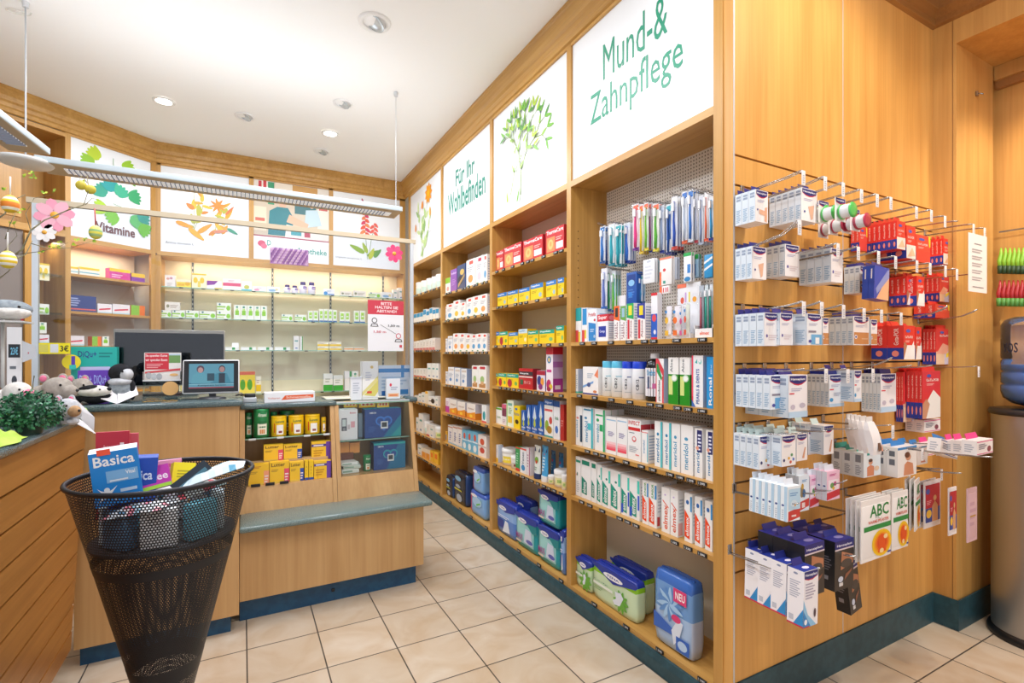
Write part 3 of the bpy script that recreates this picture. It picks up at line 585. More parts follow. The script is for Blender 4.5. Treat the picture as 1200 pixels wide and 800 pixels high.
D('yel', '#f2d21f', [('d', .5, .3, .28, .1, '#3c3218'), ('t', .1, .55, .9, .7, 'Kytta', '#3a5aa0', 0), ('d', .4, .86, .2, .05, '#3a6ac0')], R=[('r', 0, 0, 1, 1, '#d9b80e')], look='yellow ointment box')
D('bluet', '#1f62b8', [('p', [(.2, .55), (.5, .95), (.8, .55), (.5, .45)], '#d8e6f4'), ('p', [(.3, .3), (.5, .6), (.7, .3), (.5, .2)], '#c8d24a'), ('t', .1, .12, .9, .2, 'Mobilat', '#ffffff', 0), ('l', .2, .03, .8, .1, 1, '#a0c0e8')], R=[('r', 0, 0, 1, 1, '#154a94')], look='slim blue ointment box with leaf emblem')
D('bigblue', '#f2f4f2', [('r', 0, .84, 1, 1, '#1e63b4'), ('t', .1, .87, .9, .95, 'Allgauer', '#eaf2ff', 0), ('r', .05, .68, .95, .74, '#d65a5a'), ('d', .3, .3, .22, .14, '#8fae3a'), ('d', .75, .45, .18, .1, '#d0504a'), ('d', .6, .2, .3, .1, '#b0822c'), ('r', 0, 0, 1, .04, '#2aa0a0')], R=[('r', 0, .84, 1, 1, '#194f94')], look='large white box with blue head and herbs')
D('bigblue2', '#eef0f4', [('r', 0, .84, 1, 1, '#1c5298'), ('d', .5, .25, .25, .1, '#4a7ac8'), ('t', .2, .5, .8, .6, 'Arnika', '#3c8a5a', 0)], look='white box with navy head')
D('redside', '#b8322f', [('l', .2, .4, .8, .6, 3, '#d88a80')], look='plain brick red box')
D('wyfoot', '#f3f2ee', [('r', 0, 0, 1, .25, '#f2c12e'), ('l', .2, .4, .6, .8, 4, '#cfd3dc')], R=[('r', 0, 0, 1, 1, '#c4cfe0')], look='white cream box with yellow foot')
D('grred', '#2c9a5a', [('r', 0, 0, 1, .12, '#d03a34'), ('r', 0, .94, 1, 1, '#e04038'), ('l', .2, .3, .7, .8, 5, '#9fd8b0')], look='slim green box with red foot')
D('wbl', '#eef1f5', [('r', 0, .93, 1, 1, '#e05a4a'), ('d', .5, .22, .3, .12, '#3a8fc8'), ('t', .3, .35, .65, .85, 'Venen', '#6a7a8a', 1)], look='white box with blue drop picture')
D('wred', '#efeaf0', [('r', .7, 0, 1, 1, '#b06a8a'), ('l', .1, .3, .6, .8, 5, '#c0a0b4')], look='narrow white box with mauve edge')
# wellness bay
D('purple', '#8a4fb0', [('t', .1, .78, .9, .88, 'Femibion', '#e8d4f4', 0), ('l', .2, .3, .8, .6, 4, '#b48ad0')], look='purple supplement box')
D('navyg', '#28406f', [('d', .4, .4, .3, .18, '#1a2038'), ('d', .6, .7, .25, .12, '#d8b860'), ('p', [(.1, .1), (.9, .5), (.9, .6), (.1, .25)], '#b89a5a')], R=[('r', 0, 0, 1, 1, '#1a5a9c')], look='navy box with gold picture')
D('wgreen', '#f2f2ee', [('r', 0, .66, 1, 1, '#8fc43c'), ('d', .5, .3, .25, .15, '#e8a8a0')], look='small white box with leafy green top')
for k, (a, c2, lk) in {'a': ('#d8564a', '#f0a05a', 'white baby food box with orange figure'), 'b': ('#c23c58', '#e8d0d8', 'white box with crimson foot'), 'c': ('#e04838', '#5a9fd0', 'white tea box with blue figure'), 'd': ('#e04838', '#f2c33c', 'white tea box with yellow figure')}.items():
    D('tea_'+k, '#f3f1ee', [('r', .35, .82, .8, .94, a), ('d', .5, .3, .28, .14, c2), ('l', .15, .55, .8, .75, 3, '#b8b8c0'), ('r', .1, .02, .4, .08, '#3c8a5a')], R=[('l', .15, .1, .85, .9, 9, '#b9bfcc')], look=lk)
D('teastrip', '#eceae8', [('r', .05, .25, .5, .8, '#d8403a'), ('r', .6, .4, .9, .6, '#e0685e')], look='low white box lying with red square')
D('wblue2', '#f0f2f6', [('r', .1, .8, .9, .92, '#d9cfc6'), ('d', .4, .3, .2, .1, '#5f8fc8'), ('l', .15, .45, .8, .7, 4, '#a9b4c8')], R=[('r', 0, 0, 1, 1, '#8fa6d0')], look='white carton with bluish side')
D('wred2', '#f2f1ec', [('r', .2, .84, .85, .95, '#c8283a'), ('d', .5, .4, .25, .15, '#9fc07a'), ('p', [(.1, .05), (.9, .05), (.9, .25), (.1, .2)], '#b8834f'), ('d', .5, .25, .2, .08, '#d8b080')], look='white cereal box with red badge')
D('orangew', '#f4efe8', [('p', [(0, 0), (1, 0), (1, .52), (.5, .4), (0, .34)], '#ee9a2c'), ('t', .15, .62, .85, .74, 'Orthomol', '#b08a70', 0), ('d', .5, .2, .18, .1, '#f8d04a'), ('r', 0, 0, 1, .05, '#d85a3c')], R=[('r', 0, 0, 1, .42, '#d88024'), ('r', 0, .42, 1, 1, '#c9c9d6')], look='white box with orange wave')
D('magw', '#f2eaf0', [('r', 0, 0, 1, .45, '#c03f9c'), ('l', .2, .55, .8, .8, 3, '#c9a0c0')], look='white box with magenta wave')
D('tealw', '#eef3f2', [('d', .5, .4, .3, .25, '#2f9fa4'), ('r', 0, 0, 1, .1, '#d85a5a')], look='white box with teal drop')
D('tallw', '#ece8e6', [('r', 0, .88, 1, .94, '#c48a70'), ('l', .3, .2, .7, .7, 5, '#4a5a9c'), ('r', 0, 0, 1, .06, '#8ab8d8')], look='tall off-white box with fine blue print')
D('blueor', '#6fbde0', [('d', .5, .72, .22, .16, '#d85a3c'), ('d', .5, .22, .3, .16, '#eef4f6'), ('r', 0, .48, 1, .54, '#e8f4f8')], look='light blue box with orange figure')
D('redor', '#f0e8e2', [('d', .5, .7, .25, .15, '#d0583c'), ('d', .5, .3, .28, .14, '#c8483c'), ('r', 0, .46, 1, .52, '#c8b8b0')], look='cream box with red figure')
D('yelslim', '#f0b83c', [('r', .2, .2, .8, .7, '#4a8ac0')], look='small yellow and blue box')
# marigold bay
D('m_teal', '#eef0ee', [('l', .2, .3, .8, .8, 4, '#c8b0b0'), ('r', 0, 0, 1, .2, '#cfe6dc')], look='white cosmetic pack')
D('m_btop', '#efece6', [('r', 0, .55, 1, .95, '#2f97c8')], look='white pack with blue upper half')
D('m_rfoot', '#ece4dc', [('r', 0, 0, 1, .22, '#cf7a78'), ('l', .3, .4, .7, .8, 3, '#bdb0a8')], look='cream pack with rose foot')
D('m_red', '#efebe4', [('r', 0, 0, 1, .12, '#cf3038'), ('l', .4, .4, .6, .9, 4, '#8a8a8a')], look='white cream box with red foot')
D('m_wht', '#eceae4', [('r', .2, .6, .8, .7, '#6aa8a0'), ('r', .3, .1, .7, .2, '#7a90b8')], look='plain white cream box')
D('m_yel', '#ede6d4', [('r', 0, .8, 1, 1, '#f0b41c')], look='cream box with yellow top')
D('m_blk', '#eeeeea', [('d', .7, .5, .28, .3, '#1c1c1e'), ('r', .1, .4, .6, .5, '#333')], look='wide white box with black disc')
D('m_or', '#f2e4cc', [('r', 0, 0, 1, .6, '#f0a03c')], look='cream and orange sun care box')
D('m_or2', '#f4c23c', [('r', .2, .4, .8, .8, '#ef7c2a')], look='yellow and orange sun care box')
# back wall
D('b_flow', '#f2eee8', [('d', .3, .7, .15, .1, '#d8a090'), ('d', .6, .75, .15, .1, '#c890a0'), ('l', .2, .1, .7, .4, 3, '#c8c0b8')], look='white box with flower print')
D('b_yel', '#f5e050', [('d', .75, .5, .18, .25, '#e8b020'), ('r', .05, .2, .55, .55, '#e8b838'), ('r', .0, .7, 1, 1, '#f6f2d0')], look='yellow low box with flower')
D('b_ylt', '#f6f0c8', [('r', .0, .9, 1, 1, '#f0cf3c'), ('d', .25, .55, .15, .2, '#f0cc2c'), ('d', .7, .55, .15, .2, '#f0cc2c'), ('r', .4, .1, .6, .5, '#f0d860')], look='pale yellow box with yellow circles')
D('b_pur', '#f2eef2', [('p', [(0, .45), (.5, .55), (.75, 1), (0, 1)], '#8f3fa0'), ('r', .5, .05, 1, .2, '#e8d040')], look='white box with purple corner')
D('b_pink', '#f5f0ee', [('r', 0, .36, 1, .64, '#e0587c'), ('l', .3, .74, .7, .9, 2, '#d8a8b0')], look='white box with pink band')
D('b_teal', '#f2f2ea', [('r', 0, 0, 1, .18, '#4fbdd0'), ('d', .5, .4, .25, .2, '#c8c85a')], look='white box with turquoise foot')
D('b_lp', '#f4f0ee', [('d', .3, .35, .2, .2, '#e8a0b8'), ('l', .3, .6, .8, .8, 2, '#d0c0c0')], look='low white box with pink figure')
D('b_lb', '#f2f2f2', [('d', .4, .35, .3, .2, '#8ab4d8'), ('d', .75, .5, .12, .2, '#e8d8a0')], look='low white box with blue figure')
D('b_bw', '#f0f0f2', [('d', .2, .3, .18, .3, '#3a8fd0'), ('r', .4, .1, 1, .25, '#4a78c8'), ('l', .3, .5, .8, .8, 2, '#a0b0c0')], look='white box with blue ball')
D('b_crm', '#efe9dc', [('d', .2, .5, .1, .2, '#8a8a6a'), ('l', .35, .3, .9, .7, 3, '#b0a090')], look='cream box with small emblem')
D('b_grn', '#f2f5e8', [('r', 0, .45, .62, .62, '#8fc82e'), ('d', .82, .4, .15, .3, '#8fd03a'), ('d', .2, .82, .07, .12, '#3a7a80'), ('r', 0, .15, .5, .3, '#c8e08a')], look='white low box with lime green stripe')
D('b_grt', '#f2f5e8', [('r', .2, .3, .8, .62, '#8fd030'), ('d', .5, .85, .2, .07, '#4a9a7a'), ('r', .3, .62, .7, .75, '#c4e68a')], look='upright white box with lime green patch')
D('b_grb', '#f2f5e4', [('r', 0, 0, 1, .12, '#2f6aa8'), ('r', .2, .3, .8, .85, '#a6dc4a'), ('r', .3, .5, .7, .6, '#f2f8e0')], look='lime and white box with blue foot')
D('b_flat', '#f4f2ec', [('r', .55, .1, .75, .9, '#2f9c4a')], look='flat white box with green tag')
D('b_gtag', '#f4f3ee', [('r', .7, 0, 1, 1, '#31a04c')], look='upright white box with green side')
D('b_ybox', '#f4f0d8', [('r', 0, .1, 1, .5, '#f2cc28'), ('l', .1, .6, .8, .85, 2, '#c0a8a0')], look='white box with yellow band')
D('b_org', '#f3ead8', [('r', 0, .3, 1, .65, '#f09a3a')], look='flat box with orange stripe')
D('b_navy', '#31437f', [('r', 0, .12, 1, .2, '#d8665c'), ('l', .05, .35, .4, .9, 4, '#a8b4d8')], look='wide dark blue box')
D('b_wrb', '#f1ecec', [('p', [(.1, .3), (.9, .45), (.9, .6), (.1, .45)], '#d8304a'), ('r', 0, 0, 1, .15, '#b8dce8')], look='white box with red swoosh')
D('b_ogr', '#f07a2a', [('r', 0, 0, .6, 1, '#8fc63c')], look='green and orange box')
D('b_wyb', '#f2eee0', [('r', 0, .72, 1, 1, '#f2cf3a'), ('r', 0, .3, 1, .42, '#5ab4c8')], look='white box with yellow top and blue line')
D('b_pky', '#d84a9c', [('r', 0, .72, 1, 1, '#f4cf3a'), ('l', .1, .2, .7, .55, 2, '#f2c8e0')], look='pink box with yellow top')
D('b_ypu', '#8a46a8', [('r', 0, .55, 1, 1, '#f2c83a')], look='yellow and purple box')
D('b_gyel', '#f2d82c', [('r', 0, 0, 1, .3, '#f2e060'), ('d', .3, .4, .15, .25, '#5aa83c'), ('d', .7, .4, .15, .25, '#5aa83c'), ('r', 0, .85, 1, 1, '#d8603c')], look='yellow box with green leaves')
D('b_ggrn', '#eef2e8', [('r', 0, 0, 1, .35, '#3fae3c'), ('l', .2, .5, .8, .8, 2, '#b8c0b0')], look='white box with green foot')
_counts = {}
def place(key, w, h, d, loc, rz, label, group=None, tilt=0, me=None):
    me = me or carton_mesh(key, w, h, d)
    o = link(DES[key]['name'] if key in DES else key, me); o.location = loc; o.rotation_euler = (tilt, 0, rz)
    tag(o, label, DES[key]['cat'] if key in DES else 'box', group); return o
RX = -math.pi/2
def rowX(bay, si, items, default_d=.07):
    """items: (px0, px1, ytop, key, depth, deep)"""
    B = BAYS[bay]; z = B['z'][si]; n = 0
    nm = ('top' if si == 0 else 'bottom' if si == len(B['z'])-1 else ordn(si))+' shelf'
    if si == len(B['z'])-1: nm = 'bottom shelf'
    last = None
    for it in items:
        p0, p1, yt, key = it[:4]; d = it[4] if len(it) > 4 else default_d; deep = it[5] if len(it) > 5 else 1; xf = A+(it[6] if len(it) > 6 else .03)
        q0 = onX(p0, yt, xf); q1 = onX(p1, yt, xf); y0 = min(q0.y, B['y1']-.002); y1 = max(q1.y, B['y0']+.002)
        w = y0-y1-.0015; h = q0.z-z
        if last is not None and y0 > last: w -= (y0-last); y0 = last
        last = y1
        if w < .004: continue
        me = MAKE[key](w, h, d) if key in MAKE else carton_mesh(key, w, h, d)
        lk = LOOK[key] if key in LOOK else DES[key]['look']
        for k in range(deep):
            if k and xf+(k+1)*(d+.002) > XBK: break
            suff = '' if k == 0 else ', behind' if k == 1 else ', farther behind'
            lab = f"{lk}, {ordn(n)} from far end, {nm}, {B['nm']}{suff}"
            if isinstance(me, tuple): o = me[0](lab)
            else:
                o = link(DES[key]['name'] if key in DES else NAME[key], me); tag(o, lab, DES[key]['cat'] if key in DES else CAT[key])
            o['group'] = f"packs on the {nm} of the {B['nm']}"
            o.location = (xf+k*(d+.002), (y0+y1)/2 if deep == 1 or k == 0 else (y0+y1)/2, z+.0005); o.rotation_euler = (0, 0, RX)
        n += 1
MAKE = {}; LOOK = {}; NAME = {}; CAT = {}
def thingfn(parts, name, cat):
    """parts: [(partname, mesh)], first is the root mesh"""
    def f(lab):
        r = link(name, parts[0][1]); tag(r, lab, cat)
        for pn, me in parts[1:]: link(pn, me, r)
        return r
    return (f,)
def bottle(key, body, cap, look, label=None, cs=.22, shoulder=.0, decals=(), name='bottle', cat='bottle', capr=.75, sq=1, off=.75):
    def mk(w, h, d):
        r = w/2; b = MB(); hb = h*(1-cs)
        prof = [(r*.9, 0), (r, h*.02), (r, hb*(1-shoulder)-.004)]+([(r*.85, hb-.012), (r*capr*.8, hb)] if shoulder else [(r*.97, hb)])
        b.lathe(prof, body, 20, (0, r, 0))
        # curved label: front faces
        if decals:
            for it in decals:
                kind = it[0]
                if kind == 'r':
                    _, u0, v0, u1, v1, c = it; n = 5; vs = []
                    for k in range(n+1):
                        a = math.pi*(1.0+.5*0)+0; u = u0+(u1-u0)*k/n; an = -math.pi/2+off+(u-.5)*1.6
                        for v in (v0, v1): vs.append((math.cos(an)*(r+.0004), r+math.sin(an)*(r+.0004), v*hb))
                    b.add(vs, [(2*k, 2*k+2, 2*k+3, 2*k+1) for k in range(n)], c)
                elif kind == 't':
                    _, u0, v0, u1, v1, st, c, rot = it; vs, fs, x0, y0, x1, y1 = text_mesh(st, True); out = []
                    for x, y, _z in vs:
                        a = (x-x0)/(x1-x0); bb = (y-y0)/(y1-y0)
                        if rot: a, bb = 1-bb, a
                        an = -math.pi/2+off+((u0+(u1-u0)*a)-.5)*1.6; out.append((math.cos(an)*(r+.0008), r+math.sin(an)*(r+.0008), (v0+(v1-v0)*bb)*hb))
                    b.add(out, fs, c)
        c2 = MB(); c2.lathe([(r*capr, hb), (r*capr, h-.003), (r*capr*.94, h)], cap, 20, (0, r, 0))
        return thingfn([('body', b.mesh(name)), ('cap', c2.mesh('cap'))], name, cat)
    MAKE[key] = mk; LOOK[key] = look; NAME[key] = name; CAT[key] = cat
bottle('cb_lt', M('#eef3f4', .25), M('#5fc0e0', .3), 'white mouthwash bottle with light blue cap', decals=[('t', .2, .3, .42, .66, 'CB12', '#3a4046', 1), ('r', .3, .7, .8, .73, '#8ac8dc'), ('r', .2, .2, .8, .22, '#a9b4ba')], capr=.97, cs=.19)
bottle('cb_dk', M('#eef1f5', .25), M('#1f46d0', .3), 'white mouthwash bottle with dark blue cap', decals=[('t', .2, .3, .42, .66, 'CB12', '#2c3040', 1), ('r', .42, .7, .8, .74, '#5f6e9c'), ('r', .2, .2, .8, .22, '#a9b4ba')], capr=.97, cs=.19)
bottle('blackb', M('#17181c', .2), M('#e8eaee', .4), 'black mouthwash bottle with white label and cap', shoulder=.18, cs=.11, capr=.5, off=.35, decals=[('r', -.1, .12, 1.0, .78, '#eceaf0'), ('r', .22, .3, .4, .58, '#4a5a78'), ('r', .15, .3, .85, .32, '#c85a8c'), ('r', .6, .3, .85, .42, '#c8609c'), ('t', .18, .6, .8, .74, 'Ondro', '#3a9ac8', 0)])
bottle('jar', M('#f0eee6', .4), M('#e6e6e2', .4), 'white ointment jar with yellow label', cs=.2, capr=1.05, decals=[('r', .0, .2, 1, .7, '#f2dc4a'), ('r', .05, .42, .9, .5, '#faf6d8')], name='jar', cat='jar')
bottle('jar_w', M('#efece8', .4), M('#e6e6e4', .4), 'small white cream jar', cs=.22, capr=1.05, decals=[('r', .3, .25, .7, .5, '#9a4a4a'), ('r', .1, .55, .9, .62, '#c8c4b8')], name='jar', cat='jar')
bottle('jar_y', M('#f2f0e6', .4), M('#efefec', .4), 'white jar with yellow green label', cs=.24, capr=1.05, decals=[('r', .0, .2, 1, .75, '#e8e6a8'), ('r', .25, .35, .7, .6, '#9cc06a')], name='jar', cat='jar')
bottle('tub', M('#f0ebe2', .4), M('#e9e6e0', .4), 'white cosmetic tub', cs=.25, capr=1.0, decals=[('r', .1, .2, .9, .7, '#c9e0d4')], name='cream_tub', cat='jar')
bottle('vit', M('#efe8f2', .35), M('#3f3276', .35), 'round vitamin bottle with purple cap', shoulder=.15, cs=.25, capr=.7, decals=[('r', 0, .55, 1, .85, '#6b4a9c'), ('r', .1, .62, .9, .72, '#e8dcf4')])
bottle('tin_g', M('#23824a', .3), M('#2c9a58', .3), 'tall green drink powder tin', cs=.06, capr=1.03, decals=[('r', .12, .1, .88, .52, '#e9ead8'), ('r', .2, .5, .8, .62, '#1d6e3c'), ('t', .15, .78, .85, .92, 'Almased', '#e8f2e0', 0), ('r', .3, .14, .7, .3, '#d88a4a'), ('r', .22, .36, .78, .42, '#3a7a4a')], name='powder_tin', cat='tin', off=.1)
bottle('tin_y', M('#f2c81e', .3), M('#e8ba14', .3), 'yellow powder tin', cs=.08, capr=1.03, decals=[('r', .22, .1, .78, .62, '#f4f2ee'), ('t', .15, .74, .85, .88, 'Luvos', '#2f6a4a', 0), ('r', .38, .18, .68, .3, '#8a2f2a'), ('r', .0, .2, .08, .7, '#c8341e')], name='powder_tin', cat='tin', off=.1)
def tube(key, col, cap, look, dec):
    def mk(w, h, d):
        b = MB(); r = w/2; hc = h*.16; vs = []; n = 16; L = 6
        for j in range(L+1):
            t = j/L; z = h-(h-hc)*t if False else hc+(h-hc)*t; ry = .016*(1-t)+.0012*t
            for i in range(n): a = 2*math.pi*i/n; vs.append((math.cos(a)*r*(.86+.14*t), .016+math.sin(a)*ry, z))
        fs = [(j*n+i, j*n+(i+1) % n, (j+1)*n+(i+1) % n, (j+1)*n+i) for j in range(L) for i in range(n)]+[tuple(range(L*n, L*n+n))]
        b.add(vs, fs, M(col, .3), True)
        b2 = MB(); b2.lathe([(r*.8, 0), (r*.8, hc)], M(cap, .3), 16, (0, .016, 0), sc=(1, .8))
        b.decals((-r*.8, -.001, hc+.004), (w*.8, .012, 0) if False else (w*.8, 0, 0), (0, .016, (h-hc)*.92), dec)
        return thingfn([('body', b.mesh('tube')), ('cap', b2.mesh('cap'))], 'cream_tube', 'tube')
    MAKE[key] = mk; LOOK[key] = look
tube('tube_av', '#e9f0ea', '#2a3f6c', 'white cream tube with avocado picture', [('r', 0, .82, 1, 1, '#2f4a78'), ('d', .5, .5, .35, .12, '#6fa83a'), ('d', .5, .42, .2, .07, '#c8442e'), ('l', .2, .1, .8, .26, 2, '#9cb0a0')])
tube('tube_bl', '#4aa6dc', '#eef2f4', 'light blue cream tube', [('r', 0, .82, 1, 1, '#22457c'), ('l', .25, .15, .75, .7, 5, '#dceef8'), ('d', .5, .74, .12, .03, '#e06a8a')])
tube('tube_dk', '#3a86c4', '#2a3f6c', 'dark blue cream tube', [('r', 0, .85, 1, 1, '#1c3560'), ('d', .5, .6, .2, .07, '#c85a7a'), ('l', .25, .15, .75, .5, 3, '#a8d0ea')])
def softpack(key, look, F, base, top, name='hygiene_pack', cat='pack', side=()):
    def mk(w, h, d):
        import bmesh
        bm = bmesh.new(); bmesh.ops.create_cube(bm, size=1)
        bmesh.ops.subdivide_edges(bm, edges=bm.edges[:], cuts=7, use_grid_fill=True)
        r = random.Random(int(w*1e4))
        for v in bm.verts:
            x, y, z = v.co
            e = lambda t: math.copysign(abs(2*t)**1.0, t)/2
            px = (1-(2*x)**2); py = (1-(2*y)**2); pz = (1-(2*z)**2)
            cx = 1-.10*max(0, abs(2*x)-.86)/.14*max(0, abs(2*y)-.86)/.14
            k = .06
            f = 1
            v.co.x = x*(1-.05*(abs(2*z)**6)-.04*(abs(2*y)**6))*w*(.985)
            v.co.y = d/2+y*(1-.10*(abs(2*z)**8)-.10*(abs(2*x)**8))*d*.97
            v.co.z = h/2+z*(1-.03*(abs(2*x)**6)-.05*abs(2*y)**8)*h+r.uniform(-.001, .001)
        b = MB(); bm.verts.index_update(); vs = [tuple(v.co) for v in bm.verts]
        for f in bm.faces:
            c = f.calc_center_median(); nn = f.normal; u = c.x/w+.5; v = c.z/h
            mat = top if v > .985 else base
            if nn.y > -.6 or True:
                mat = F(u, v, 'F' if nn.y < -.5 else 'T' if nn.z > .5 else 'S')
            i = b.mi(M(mat, .25)); b.f.append(tuple(x.index for x in f.verts)); b.m.append(i); b.sm.append(True)
        b.v = vs; bm.free()
        b.decals((-w/2, -.0015, 0), (w, 0, 0), (0, 0, h), side)
        b2 = MB(); b2.box(-w*.42, d*.42, h-.004, w*.42, d*.5, h+.004, M(top, .2))
        return thingfn([('body', b.mesh(name)), ('top_seam', b2.mesh('top_seam'))], name, cat)
    MAKE[key] = mk; LOOK[key] = look; NAME[key] = name; CAT[key] = cat
NV = '#243a9c'
softpack('pk_green', 'green and white pad pack with navy top', lambda u, v, f: NV if (f == 'T' or v > .88) else ('#8fce2a' if v > .70 else '#cfe6bf'), '#cfe6bf', NV,
         side=[('p', [(0, .98), (0, .92), (.5, .66), (1, .86), (1, .98)], NV), ('d', .5, .82, .22, .075, '#f4f4f8'), ('t', .36, .79, .64, .85, 'TENA', NV, 0)]+[('leaf', .68, .34, .055, .022, k*math.pi/5, '#6ab03c') for k in range(10)]+[('p', [(.55, .52), (.68, .56), (.74, .46), (.66, .22), (.54, .18), (.5, .26), (.58, .36)], '#e4ebf6'), ('t', .06, .52, .4, .56, 'Lady', '#7a9a8a', 0), ('r', .04, .42, .5, .49, '#f0f6ea'), ('l', .06, .3, .3, .4, 2, '#8fb07a')])
softpack('pk_blue', 'blue and white incontinence pack with pink badge', lambda u, v, f: '#3f6fc0' if (f == 'T' or v > .88) else ('#6f9fd8' if v > .55 else ('#a9c6ea' if f == 'F' else '#b9c9e4')), '#a9c6ea', '#3c66b4',
         side=[('leaf', .45, .6, .075, .022, k*math.pi/7+.2, '#a6cdf0' if k % 2 else '#5f92d0') for k in range(14)]+[('r', .55, .68, .88, .86, '#dc3c78'), ('t', .6, .72, .84, .82, 'NEU', '#fff', 0), ('p', [(.02, .42), (.55, .30), (.55, .22), (.02, .20)], '#3566c0'), ('p', [(.5, .28), (.66, .46), (.8, .44), (.7, .22), (.56, .10)], '#dfe8f6'), ('d', .62, .46, .12, .05, '#dc3c78'), ('r', .62, .06, .95, .24, '#2f66c4'), ('d', .78, .15, .12, .06, '#b9d4f2')])
softpack('pk_light', 'light blue pack with navy top standing upright', lambda u, v, f: NV if (f == 'T' or v > .86) else ('#8fb6ea' if v > .5 else '#5d88d0'), '#8fb6ea', NV,
         side=[('p', [(0, .97), (0, .84), (.5, .7), (1, .8), (1, .97)], NV), ('d', .35, .80, .2, .06, '#f4f4f8'), ('t', .22, .78, .48, .82, 'TENA', NV, 0), ('p', [(.35, .1), (.75, .14), (.65, .44), (.5, .46)], '#e6eef8'), ('r', .1, .2, .4, .44, '#2d3f94'), ('l', .1, .5, .8, .6, 2, '#d8e6f8')])
softpack('pk_teal', 'teal and white pants pack with navy top', lambda u, v, f: NV if (f == 'T' or v > .86) else ('#1f9aa4' if (f != 'F' or u > .85 or v < .12) else '#9fdcdc'), '#2aa2aa', NV,
         side=[('p', [(0, .98), (0, .88), (.5, .72), (1, .84), (1, .98)], NV), ('d', .35, .80, .19, .065, '#f4f4f8'), ('t', .22, .775, .48, .825, 'TENA', NV, 0), ('p', [(.55, .78), (1, .82), (1, .6), (.8, .58)], '#168a90'), ('p', [(.42, .2), (.82, .2), (.76, .6), (.5, .62)], '#d4dff2'), ('d', .68, .28, .15, .06, '#5a62b8'), ('t', .05, .22, .36, .4, 'MAXI', '#b04a9c', 0), ('r', .05, .14, .3, .2, '#e0d0c0')])
softpack('pk_black', 'black pants pack with grey figure', lambda u, v, f: '#1a2233' if f != 'S' else '#2f4f86', '#1a2233', '#2a3a5c',
         side=[('d', .4, .8, .25, .08, '#7fb0d0'), ('d', .4, .55, .2, .06, '#9aa4b0'), ('d', .5, .2, .22, .12, '#aab4c0'), ('r', .1, .42, .7, .47, '#c8c43c')])
softpack('pk_pinkb', 'blue pack with green logo and pink edge', lambda u, v, f: '#3d5fb4' if f == 'T' or v > .9 else ('#c85a8a' if u < .1 else '#7fb0e4'), '#7fb0e4', '#3d5fb4',
         side=[('d', .3, .82, .2, .07, '#f4f4f8'), ('p', [(.35, .55), (.75, .75), (.8, .68), (.4, .48)], '#7fd03c'), ('p', [(.4, .42), (.7, .56), (.74, .5), (.44, .36)], '#7fd03c'), ('d', .5, .6, .3, .2, '#a9d0f0'), ('p', [(.45, .5), (.7, .62), (.72, .56), (.47, .44)], '#5fc030')])
# ---------------------------------------------------------------- rows on the long wall
rowX(0, 0, [(673.3, 681.5, 361.5, 'teal_w', .08), (682, 688.3, 361.2, 'blue_w', .1), (688.5, 699.4, 363, 'redscript', .09), (700, 712.5, 369, 'corega', .06), (719.3, 726, 359, 'aj_or', .02), (727, 733.7, 359, 'aj_gn', .02), (734.5, 742.7, 356, 'aj_gy', .045), (746.8, 756, 356, 'aj_by', .05)])
D('leaflet_box', '#f4f2f0', [('p', [(.75, .7), (1, .95), (1, .6)], '#e8825a'), ('p', [(.0, .3), (.7, .5), (.7, .42), (.0, .22)], '#7aa8dc'), ('d', .4, .35, .12, .08, '#4a5a8c'), ('r', 0, 0, 1, .05, '#33408c'), ('d', .8, .12, .12, .05, '#d88a5a'), ('l', .3, .6, .7, .8, 3, '#b8c0cc')], look='white denture tablet box with blue arrow')
rowX(0, 1, [(670.6, 677.4, 432, 'wteal', .06), (683, 701, 429.5, 'leaflet_box', .05), (702.7, 712.3, 423, 'cb_lt', .05), (712.5, 724.6, 423, 'cb_lt'), (725.5, 736, 423.5, 'cb_dk'), (736.5, 750.3, 423.5, 'cb_dk'), (751.5, 767.6, 414, 'blackb'), (768.5, 778, 420, 'parod', .035), (783, 795, 418.7, 'green', .04), (796.5, 808.5, 418.7, 'green', .04), (810.5, 824, 416.5, 'pearls', .05), (828, 836, 418, 'blueend', .05)])
rowX(0, 2, [(672, 682.5, 475, 'meri_box', .04, 2), (683, 695, 477, 'meri_blue', .04, 2), (697, 709, 479, 'meri_green', .04, 3), (710, 722.5, 487.5, 'pink', .05, 3), (723, 735, 489, 'pink', .05, 2), (735.6, 751, 490.5, 'infekt', .06, 2), (752, 759.5, 504, 'mslim', .06), (767, 776, 493, 'meri_teal', .04, 3), (777, 786.3, 494.5, 'meri_teal', .04, 3), (787, 797, 496, 'meri_white', .04, 2), (798, 812, 497.5, 'meri_white', .04, 2), (814, 823.4, 501.5, 'meri_navy', .04, 2), (827, 835.6, 503.5, 'meri_navy', .04, 2)])
rowX(0, 3, [(670, 680.6, 533, 'elm_low', .05, 2), (681, 692.5, 536, 'elm_big', .05, 2), (692.8, 699, 540, 'elm_big', .05, 2), (699.4, 705.2, 544, 'elm_grn', .04, 3), (705.6, 715.3, 547, 'elm_grn', .04, 3), (715.6, 727, 550, 'elm_grn', .04, 3), (728, 737.5, 555, 'elm_grb', .04, 3), (737.7, 749.5, 558, 'elm_grb', .04, 3), (752.5, 759.8, 562, 'elm_jun', .04, 3), (760.3, 769.5, 564, 'elm_jun', .04, 3), (775.2, 785, 570, 'elm_wht', .045, 3), (785.5, 794.5, 573, 'elm_wht', .045, 3), (802, 811, 577, 'elm_org', .04, 3), (814, 823, 581, 'elm_org', .04, 3), (826, 835, 586, 'elm_org', .04, 3)])
rowX(0, 4, [(671, 692, 648, 'pk_green', .07), (694, 745.8, 655, 'pk_green', .07), (766, 811, 663, 'pk_blue', .08)])
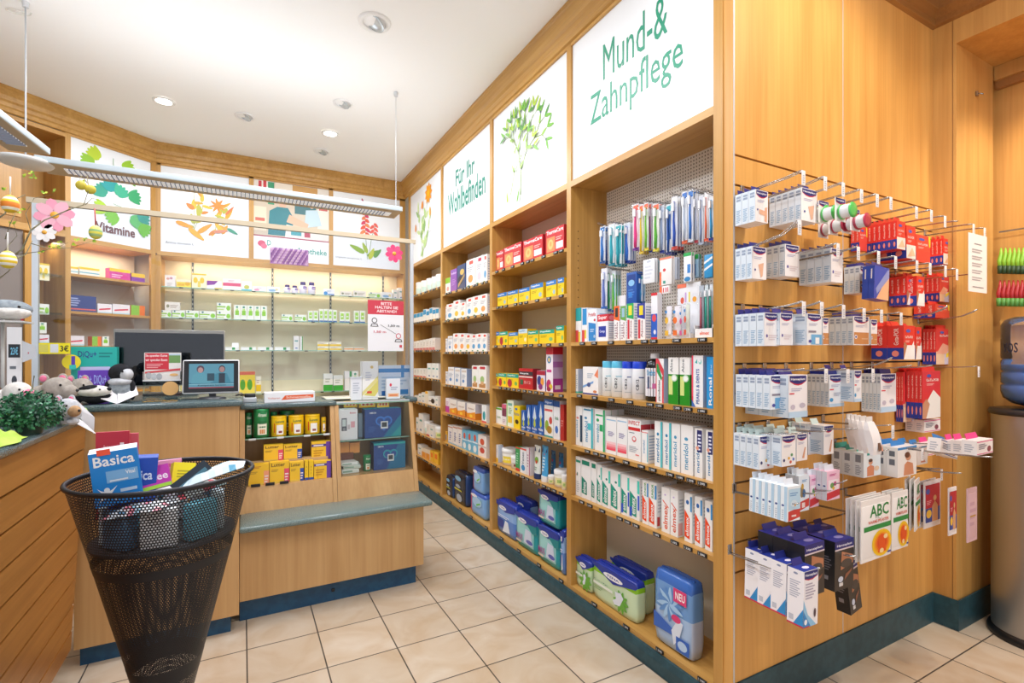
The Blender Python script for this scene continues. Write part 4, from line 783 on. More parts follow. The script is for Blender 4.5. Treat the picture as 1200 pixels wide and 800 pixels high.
# pack behind
w = MAKE['pk_green'](.26, .20, .07)[0]('green and white pad pack half hidden behind the front one'); w['group'] = 'pad packs on the bottom shelf'; w.location = (A+.125, onX(735, 660, A+.125).y, .101); w.rotation_euler = (0, 0, RX)
rowX(1, 0, [(577.4, 589.8, 297, 'thermo', .1), (590.4, 611, 291, 'thermo', .1), (613, 636, 283, 'thermo', .1), (639.5, 661, 271, 'thermo', .1)])
rowX(1, 1, [(583, 594, 344.5, 'dh_blue'), (594.6, 607, 342, 'dh_blue'), (608, 620.7, 339, 'dh_blue'), (621.7, 636.5, 334, 'dh_blue'), (640, 652, 330, 'dh_blue'), (653.5, 661, 326.5, 'dh_blue')])
rowX(1, 2, [(575.3, 585, 389.5, 'dh_blue'), (585.3, 595, 389, 'dh_red'), (596, 607, 390, 'dh_blue'), (607.6, 618, 386, 'dh_pale'), (618.6, 631, 388, 'dh_grn'), (632, 649.6, 387, 'dh_grn'), (651.7, 661, 382, 'dh_grn')])
rowX(1, 3, [(574.6, 583.6, 437, 'dh_red'), (584, 593.6, 437, 'dh_red'), (594, 607.6, 437.5, 'dh_red'), (608, 624.5, 431.5, 'dkred', .06), (629, 639, 434, 'multi', .06), (640, 648, 407, 'tallpink', .07)])
rowX(1, 4, [(576.5, 588, 476, 'wgrpouch', .02), (588.3, 593.4, 473, 'maroon', .04), (593.7, 601.8, 468.5, 'gvt', .09), (602, 609.5, 475, 'yel', .06), (611, 616, 480.5, 'bluet', .03), (616.8, 622.3, 474, 'bluet', .03), (623, 630, 474, 'bluet', .03), (630.5, 637, 470, 'bluet', .03), (637.8, 648, 467, 'bigblue', .06), (648.6, 656, 469, 'bigblue2', .06), (656.6, 661, 474, 'redside', .05)])
rowX(1, 5, [(574, 578.4, 507.5, 'wyfoot', .05), (578.7, 583.8, 520, 'wyfoot', .04), (584.6, 595, 524, 'jar'), (596, 603.8, 533, 'jar_w'), (604.2, 609, 523, 'grred', .04), (609.4, 616.8, 524, 'wbl', .05), (617.4, 621, 524, 'wred', .05), (624, 631.5, 521, 'tube_av'), (632.6, 640, 521, 'tube_bl'), (640.5, 645.5, 556, 'jar_y'), (646, 656, 549, 'jar_y'), (656.6, 661, 556, 'jar_y')])
rowX(1, 6, [(582, 603.5, 583, 'pk_light', .08), (604, 629, 597, 'pk_teal', .09), (630, 655, 612, 'pk_teal', .09), (656.5, 661, 620, 'pk_light', .08)])
for px, dz in ((614, 0), (645, 0)):
    pass
o = MAKE['pk_teal'](.22, .2, .10)[0]('teal pants pack lying on top of the two teal packs'); q = onX(642, 612, A+.03); o.location = (A+.03, q.y, BAYS[1]['z'][6]+.235); o.rotation_euler = (0, 0, RX)
o = MAKE['pk_light'](.2, .26, .07)[0]('dark blue topped pack half hidden at the back behind the teal pack'); q = onX(613, 590, A+.13); o.location = (A+.13, q.y, BAYS[1]['z'][6]+.001); o.rotation_euler = (0, 0, RX)
for k, (p0, p1) in enumerate([(642, 650), (651, 659)]):
    o = MAKE['tube_dk'](.05, .17, .03)[0](f'dark blue cream tube behind the jars, {"farther" if k == 0 else "nearer"} one, mistletoe bay'); q = onX((p0+p1)/2, 540, A+.12); o.location = (A+.12, q.y, .5835); o.rotation_euler = (0, 0, RX)
rowX(2, 0, [(518.5, 527.7, 328, 'wgreen'), (528, 535.3, 317, 'purple', .05), (535.8, 545.5, 312, 'navyg', .05), (546.5, 556.5, 306, 'tea_a', .06), (557.5, 565.8, 302, 'tea_b', .06), (566.3, 570.6, 299, 'tea_c', .06)])
rowX(2, 1, [(519, 523, 360, 'tea_c'), (523.3, 531, 357, 'tea_c'), (531.3, 538.8, 353, 'tea_d'), (539.2, 545.5, 355, 'tea_d'), (546.5, 553.4, 350, 'tea_c'), (553.8, 561.7, 348, 'tea_d'), (562, 570.6, 346, 'tea_a')])
rowX(2, 2, [(520, 524.5, 397, 'wblue2'), (524.8, 530.5, 394, 'wblue2'), (530.8, 537.6, 391, 'tea_a'), (537.9, 544.8, 391, 'tea_a'), (545.2, 551.8, 392, 'tea_d'), (552.2, 558, 392, 'tea_c'), (558.3, 564.5, 391, 'tea_c'), (564.8, 570.6, 391, 'tea_c')])
rowX(2, 3, [(519.7, 524.8, 435, 'wblue2'), (525.2, 532.3, 430, 'wblue2'), (532.8, 539.5, 431, 'wblue2'), (540.3, 547, 432, 'wblue2', .12), (553, 560, 428, 'wred2'), (560.4, 570, 428, 'wred2')])
rowX(2, 4, [(522, 526.6, 466, 'magw'), (527, 535.3, 467.5, 'orangew'), (536, 545, 470, 'orangew'), (547, 557, 472, 'orangew'), (564.6, 570, 474, 'tealw')])
rowX(2, 5, [(519, 523.6, 504, 'yelslim', .04), (525, 530.4, 497.5, 'tallw', .08), (530.7, 536, 498, 'tallw', .08), (536.3, 541.3, 499, 'tallw', .08), (541.6, 547.2, 503, 'blueor'), (547.5, 553, 504, 'blueor'), (553.3, 559.8, 505, 'blueor'), (560.2, 570, 508.5, 'redor')])
rowX(2, 6, [(517.6, 530, 553, 'pk_black', .1), (531.5, 545.5, 550, 'pk_black', .1), (550.5, 568.4, 572, 'pk_pinkb', .1)])
o = MAKE['pk_pinkb'](.2, .19, .1)[0]('blue pack with green logo stacked on top of its twin'); q = onX(559.5, 570, A+.03); o.location = (A+.03, q.y, .10+(onX(550.5, 572, A+.03).z-.10)+.003); o.rotation_euler = (0, 0, RX)
rowX(3, 0, [(485.2, 490.4, 332, 'tub'), (491, 496.4, 330, 'tub'), (497, 503.3, 327.5, 'tub'), (504, 508, 325, 'tub'), (508.5, 513.8, 322.5, 'tub')])
rowX(3, 1, [(484.8+3.7*k, 488.2+3.7*k, 368-.9*k-(2.5 if k in (3, 5) else 0), 'm_btop') for k in range(8)])
rowX(3, 2, [(484.8+3.6*k, 488.1+3.6*k, 400-.7*k, 'm_rfoot') for k in range(7)])
rowX(3, 3, [(484.8+3.6*k, 488.1+3.6*k, 431.5, 'm_red') for k in range(4)]+[(500.5, 505.5, 425.5, 'm_wht'), (506, 510, 425.5, 'm_wht'), (510.4, 514, 426, 'm_wht')])
rowX(3, 4, [(485.5, 490, 463, 'm_wht'), (490.5, 493.7, 461, 'm_wht'), (494, 497.7, 459.5, 'm_wht'), (498.2, 501.5, 458, 'm_yel'), (502, 509.5, 464, 'm_blk'), (510, 513.5, 464, 'm_wht')])
rowX(3, 5, [(487.5, 490.3, 489, 'm_wht'), (490.7, 495.6, 484, 'm_wht'), (496, 499.5, 493, 'tub'), (499.8, 503.3, 496, 'm_red'), (503.6, 508, 497.5, 'm_wht'), (508.4, 513.5, 499, 'jar_y')])
rowX(3, 6, [(489.5, 494, 520, 'm_wht'), (494.3, 498.8, 524, 'm_or'), (499.2, 503.5, 526, 'm_or'), (504, 508, 527, 'm_or2'), (508.5, 513.5, 528, 'm_or2')])
# ---------------------------------------------------------------- rows on the back wall
def rowY(z, items, nm, yf=5.43, d=.07):
    for n, it in enumerate(items):
        p0, p1, yt, key = it[:4]; zz = it[4] if len(it) > 4 else z; q0 = onY(p0, yt, yf); q1 = onY(p1, yt, yf); w = q1.x-q0.x-.002; h = q0.z-zz
        me = MAKE[key](w, h, d) if key in MAKE else carton_mesh(key, w, h, d)
        lk = LOOK[key] if key in LOOK else DES[key]['look']; lab = f"{lk}, {ordn(n)} along {nm} towards the corner"
        if isinstance(me, tuple): o = me[0](lab)
        else: o = link(DES[key]['name'], me); tag(o, lab, DES[key]['cat'])
        o['group'] = 'packs on the '+nm; o.location = ((q0.x+q1.x)/2, yf, zz+.0005)
rowY(1.955, [(193, 205.7, 322, 'b_flow'), (207, 224, 327, 'b_yel'), (224.7, 242, 320, 'b_ylt'), (242.4, 260, 328.5, 'b_pur'), (261, 282.4, 326, 'b_pink'), (282.8, 295.3, 329, 'b_teal'), (296, 312, 335, 'b_lp'), (313, 328, 335.5, 'b_lb'), (332.7, 341.2, 333, 'vit'), (341.6, 350, 334, 'vit'), (350.7, 360.3, 329.5, 'vit'), (361, 370.5, 330, 'vit'), (379, 392, 338, 'b_bw'), (398.7, 412.7, 340.5, 'b_crm'), (413.7, 429, 340, 'b_crm'), (432, 446, 342, 'b_grn'), (447, 460, 342, 'b_lb'), (460.8, 466, 339, 'm_wht'), (466.5, 475, 337, 'm_wht')], 'top glass shelf')
rowY(1.68, [(187, 201, 363, 'b_grn'), (201.5, 217, 363, 'b_grn'), (217.5, 233, 363.5, 'b_grn'), (233.5, 253, 364, 'b_grn'), (254, 270.7, 364.5, 'b_grn'), (274, 281.6, 357, 'b_grt'), (281.9, 289.5, 357.3, 'b_grt'), (289.8, 297.4, 357.6, 'b_grt'), (297.7, 305.3, 358, 'b_grt'), (305.6, 313, 358.3, 'b_grt'), (330, 343, 368, 'b_grn'), (345.7, 359, 368.5, 'b_grn'), (361, 366.8, 364, 'b_grb'), (367.2, 373, 364, 'b_grb'), (374, 379, 362, 'b_grb'), (379.3, 384.3, 362, 'b_grb'), (384.6, 389.6, 362.5, 'b_grb'), (390, 395, 363, 'b_grb'), (398, 404, 365, 'b_grb'), (404.3, 410, 365, 'b_grb'), (415, 421.3, 364, 'b_grb'), (421.7, 428, 364, 'b_grb')], 'second glass shelf')
zt = onY(254, 364.5, 5.43).z
rowY(zt, [(254, 270.7, 354.5, 'b_grn')], 'second glass shelf stack')
rowY(onY(190, 363, 5.43).z, [(193, 211, 353.5, 'b_crm')], 'second glass shelf box tops')
rowY(1.39, [(262+20*k, 280+20*k, 406.5, 'b_flat') for k in range(4)]+[(344, 350.7, 393.5, 'm_wht'), (351.5, 354.8, 394, 'b_gtag'), (372, 385.5, 406, 'b_ybox'), (386, 400, 406, 'b_ybox'), (403, 414.6, 407, 'b_org'), (415, 426.6, 407, 'b_org')], 'third glass shelf')
rowY(onY(372, 406, 5.43).z, [(372, 385.5, 400.3, 'b_ybox'), (386, 400, 400.3, 'b_ybox')], 'third glass shelf stacked on its yellow boxes')
rowY(.975, [(278, 299, 435.5, 'b_gyel'), (300, 306, 441, 'b_ybox'), (379, 390, 438, 'b_ggrn'), (390.5, 402, 440, 'b_ggrn'), (404, 412, 435, 'b_gtag'), (412.5, 420, 435, 'b_grt')], 'lowest glass shelf')
# leaning sheet on the back panel (third shelf)
b = MB(); q = onY(272, 402, 5.5); b.box(0, 0, 0, .055, .002, .07, '#f6f4f2'); o = b.build('paper_note'); o.location = (q.x, 5.5, 1.391); o.rotation_euler = (-.15, 0, 0); tag(o, 'small white note leaning on the third glass shelf', 'note')
# vitamin cabinet and the strip beyond: local frame of the angled cabinet
def rowA(z, items, nm):
    for n, (p0, p1, yt, key) in enumerate(items):
        q0 = onA(p0, yt); q1 = onA(p1, yt); w = (q1-q0).xy.length-.002; me = carton_mesh(key, w, q0.z-z, .06); o = link(DES[key]['name'], me)
        c = (q0.xy+q1.xy)/2; nrm = Vector((-(-DA.y), -DA.x)); nrm = Vector((DA.y, -DA.x)); nrm = nrm if nrm.y > 0 else -nrm
        o.location = (c.x+nrm.x*.06, c.y+nrm.y*.06, z+.0005); o.rotation_euler = (0, 0, angA); tag(o, f"{DES[key]['look']}, {ordn(n)} along the {nm}", 'carton', 'packs on the '+nm)
rowA(zv[0], [(85.5, 97, 311, 'b_wyb'), (98, 122, 311.5, 'b_wyb'), (133.5, 158, 313, 'b_pky'), (159, 175, 319, 'b_ypu')], 'upper vitamin shelf')
rowA(zv[1], [(86, 118, 344.5, 'b_navy'), (119.5, 136.5, 355, 'b_wrb'), (137, 157.5, 355.5, 'b_wrb'), (158.5, 175, 357, 'b_ogr')], 'middle vitamin shelf')
rowA(zv[2], [(84.5, 104, 393, 'b_wrb'), (113, 124, 394, 'b_ogr'), (125, 133, 394, 'b_grt')], 'lower vitamin shelf')
rowA(zv[1]+.0, [], '')
for (p0, p1, y0, y1, key, nm) in [(48, 62.5, 307, 327, 'b_ylt', 'topmost'), (46.5, 62, 355, 367.5, 'b_grn', 'second'), (49, 59, 377, 390, 'b_grt', 'third'), (46, 62, 391.5, 401.5, 'b_wrb', 'lowest')]:
    q0 = onA(p0, y1); q1 = onA(p1, y1); w = (q1-q0).xy.length; h = onA(p0, y0).z-q0.z; me = carton_mesh(key, w, h, .05); o = link(DES[key]['name'], me); c = (q0.xy+q1.xy)/2
    nrm = Vector((DA.y, -DA.x)); nrm = nrm if nrm.y > 0 else -nrm; zz = q0.z
    o.location = (c.x+nrm.x*.05, c.y+nrm.y*.05, zz); o.rotation_euler = (0, 0, angA); tag(o, f"{DES[key]['look']}, {nm} in the narrow shelf behind the pale post", 'carton', 'packs in the narrow shelf')
# ================================================================ HOOK WALL
def hook_mesh(L, rise):
    b = MB()
    for s in (-.007, .007): b.tube([(s, -.004, 0), (s, -L*.75, rise*.45), (s, -L*.93, rise*.8), (s*.7, -L+.002, rise)], .0021, STEELD, 5)
    b.tube([(-.006, -L+.002, rise), (0, -L-.001, rise+.001), (.006, -L+.002, rise)], .0016, STEELD, 5)
    return b.mesh('display_hook')
def hook(x, k, L, ztip=None, flag=True, label='', long=False):
    z0 = .552+.109*k; rise = (ztip-(z0-.028)) if ztip else .018
    o = link('display_hook', hook_mesh(L, rise)); o.location = (x, YH-.001, z0-.028); tag(o, label, 'hook', 'steel display hooks on the slatwall')
    b = MB(); b.bbox(-.010, -.003, -.006, .010, .0005, .030, STEELD, .0012); b.build('wall_clip', o)
    if flag:
        b = MB(); b.bbox(-.0095, -L-.006, rise-.050, .0095, -L-.004, rise-.001, '#eceaea', .0009)
        b.decals((-.0095, -L-.0062, rise-.05), (.019, 0, 0), (0, 0, .049), [('l', .2, .15, .8, .75, 4, '#b9bcc4')]); b.build('price_flag', o)
    return o
tipsA = [(939.5, 200), (965, 207), (986, 214), (1007.5, 222), (1026, 227.5), (1042, 231), (1072, 242), (1089.5, 246), (1105.5, 253), (1122, 259), (1139, 262.5), (1152, 267)]
for i, (x, y) in enumerate(tipsA):
    p = onY(x, y, 1.0); hook(p.x, 13, YH-1.0, p.z, i not in (9,), f'steel display hook in the top row, {ordn(i)} from the post')
tipsB = [(935, 258), (980, 285), (1003.8, 289), (1027.5, 294), (1047.5, 300), (1072.5, 305), (1088, 308), (1106, 311), (1119.5, 315), (1150, 320)]
for i, (x, y) in enumerate(tipsB):
    p = onY(x, y, 1.0); hook(p.x, 11, YH-1.0, p.z, i != 9, f'steel display hook in the second row, {ordn(i)} from the post')
tipsC = [(940, 353), (961, 353.5), (986.5, 357), (1010.5, 361), (1031, 362.5), (1054, 366), (1110, 359), (1145, 362.5)]
for i, (x, y) in enumerate(tipsC):
    p = onY(x, y, 1.0); hook(p.x, 9, YH-1.0, p.z, i < 6, f'steel display hook in the third row, {ordn(i)} from the post')
tipsD = [(942, 432), (966, 431.5), (991.5, 432), (1021, 431.5), (1045, 419), (1068, 428), (1092, 428), (1145, 429)]
for i, (x, y) in enumerate(tipsD):
    p = onY(x, y, 1.0); hook(p.x, 7, YH-1.0, p.z, i in (1, 2, 3, 7), f'steel display hook in the fourth row, {ordn(i)} from the post')
def hans(pic):
    return [('p', [(.08, .97), (.08, .84), (.3, .77), (.5, .75), (.7, .77), (.92, .84), (.92, .97)], '#c8304a'), ('p', [(.06, .98), (.06, .86), (.3, .80), (.5, .785), (.7, .80), (.94, .86), (.94, .98)], '#232a72'), ('t', .12, .86, .88, .93, 'Hansaplast', '#f2f3fa', 0), ('l', .14, .62, .8, .71, 2, '#b8b9d0')]+pic
HSIDE = [('r', 0, 0, 1, 1, '#dce7f0'), ('r', .2, .76, .85, .92, '#93a2b8'), ('r', .2, .83, .85, .85, '#dfe8f2'), ('l', .2, .08, .85, .5, 8, '#8fb0cc'), ('r', .96, 0, 1, 1, '#c3d2e0')]
D('h_arm', '#f3efee', hans([('p', [(.3, .25), (.9, .2), (.9, .36), (.3, .4)], '#e8b494'), ('p', [(.7, .05), (.9, .02), (.92, .5), (.74, .48)], '#e3ac8a'), ('d', .16, .38, .05, .035, '#3a3f8c')]), L=HSIDE, look='white plaster box with tan arm picture')
D('h_leg', '#f3efee', hans([('p', [(.42, .45), (.8, .52), (.72, .1), (.6, .05)], '#e6b496'), ('d', .2, .28, .05, .035, '#3a3f8c')]), L=HSIDE, look='white plaster box with leg picture')
D('h_wht', '#f0eff1', hans([('d', .18, .3, .06, .05, '#5a4f9c'), ('l', .3, .18, .9, .36, 3, '#dccfd4')]), L=HSIDE, look='white plaster box with small violet mark')
D('h_tan', '#f3efee', hans([('r', .04, .03, .96, .44, '#c98a55'), ('d', .15, .28, .09, .07, '#f2eef0'), ('d', .15, .28, .05, .04, '#3a3f8c'), ('r', .5, .2, .9, .24, '#d9b08c')]), L=HSIDE, look='white plaster box with brown lower half')
D('h_blu', '#eef2f6', hans([('r', .28, .02, .98, .34, '#6fb0dc'), ('r', .55, .04, .82, .24, '#f4f6f8'), ('d', .2, .12, .1, .05, '#4a4a9c'), ('r', .1, .4, .6, .46, '#8a8290')]), L=HSIDE, look='white plaster box with blue wound picture')
D('h_med', '#eef1f5', hans([('r', .05, .52, .3, .56, '#d83c4c'), ('d', .15, .22, .12, .06, '#3a9ad0'), ('r', 0, 0, 1, .1, '#bcd8ee'), ('l', .3, .34, .8, .46, 3, '#c0c0cc')]), L=HSIDE, look='white plaster box with blue drop mark')
D('h_big', '#f2f0f3', hans([('r', .05, .55, .3, .58, '#d83c4c'), ('d', .22, .25, .12, .06, '#c3bccb'), ('d', .72, .28, .16, .06, '#c3bccb'), ('r', 0, 0, 1, .14, '#bcd8ee')]), L=HSIDE, look='large white plaster box')
D('h_kid', '#f3f0ee', hans([('d', .5, .25, .08, .05, '#e8b23c'), ('d', .7, .35, .08, .05, '#5a9a6a'), ('d', .62, .12, .08, .05, '#c85a4a'), ('d', .82, .2, .07, .05, '#5a7ac8'), ('d', .15, .2, .07, .05, '#3a3f6c')]), L=HSIDE, look='white plaster box with small animal dots')
D('h_foot', '#f3efee', hans([('p', [(.5, .1), (.75, .5), (.85, .48), (.7, .08)], '#d8a080')]), L=HSIDE, look='white plaster box with foot picture')
D('h_org', '#3050b8', [('p', [(.15, 0), (1, 0), (1, .85)], '#eeb98c'), ('p', [(.1, .3), (.9, .95), (1, .95), (1, .7), (.2, .15)], '#8f9ad0')], L=[('r', .4, .6, .6, .9, '#e8e8f0')], look='blue and peach wound pad box')
def gota(low): return [('r', 0, 0, 1, .42, low), ('d', .4, .84, .2, .05, '#4a5ab0'), ('t', .12, .62, .82, .70, 'GoTa-POR', '#f7d8d0', 0), ('l', .15, .5, .6, .58, 2, '#f0b0a4')]
GS = [('r', 0, 0, 1, .34, '#1f3a9c'), ('d', .5, .17, .22, .09, '#e8887c'), ('t', .4, .42, .7, .92, 'Gota-POR', '#f7cfc8', 1)]
D('g_std', '#e2362f', gota('#efe2d8')+[('p', [(.1, .05), (.6, .35), (.95, .1)], '#e8c09c')], L=GS, look='red and white plaster box with blue foot')
D('g_flat', '#e04538', gota('#e04538')+[('p', [(.92, .6), (1, .6), (1, 1), (.85, 1)], '#f2d23c')], L=GS, look='low red plaster box with yellow corner')
D('g_arm', '#dc352f', gota('#f2ece8')+[('p', [(.0, .0), (.3, .42), (.1, .5), (0, .5)], '#b87a5a'), ('p', [(.3, .1), (.9, .55), (.9, .1)], '#f2efec')], L=GS, look='red plaster box with white dressing picture')
D('g_tall', '#d83a3c', [('p', [(.15, 0), (1, 0), (1, .42), (.6, .6), (.3, .4)], '#efece8'), ('p', [(0, 0), (.2, 0), (.4, .3), (.2, .42), (0, .3)], '#c89070'), ('d', .35, .9, .12, .035, '#4a5ab0'), ('t', .2, .78, .9, .84, 'GoTa-POR', '#fbe4dc', 0), ('l', .22, .7, .7, .75, 2, '#f4b8b0')], L=GS, look='tall red plaster box with white dressing picture')
D('g_yel', '#d83a3c', [('r', 0, 0, .5, .36, '#e8c8a8'), ('r', .5, 0, 1, .4, '#c8c4dc'), ('p', [(.6, .18), (1, .3), (1, .42), (.6, .3)], '#f2d83c'), ('p', [(0, .3), (.4, .6), (.9, .5), (.6, .3)], '#e8a890'), ('d', .35, .9, .12, .035, '#4a5ab0'), ('t', .2, .78, .9, .84, 'GoTa-POR', '#fbe4dc', 0)], L=GS, look='tall red plaster box with yellow slanted label')
D('w_small', '#f4f0f0', [('r', 0, .88, 1, .94, '#e0408c'), ('r', 0, .05, 1, .1, '#e0408c'), ('d', .75, .35, .12, .2, '#8a4a5a'), ('l', .1, .4, .6, .8, 4, '#6a7086')], L=[('l', .2, .2, .8, .8, 4, '#b8bcc8')], look='small white box with pink lines')
D('w_smallb', '#f4f2f2', [('r', 0, .88, 1, .94, '#3a5a9c'), ('r', 0, .05, 1, .1, '#3a5a9c'), ('d', .75, .35, .12, .2, '#8a4a5a'), ('l', .1, .4, .6, .8, 4, '#6a7086')], L=[('l', .2, .2, .8, .8, 4, '#b8bcc8')], look='small white box with blue lines')
D('p_woman', '#f2efec', [('p', [(.3, .03), (.35, .4), (.5, .5), (.8, .4), (.85, .03)], '#d89470'), ('d', .55, .64, .14, .12, '#dca080'), ('d', .5, .72, .14, .1, '#6a4030'), ('r', 0, .92, 1, 1, '#2f86c8')], L=[('r', .25, .7, .75, .88, '#6a6e78'), ('r', .25, .4, .75, .6, '#6a6e78')], look='white heat pad box with bare shouldered figure')
D('p_couple', '#e6eef2', [('p', [(.2, .03), (.2, .4), (.4, .48), (.6, .4), (.6, .03)], '#d88a66'), ('d', .4, .58, .12, .1, '#d89a78'), ('d', .4, .66, .12, .07, '#5a3a30'), ('r', .2, .88, 1, 1, '#2a9c94'), ('d', .75, .3, .15, .1, '#e8c8a8')], L=[('r', .25, .6, .75, .9, '#8a929c'), ('l', .25, .1, .8, .5, 6, '#9aa4b0')], look='blue white box with figure and teal head')
D('p_foot', '#f2eeec', [('p', [(.3, .1), (.5, .8), (.7, .8), (.6, .3), (.8, .1)], '#d8927a'), ('r', .1, .9, .9, .96, '#2f86c8')], L=[('l', .25, .2, .8, .8, 6, '#b0b4bc')], look='white box with foot picture and blue line')
D('thin_b', '#e9f2f8', [('p', [(.1, 0), (1, .08), (1, .36), (.1, .28)], '#c8403c'), ('r', .35, .12, .7, .17, '#f2dcd8'), ('r', .1, .32, 1, .92, '#b8d8ec'), ('l', .2, .72, .9, .84, 2, '#6a9ac8'), ('d', .5, .5, .25, .1, '#d4e6f2'), ('d', .6, .45, .06, .04, '#e0a050')], L=[('r', .55, 0, 1, 1, '#b4d2e8'), ('d', .35, .45, .2, .03, '#2f4a8c'), ('l', .2, .05, .5, .35, 5, '#b8c2d0')], look='thin light blue children plaster sleeve')
D('thin_c', '#dfeaf4', [('p', [(0, .02), (1, .12), (1, .34), (0, .26)], '#c8403c'), ('t', .3, .1, .6, .24, '1', '#f2dcd8'), ('d', .3, .55, .2, .16, '#8a7a5a'), ('d', .5, .5, .15, .12, '#3a6a9c'), ('d', .35, .7, .12, .08, '#c8a04a'), ('l', .3, .82, .9, .9, 2, '#7aa8d0')], L=[('l', .3, .1, .7, .8, 6, '#b8c2d0')], look='light blue children plaster sleeve with animals')
D('thin_p', '#f0c4da', [('p', [(0, .02), (1, .12), (1, .34), (0, .26)], '#c8303c'), ('r', .1, .34, .9, .7, '#f6e6ee'), ('d', .4, .5, .15, .1, '#6a9a5a'), ('d', .62, .55, .12, .08, '#c84a8a'), ('d', .5, .4, .1, .06, '#e8b84a'), ('l', .2, .84, .8, .92, 2, '#c8408c')], L=[('r', 0, 0, 1, 1, '#e4e8f0'), ('d', .5, .5, .25, .03, '#2f4a8c')], look='pink children plaster sleeve')
D('bandage', '#f2f0f4', [('p', [(.06, .985), (.06, .86), (.3, .83), (.6, .83), (.95, .88), (.95, .985)], '#c8304a'), ('p', [(.04, .99), (.04, .87), (.3, .85), (.6, .85), (.97, .895), (.97, .99)], '#232a72'), ('t', .1, .89, .9, .95, 'Hansaplast', '#f2f3fa', 0), ('l', .12, .5, .8, .8, 6, '#b4aec0'), ('p', [(0, 0), (.9, 0), (.3, .22), (0, .5)], '#8ec4e6'), ('p', [(0, 0), (.5, 0), (0, .3)], '#2f86c8'), ('d', .16, .1, .1, .05, '#f2f4f8'), ('d', .78, .22, .08, .08, '#5a4a54'), ('r', 0, 0, .4, .02, '#c8304a')], L=[('l', .15, .5, .8, .82, 8, '#b4b8c8'), ('d', .5, .93, .14, .02, '#8a94b0'), ('p', [(.35, 0), (1, 0), (1, .34)], '#2f8cca'), ('r', .0, .0, 1, .03, '#c82c4a'), ('r', .12, .08, .4, .18, '#c0c4d0')], T=[('r', 0, 0, 1, 1, '#24348c'), ('d', .55, .4, .2, .15, '#e0d8ea')], look='tall white and blue support bandage box')
D('support', '#33302f', [('r', 0, .84, 1, 1, '#262a72'), ('t', .1, .87, .9, .93, 'Hansaplast', '#e6e4f0', 0), ('r', 0, .81, 1, .84, '#d8c8cc'), ('p', [(.3, .4), (.95, .5), (.95, .66), (.35, .78)], '#b87a58'), ('d', .6, .52, .3, .09, '#4a4440'), ('p', [(.5, .18), (.85, .32), (.9, .38), (.55, .3)], '#8a5a44'), ('d', .3, .22, .13, .06, '#c8d0e0'), ('r', .22, .08, .42, .15, '#d8d6d6')], L=[('r', 0, 0, 1, 1, '#1d1e24'), ('l', .2, .4, .8, .7, 6, '#6a6870'), ('r', .25, .2, .6, .28, '#8a8890')], T=[('r', 0, 0, 1, 1, '#262c84'), ('d', .6, .5, .2, .2, '#8a86c0')], look='tall black support bandage box with navy top')
D('whiteside', '#f3f1f1', L=[('l', .2, .2, .8, .8, 5, '#c0c4cc')], look='small white carton')
def tab(w, d, h, key):
    b = MB(); col = '#29307c'
    if key in ('g_std', 'g_flat', 'g_arm', 'g_tall', 'g_yel'): col = '#d8342e'
    if key.startswith('h_kid') or key == 'h_foot': col = '#c8dcd8'
    if key in ('w_small',): col = '#e0408c'
    if key in ('w_smallb', 'p_woman', 'p_foot'): col = '#2f80c8'
    if key == 'p_couple': col = '#3a9a8a'
    if key.startswith('thin'): col = '#dfe6ee'
    m = M(col, .35); t = .02
    b.hexa([(-w*.36, d*.80, h-.001), (w*.36, d*.80, h-.001), (w*.36, d*.83, h-.001), (-w*.36, d*.83, h-.001), (-w*.34, d*.96, h+t), (w*.34, d*.96, h+t), (w*.34, d*.99, h+t), (-w*.34, d*.99, h+t)], m)
    return b.mesh('hang_tab')
SN = [0]
def stack(row, p0, pl, pr, yt, yb, n, key, yf=None, dmax=.06, tilt=0, nm='', hooklen=None):
    """p0 far edge px at wall (or None), pl/pr front face px, yt/yb front face px at its near-left edge"""
    if p0 is not None:
        xl = onY(p0, yt, YH-.012).x; yf = onX(pl, yt, xl).y
    xl = onY(pl, yt, yf).x; xr = onY(pr, yt, yf).x; zt = onY(pl, yt, yf).z; zb = onY(pl, yb, yf).z
    w = xr-xl; h = zt-zb; d = min((YH-.008-yf)/n-.0008, dmax)
    me = carton_mesh(key, w, h, d); tm = tab(w, d, h, key); lk = DES[key]['look']
    for k in range(n):
        o = link(DES[key]['name'], me); o.location = ((xl+xr)/2, yf+k*(d+.0008), zb); o.rotation_euler = (0, tilt, 0)
        pos = 'alone on its hook' if n == 1 else f'{ordn(k)} from the front'
        tag(o, f"{lk}, {pos}, {nm}", DES[key]['cat'], 'packs hanging on the slatwall'); link('hang_tab', tm, o)
    return (xl+xr)/2, zt, zb, yf
# row A
stack(0, 862.5, 885.3, 900, 221.4, 259, 3, 'h_arm', nm='top row next to the post')
stack(0, 902.5, 939, 957.5, 219, 257.5, 5, 'h_leg', nm='second stack of the top row')
RA = [(998, 1007, 1016, 265, 293, 2, 'g_flat', 'top row behind the tape rolls'), (1017, 1051, 1061, 258, 291, 6, 'g_std', 'longest red stack of the top row'), (None, 1062.3, 1073, 264, 302, 2, 'g_std', 'top row right behind the longest red stack'), (None, 1073.6, 1090, 274, 306, 2, 'g_flat', 'top row, widest red box'), (1091, 1105.5, 1116, 279, 309, 3, 'g_std', 'top row next to the pilaster')]
for i, (a, b_, c, d, e, n, k, nm) in enumerate(RA): stack(0, a, b_, c, d, e, n, k, yf=None if a else 1.10, nm=nm.replace('right ', ''))
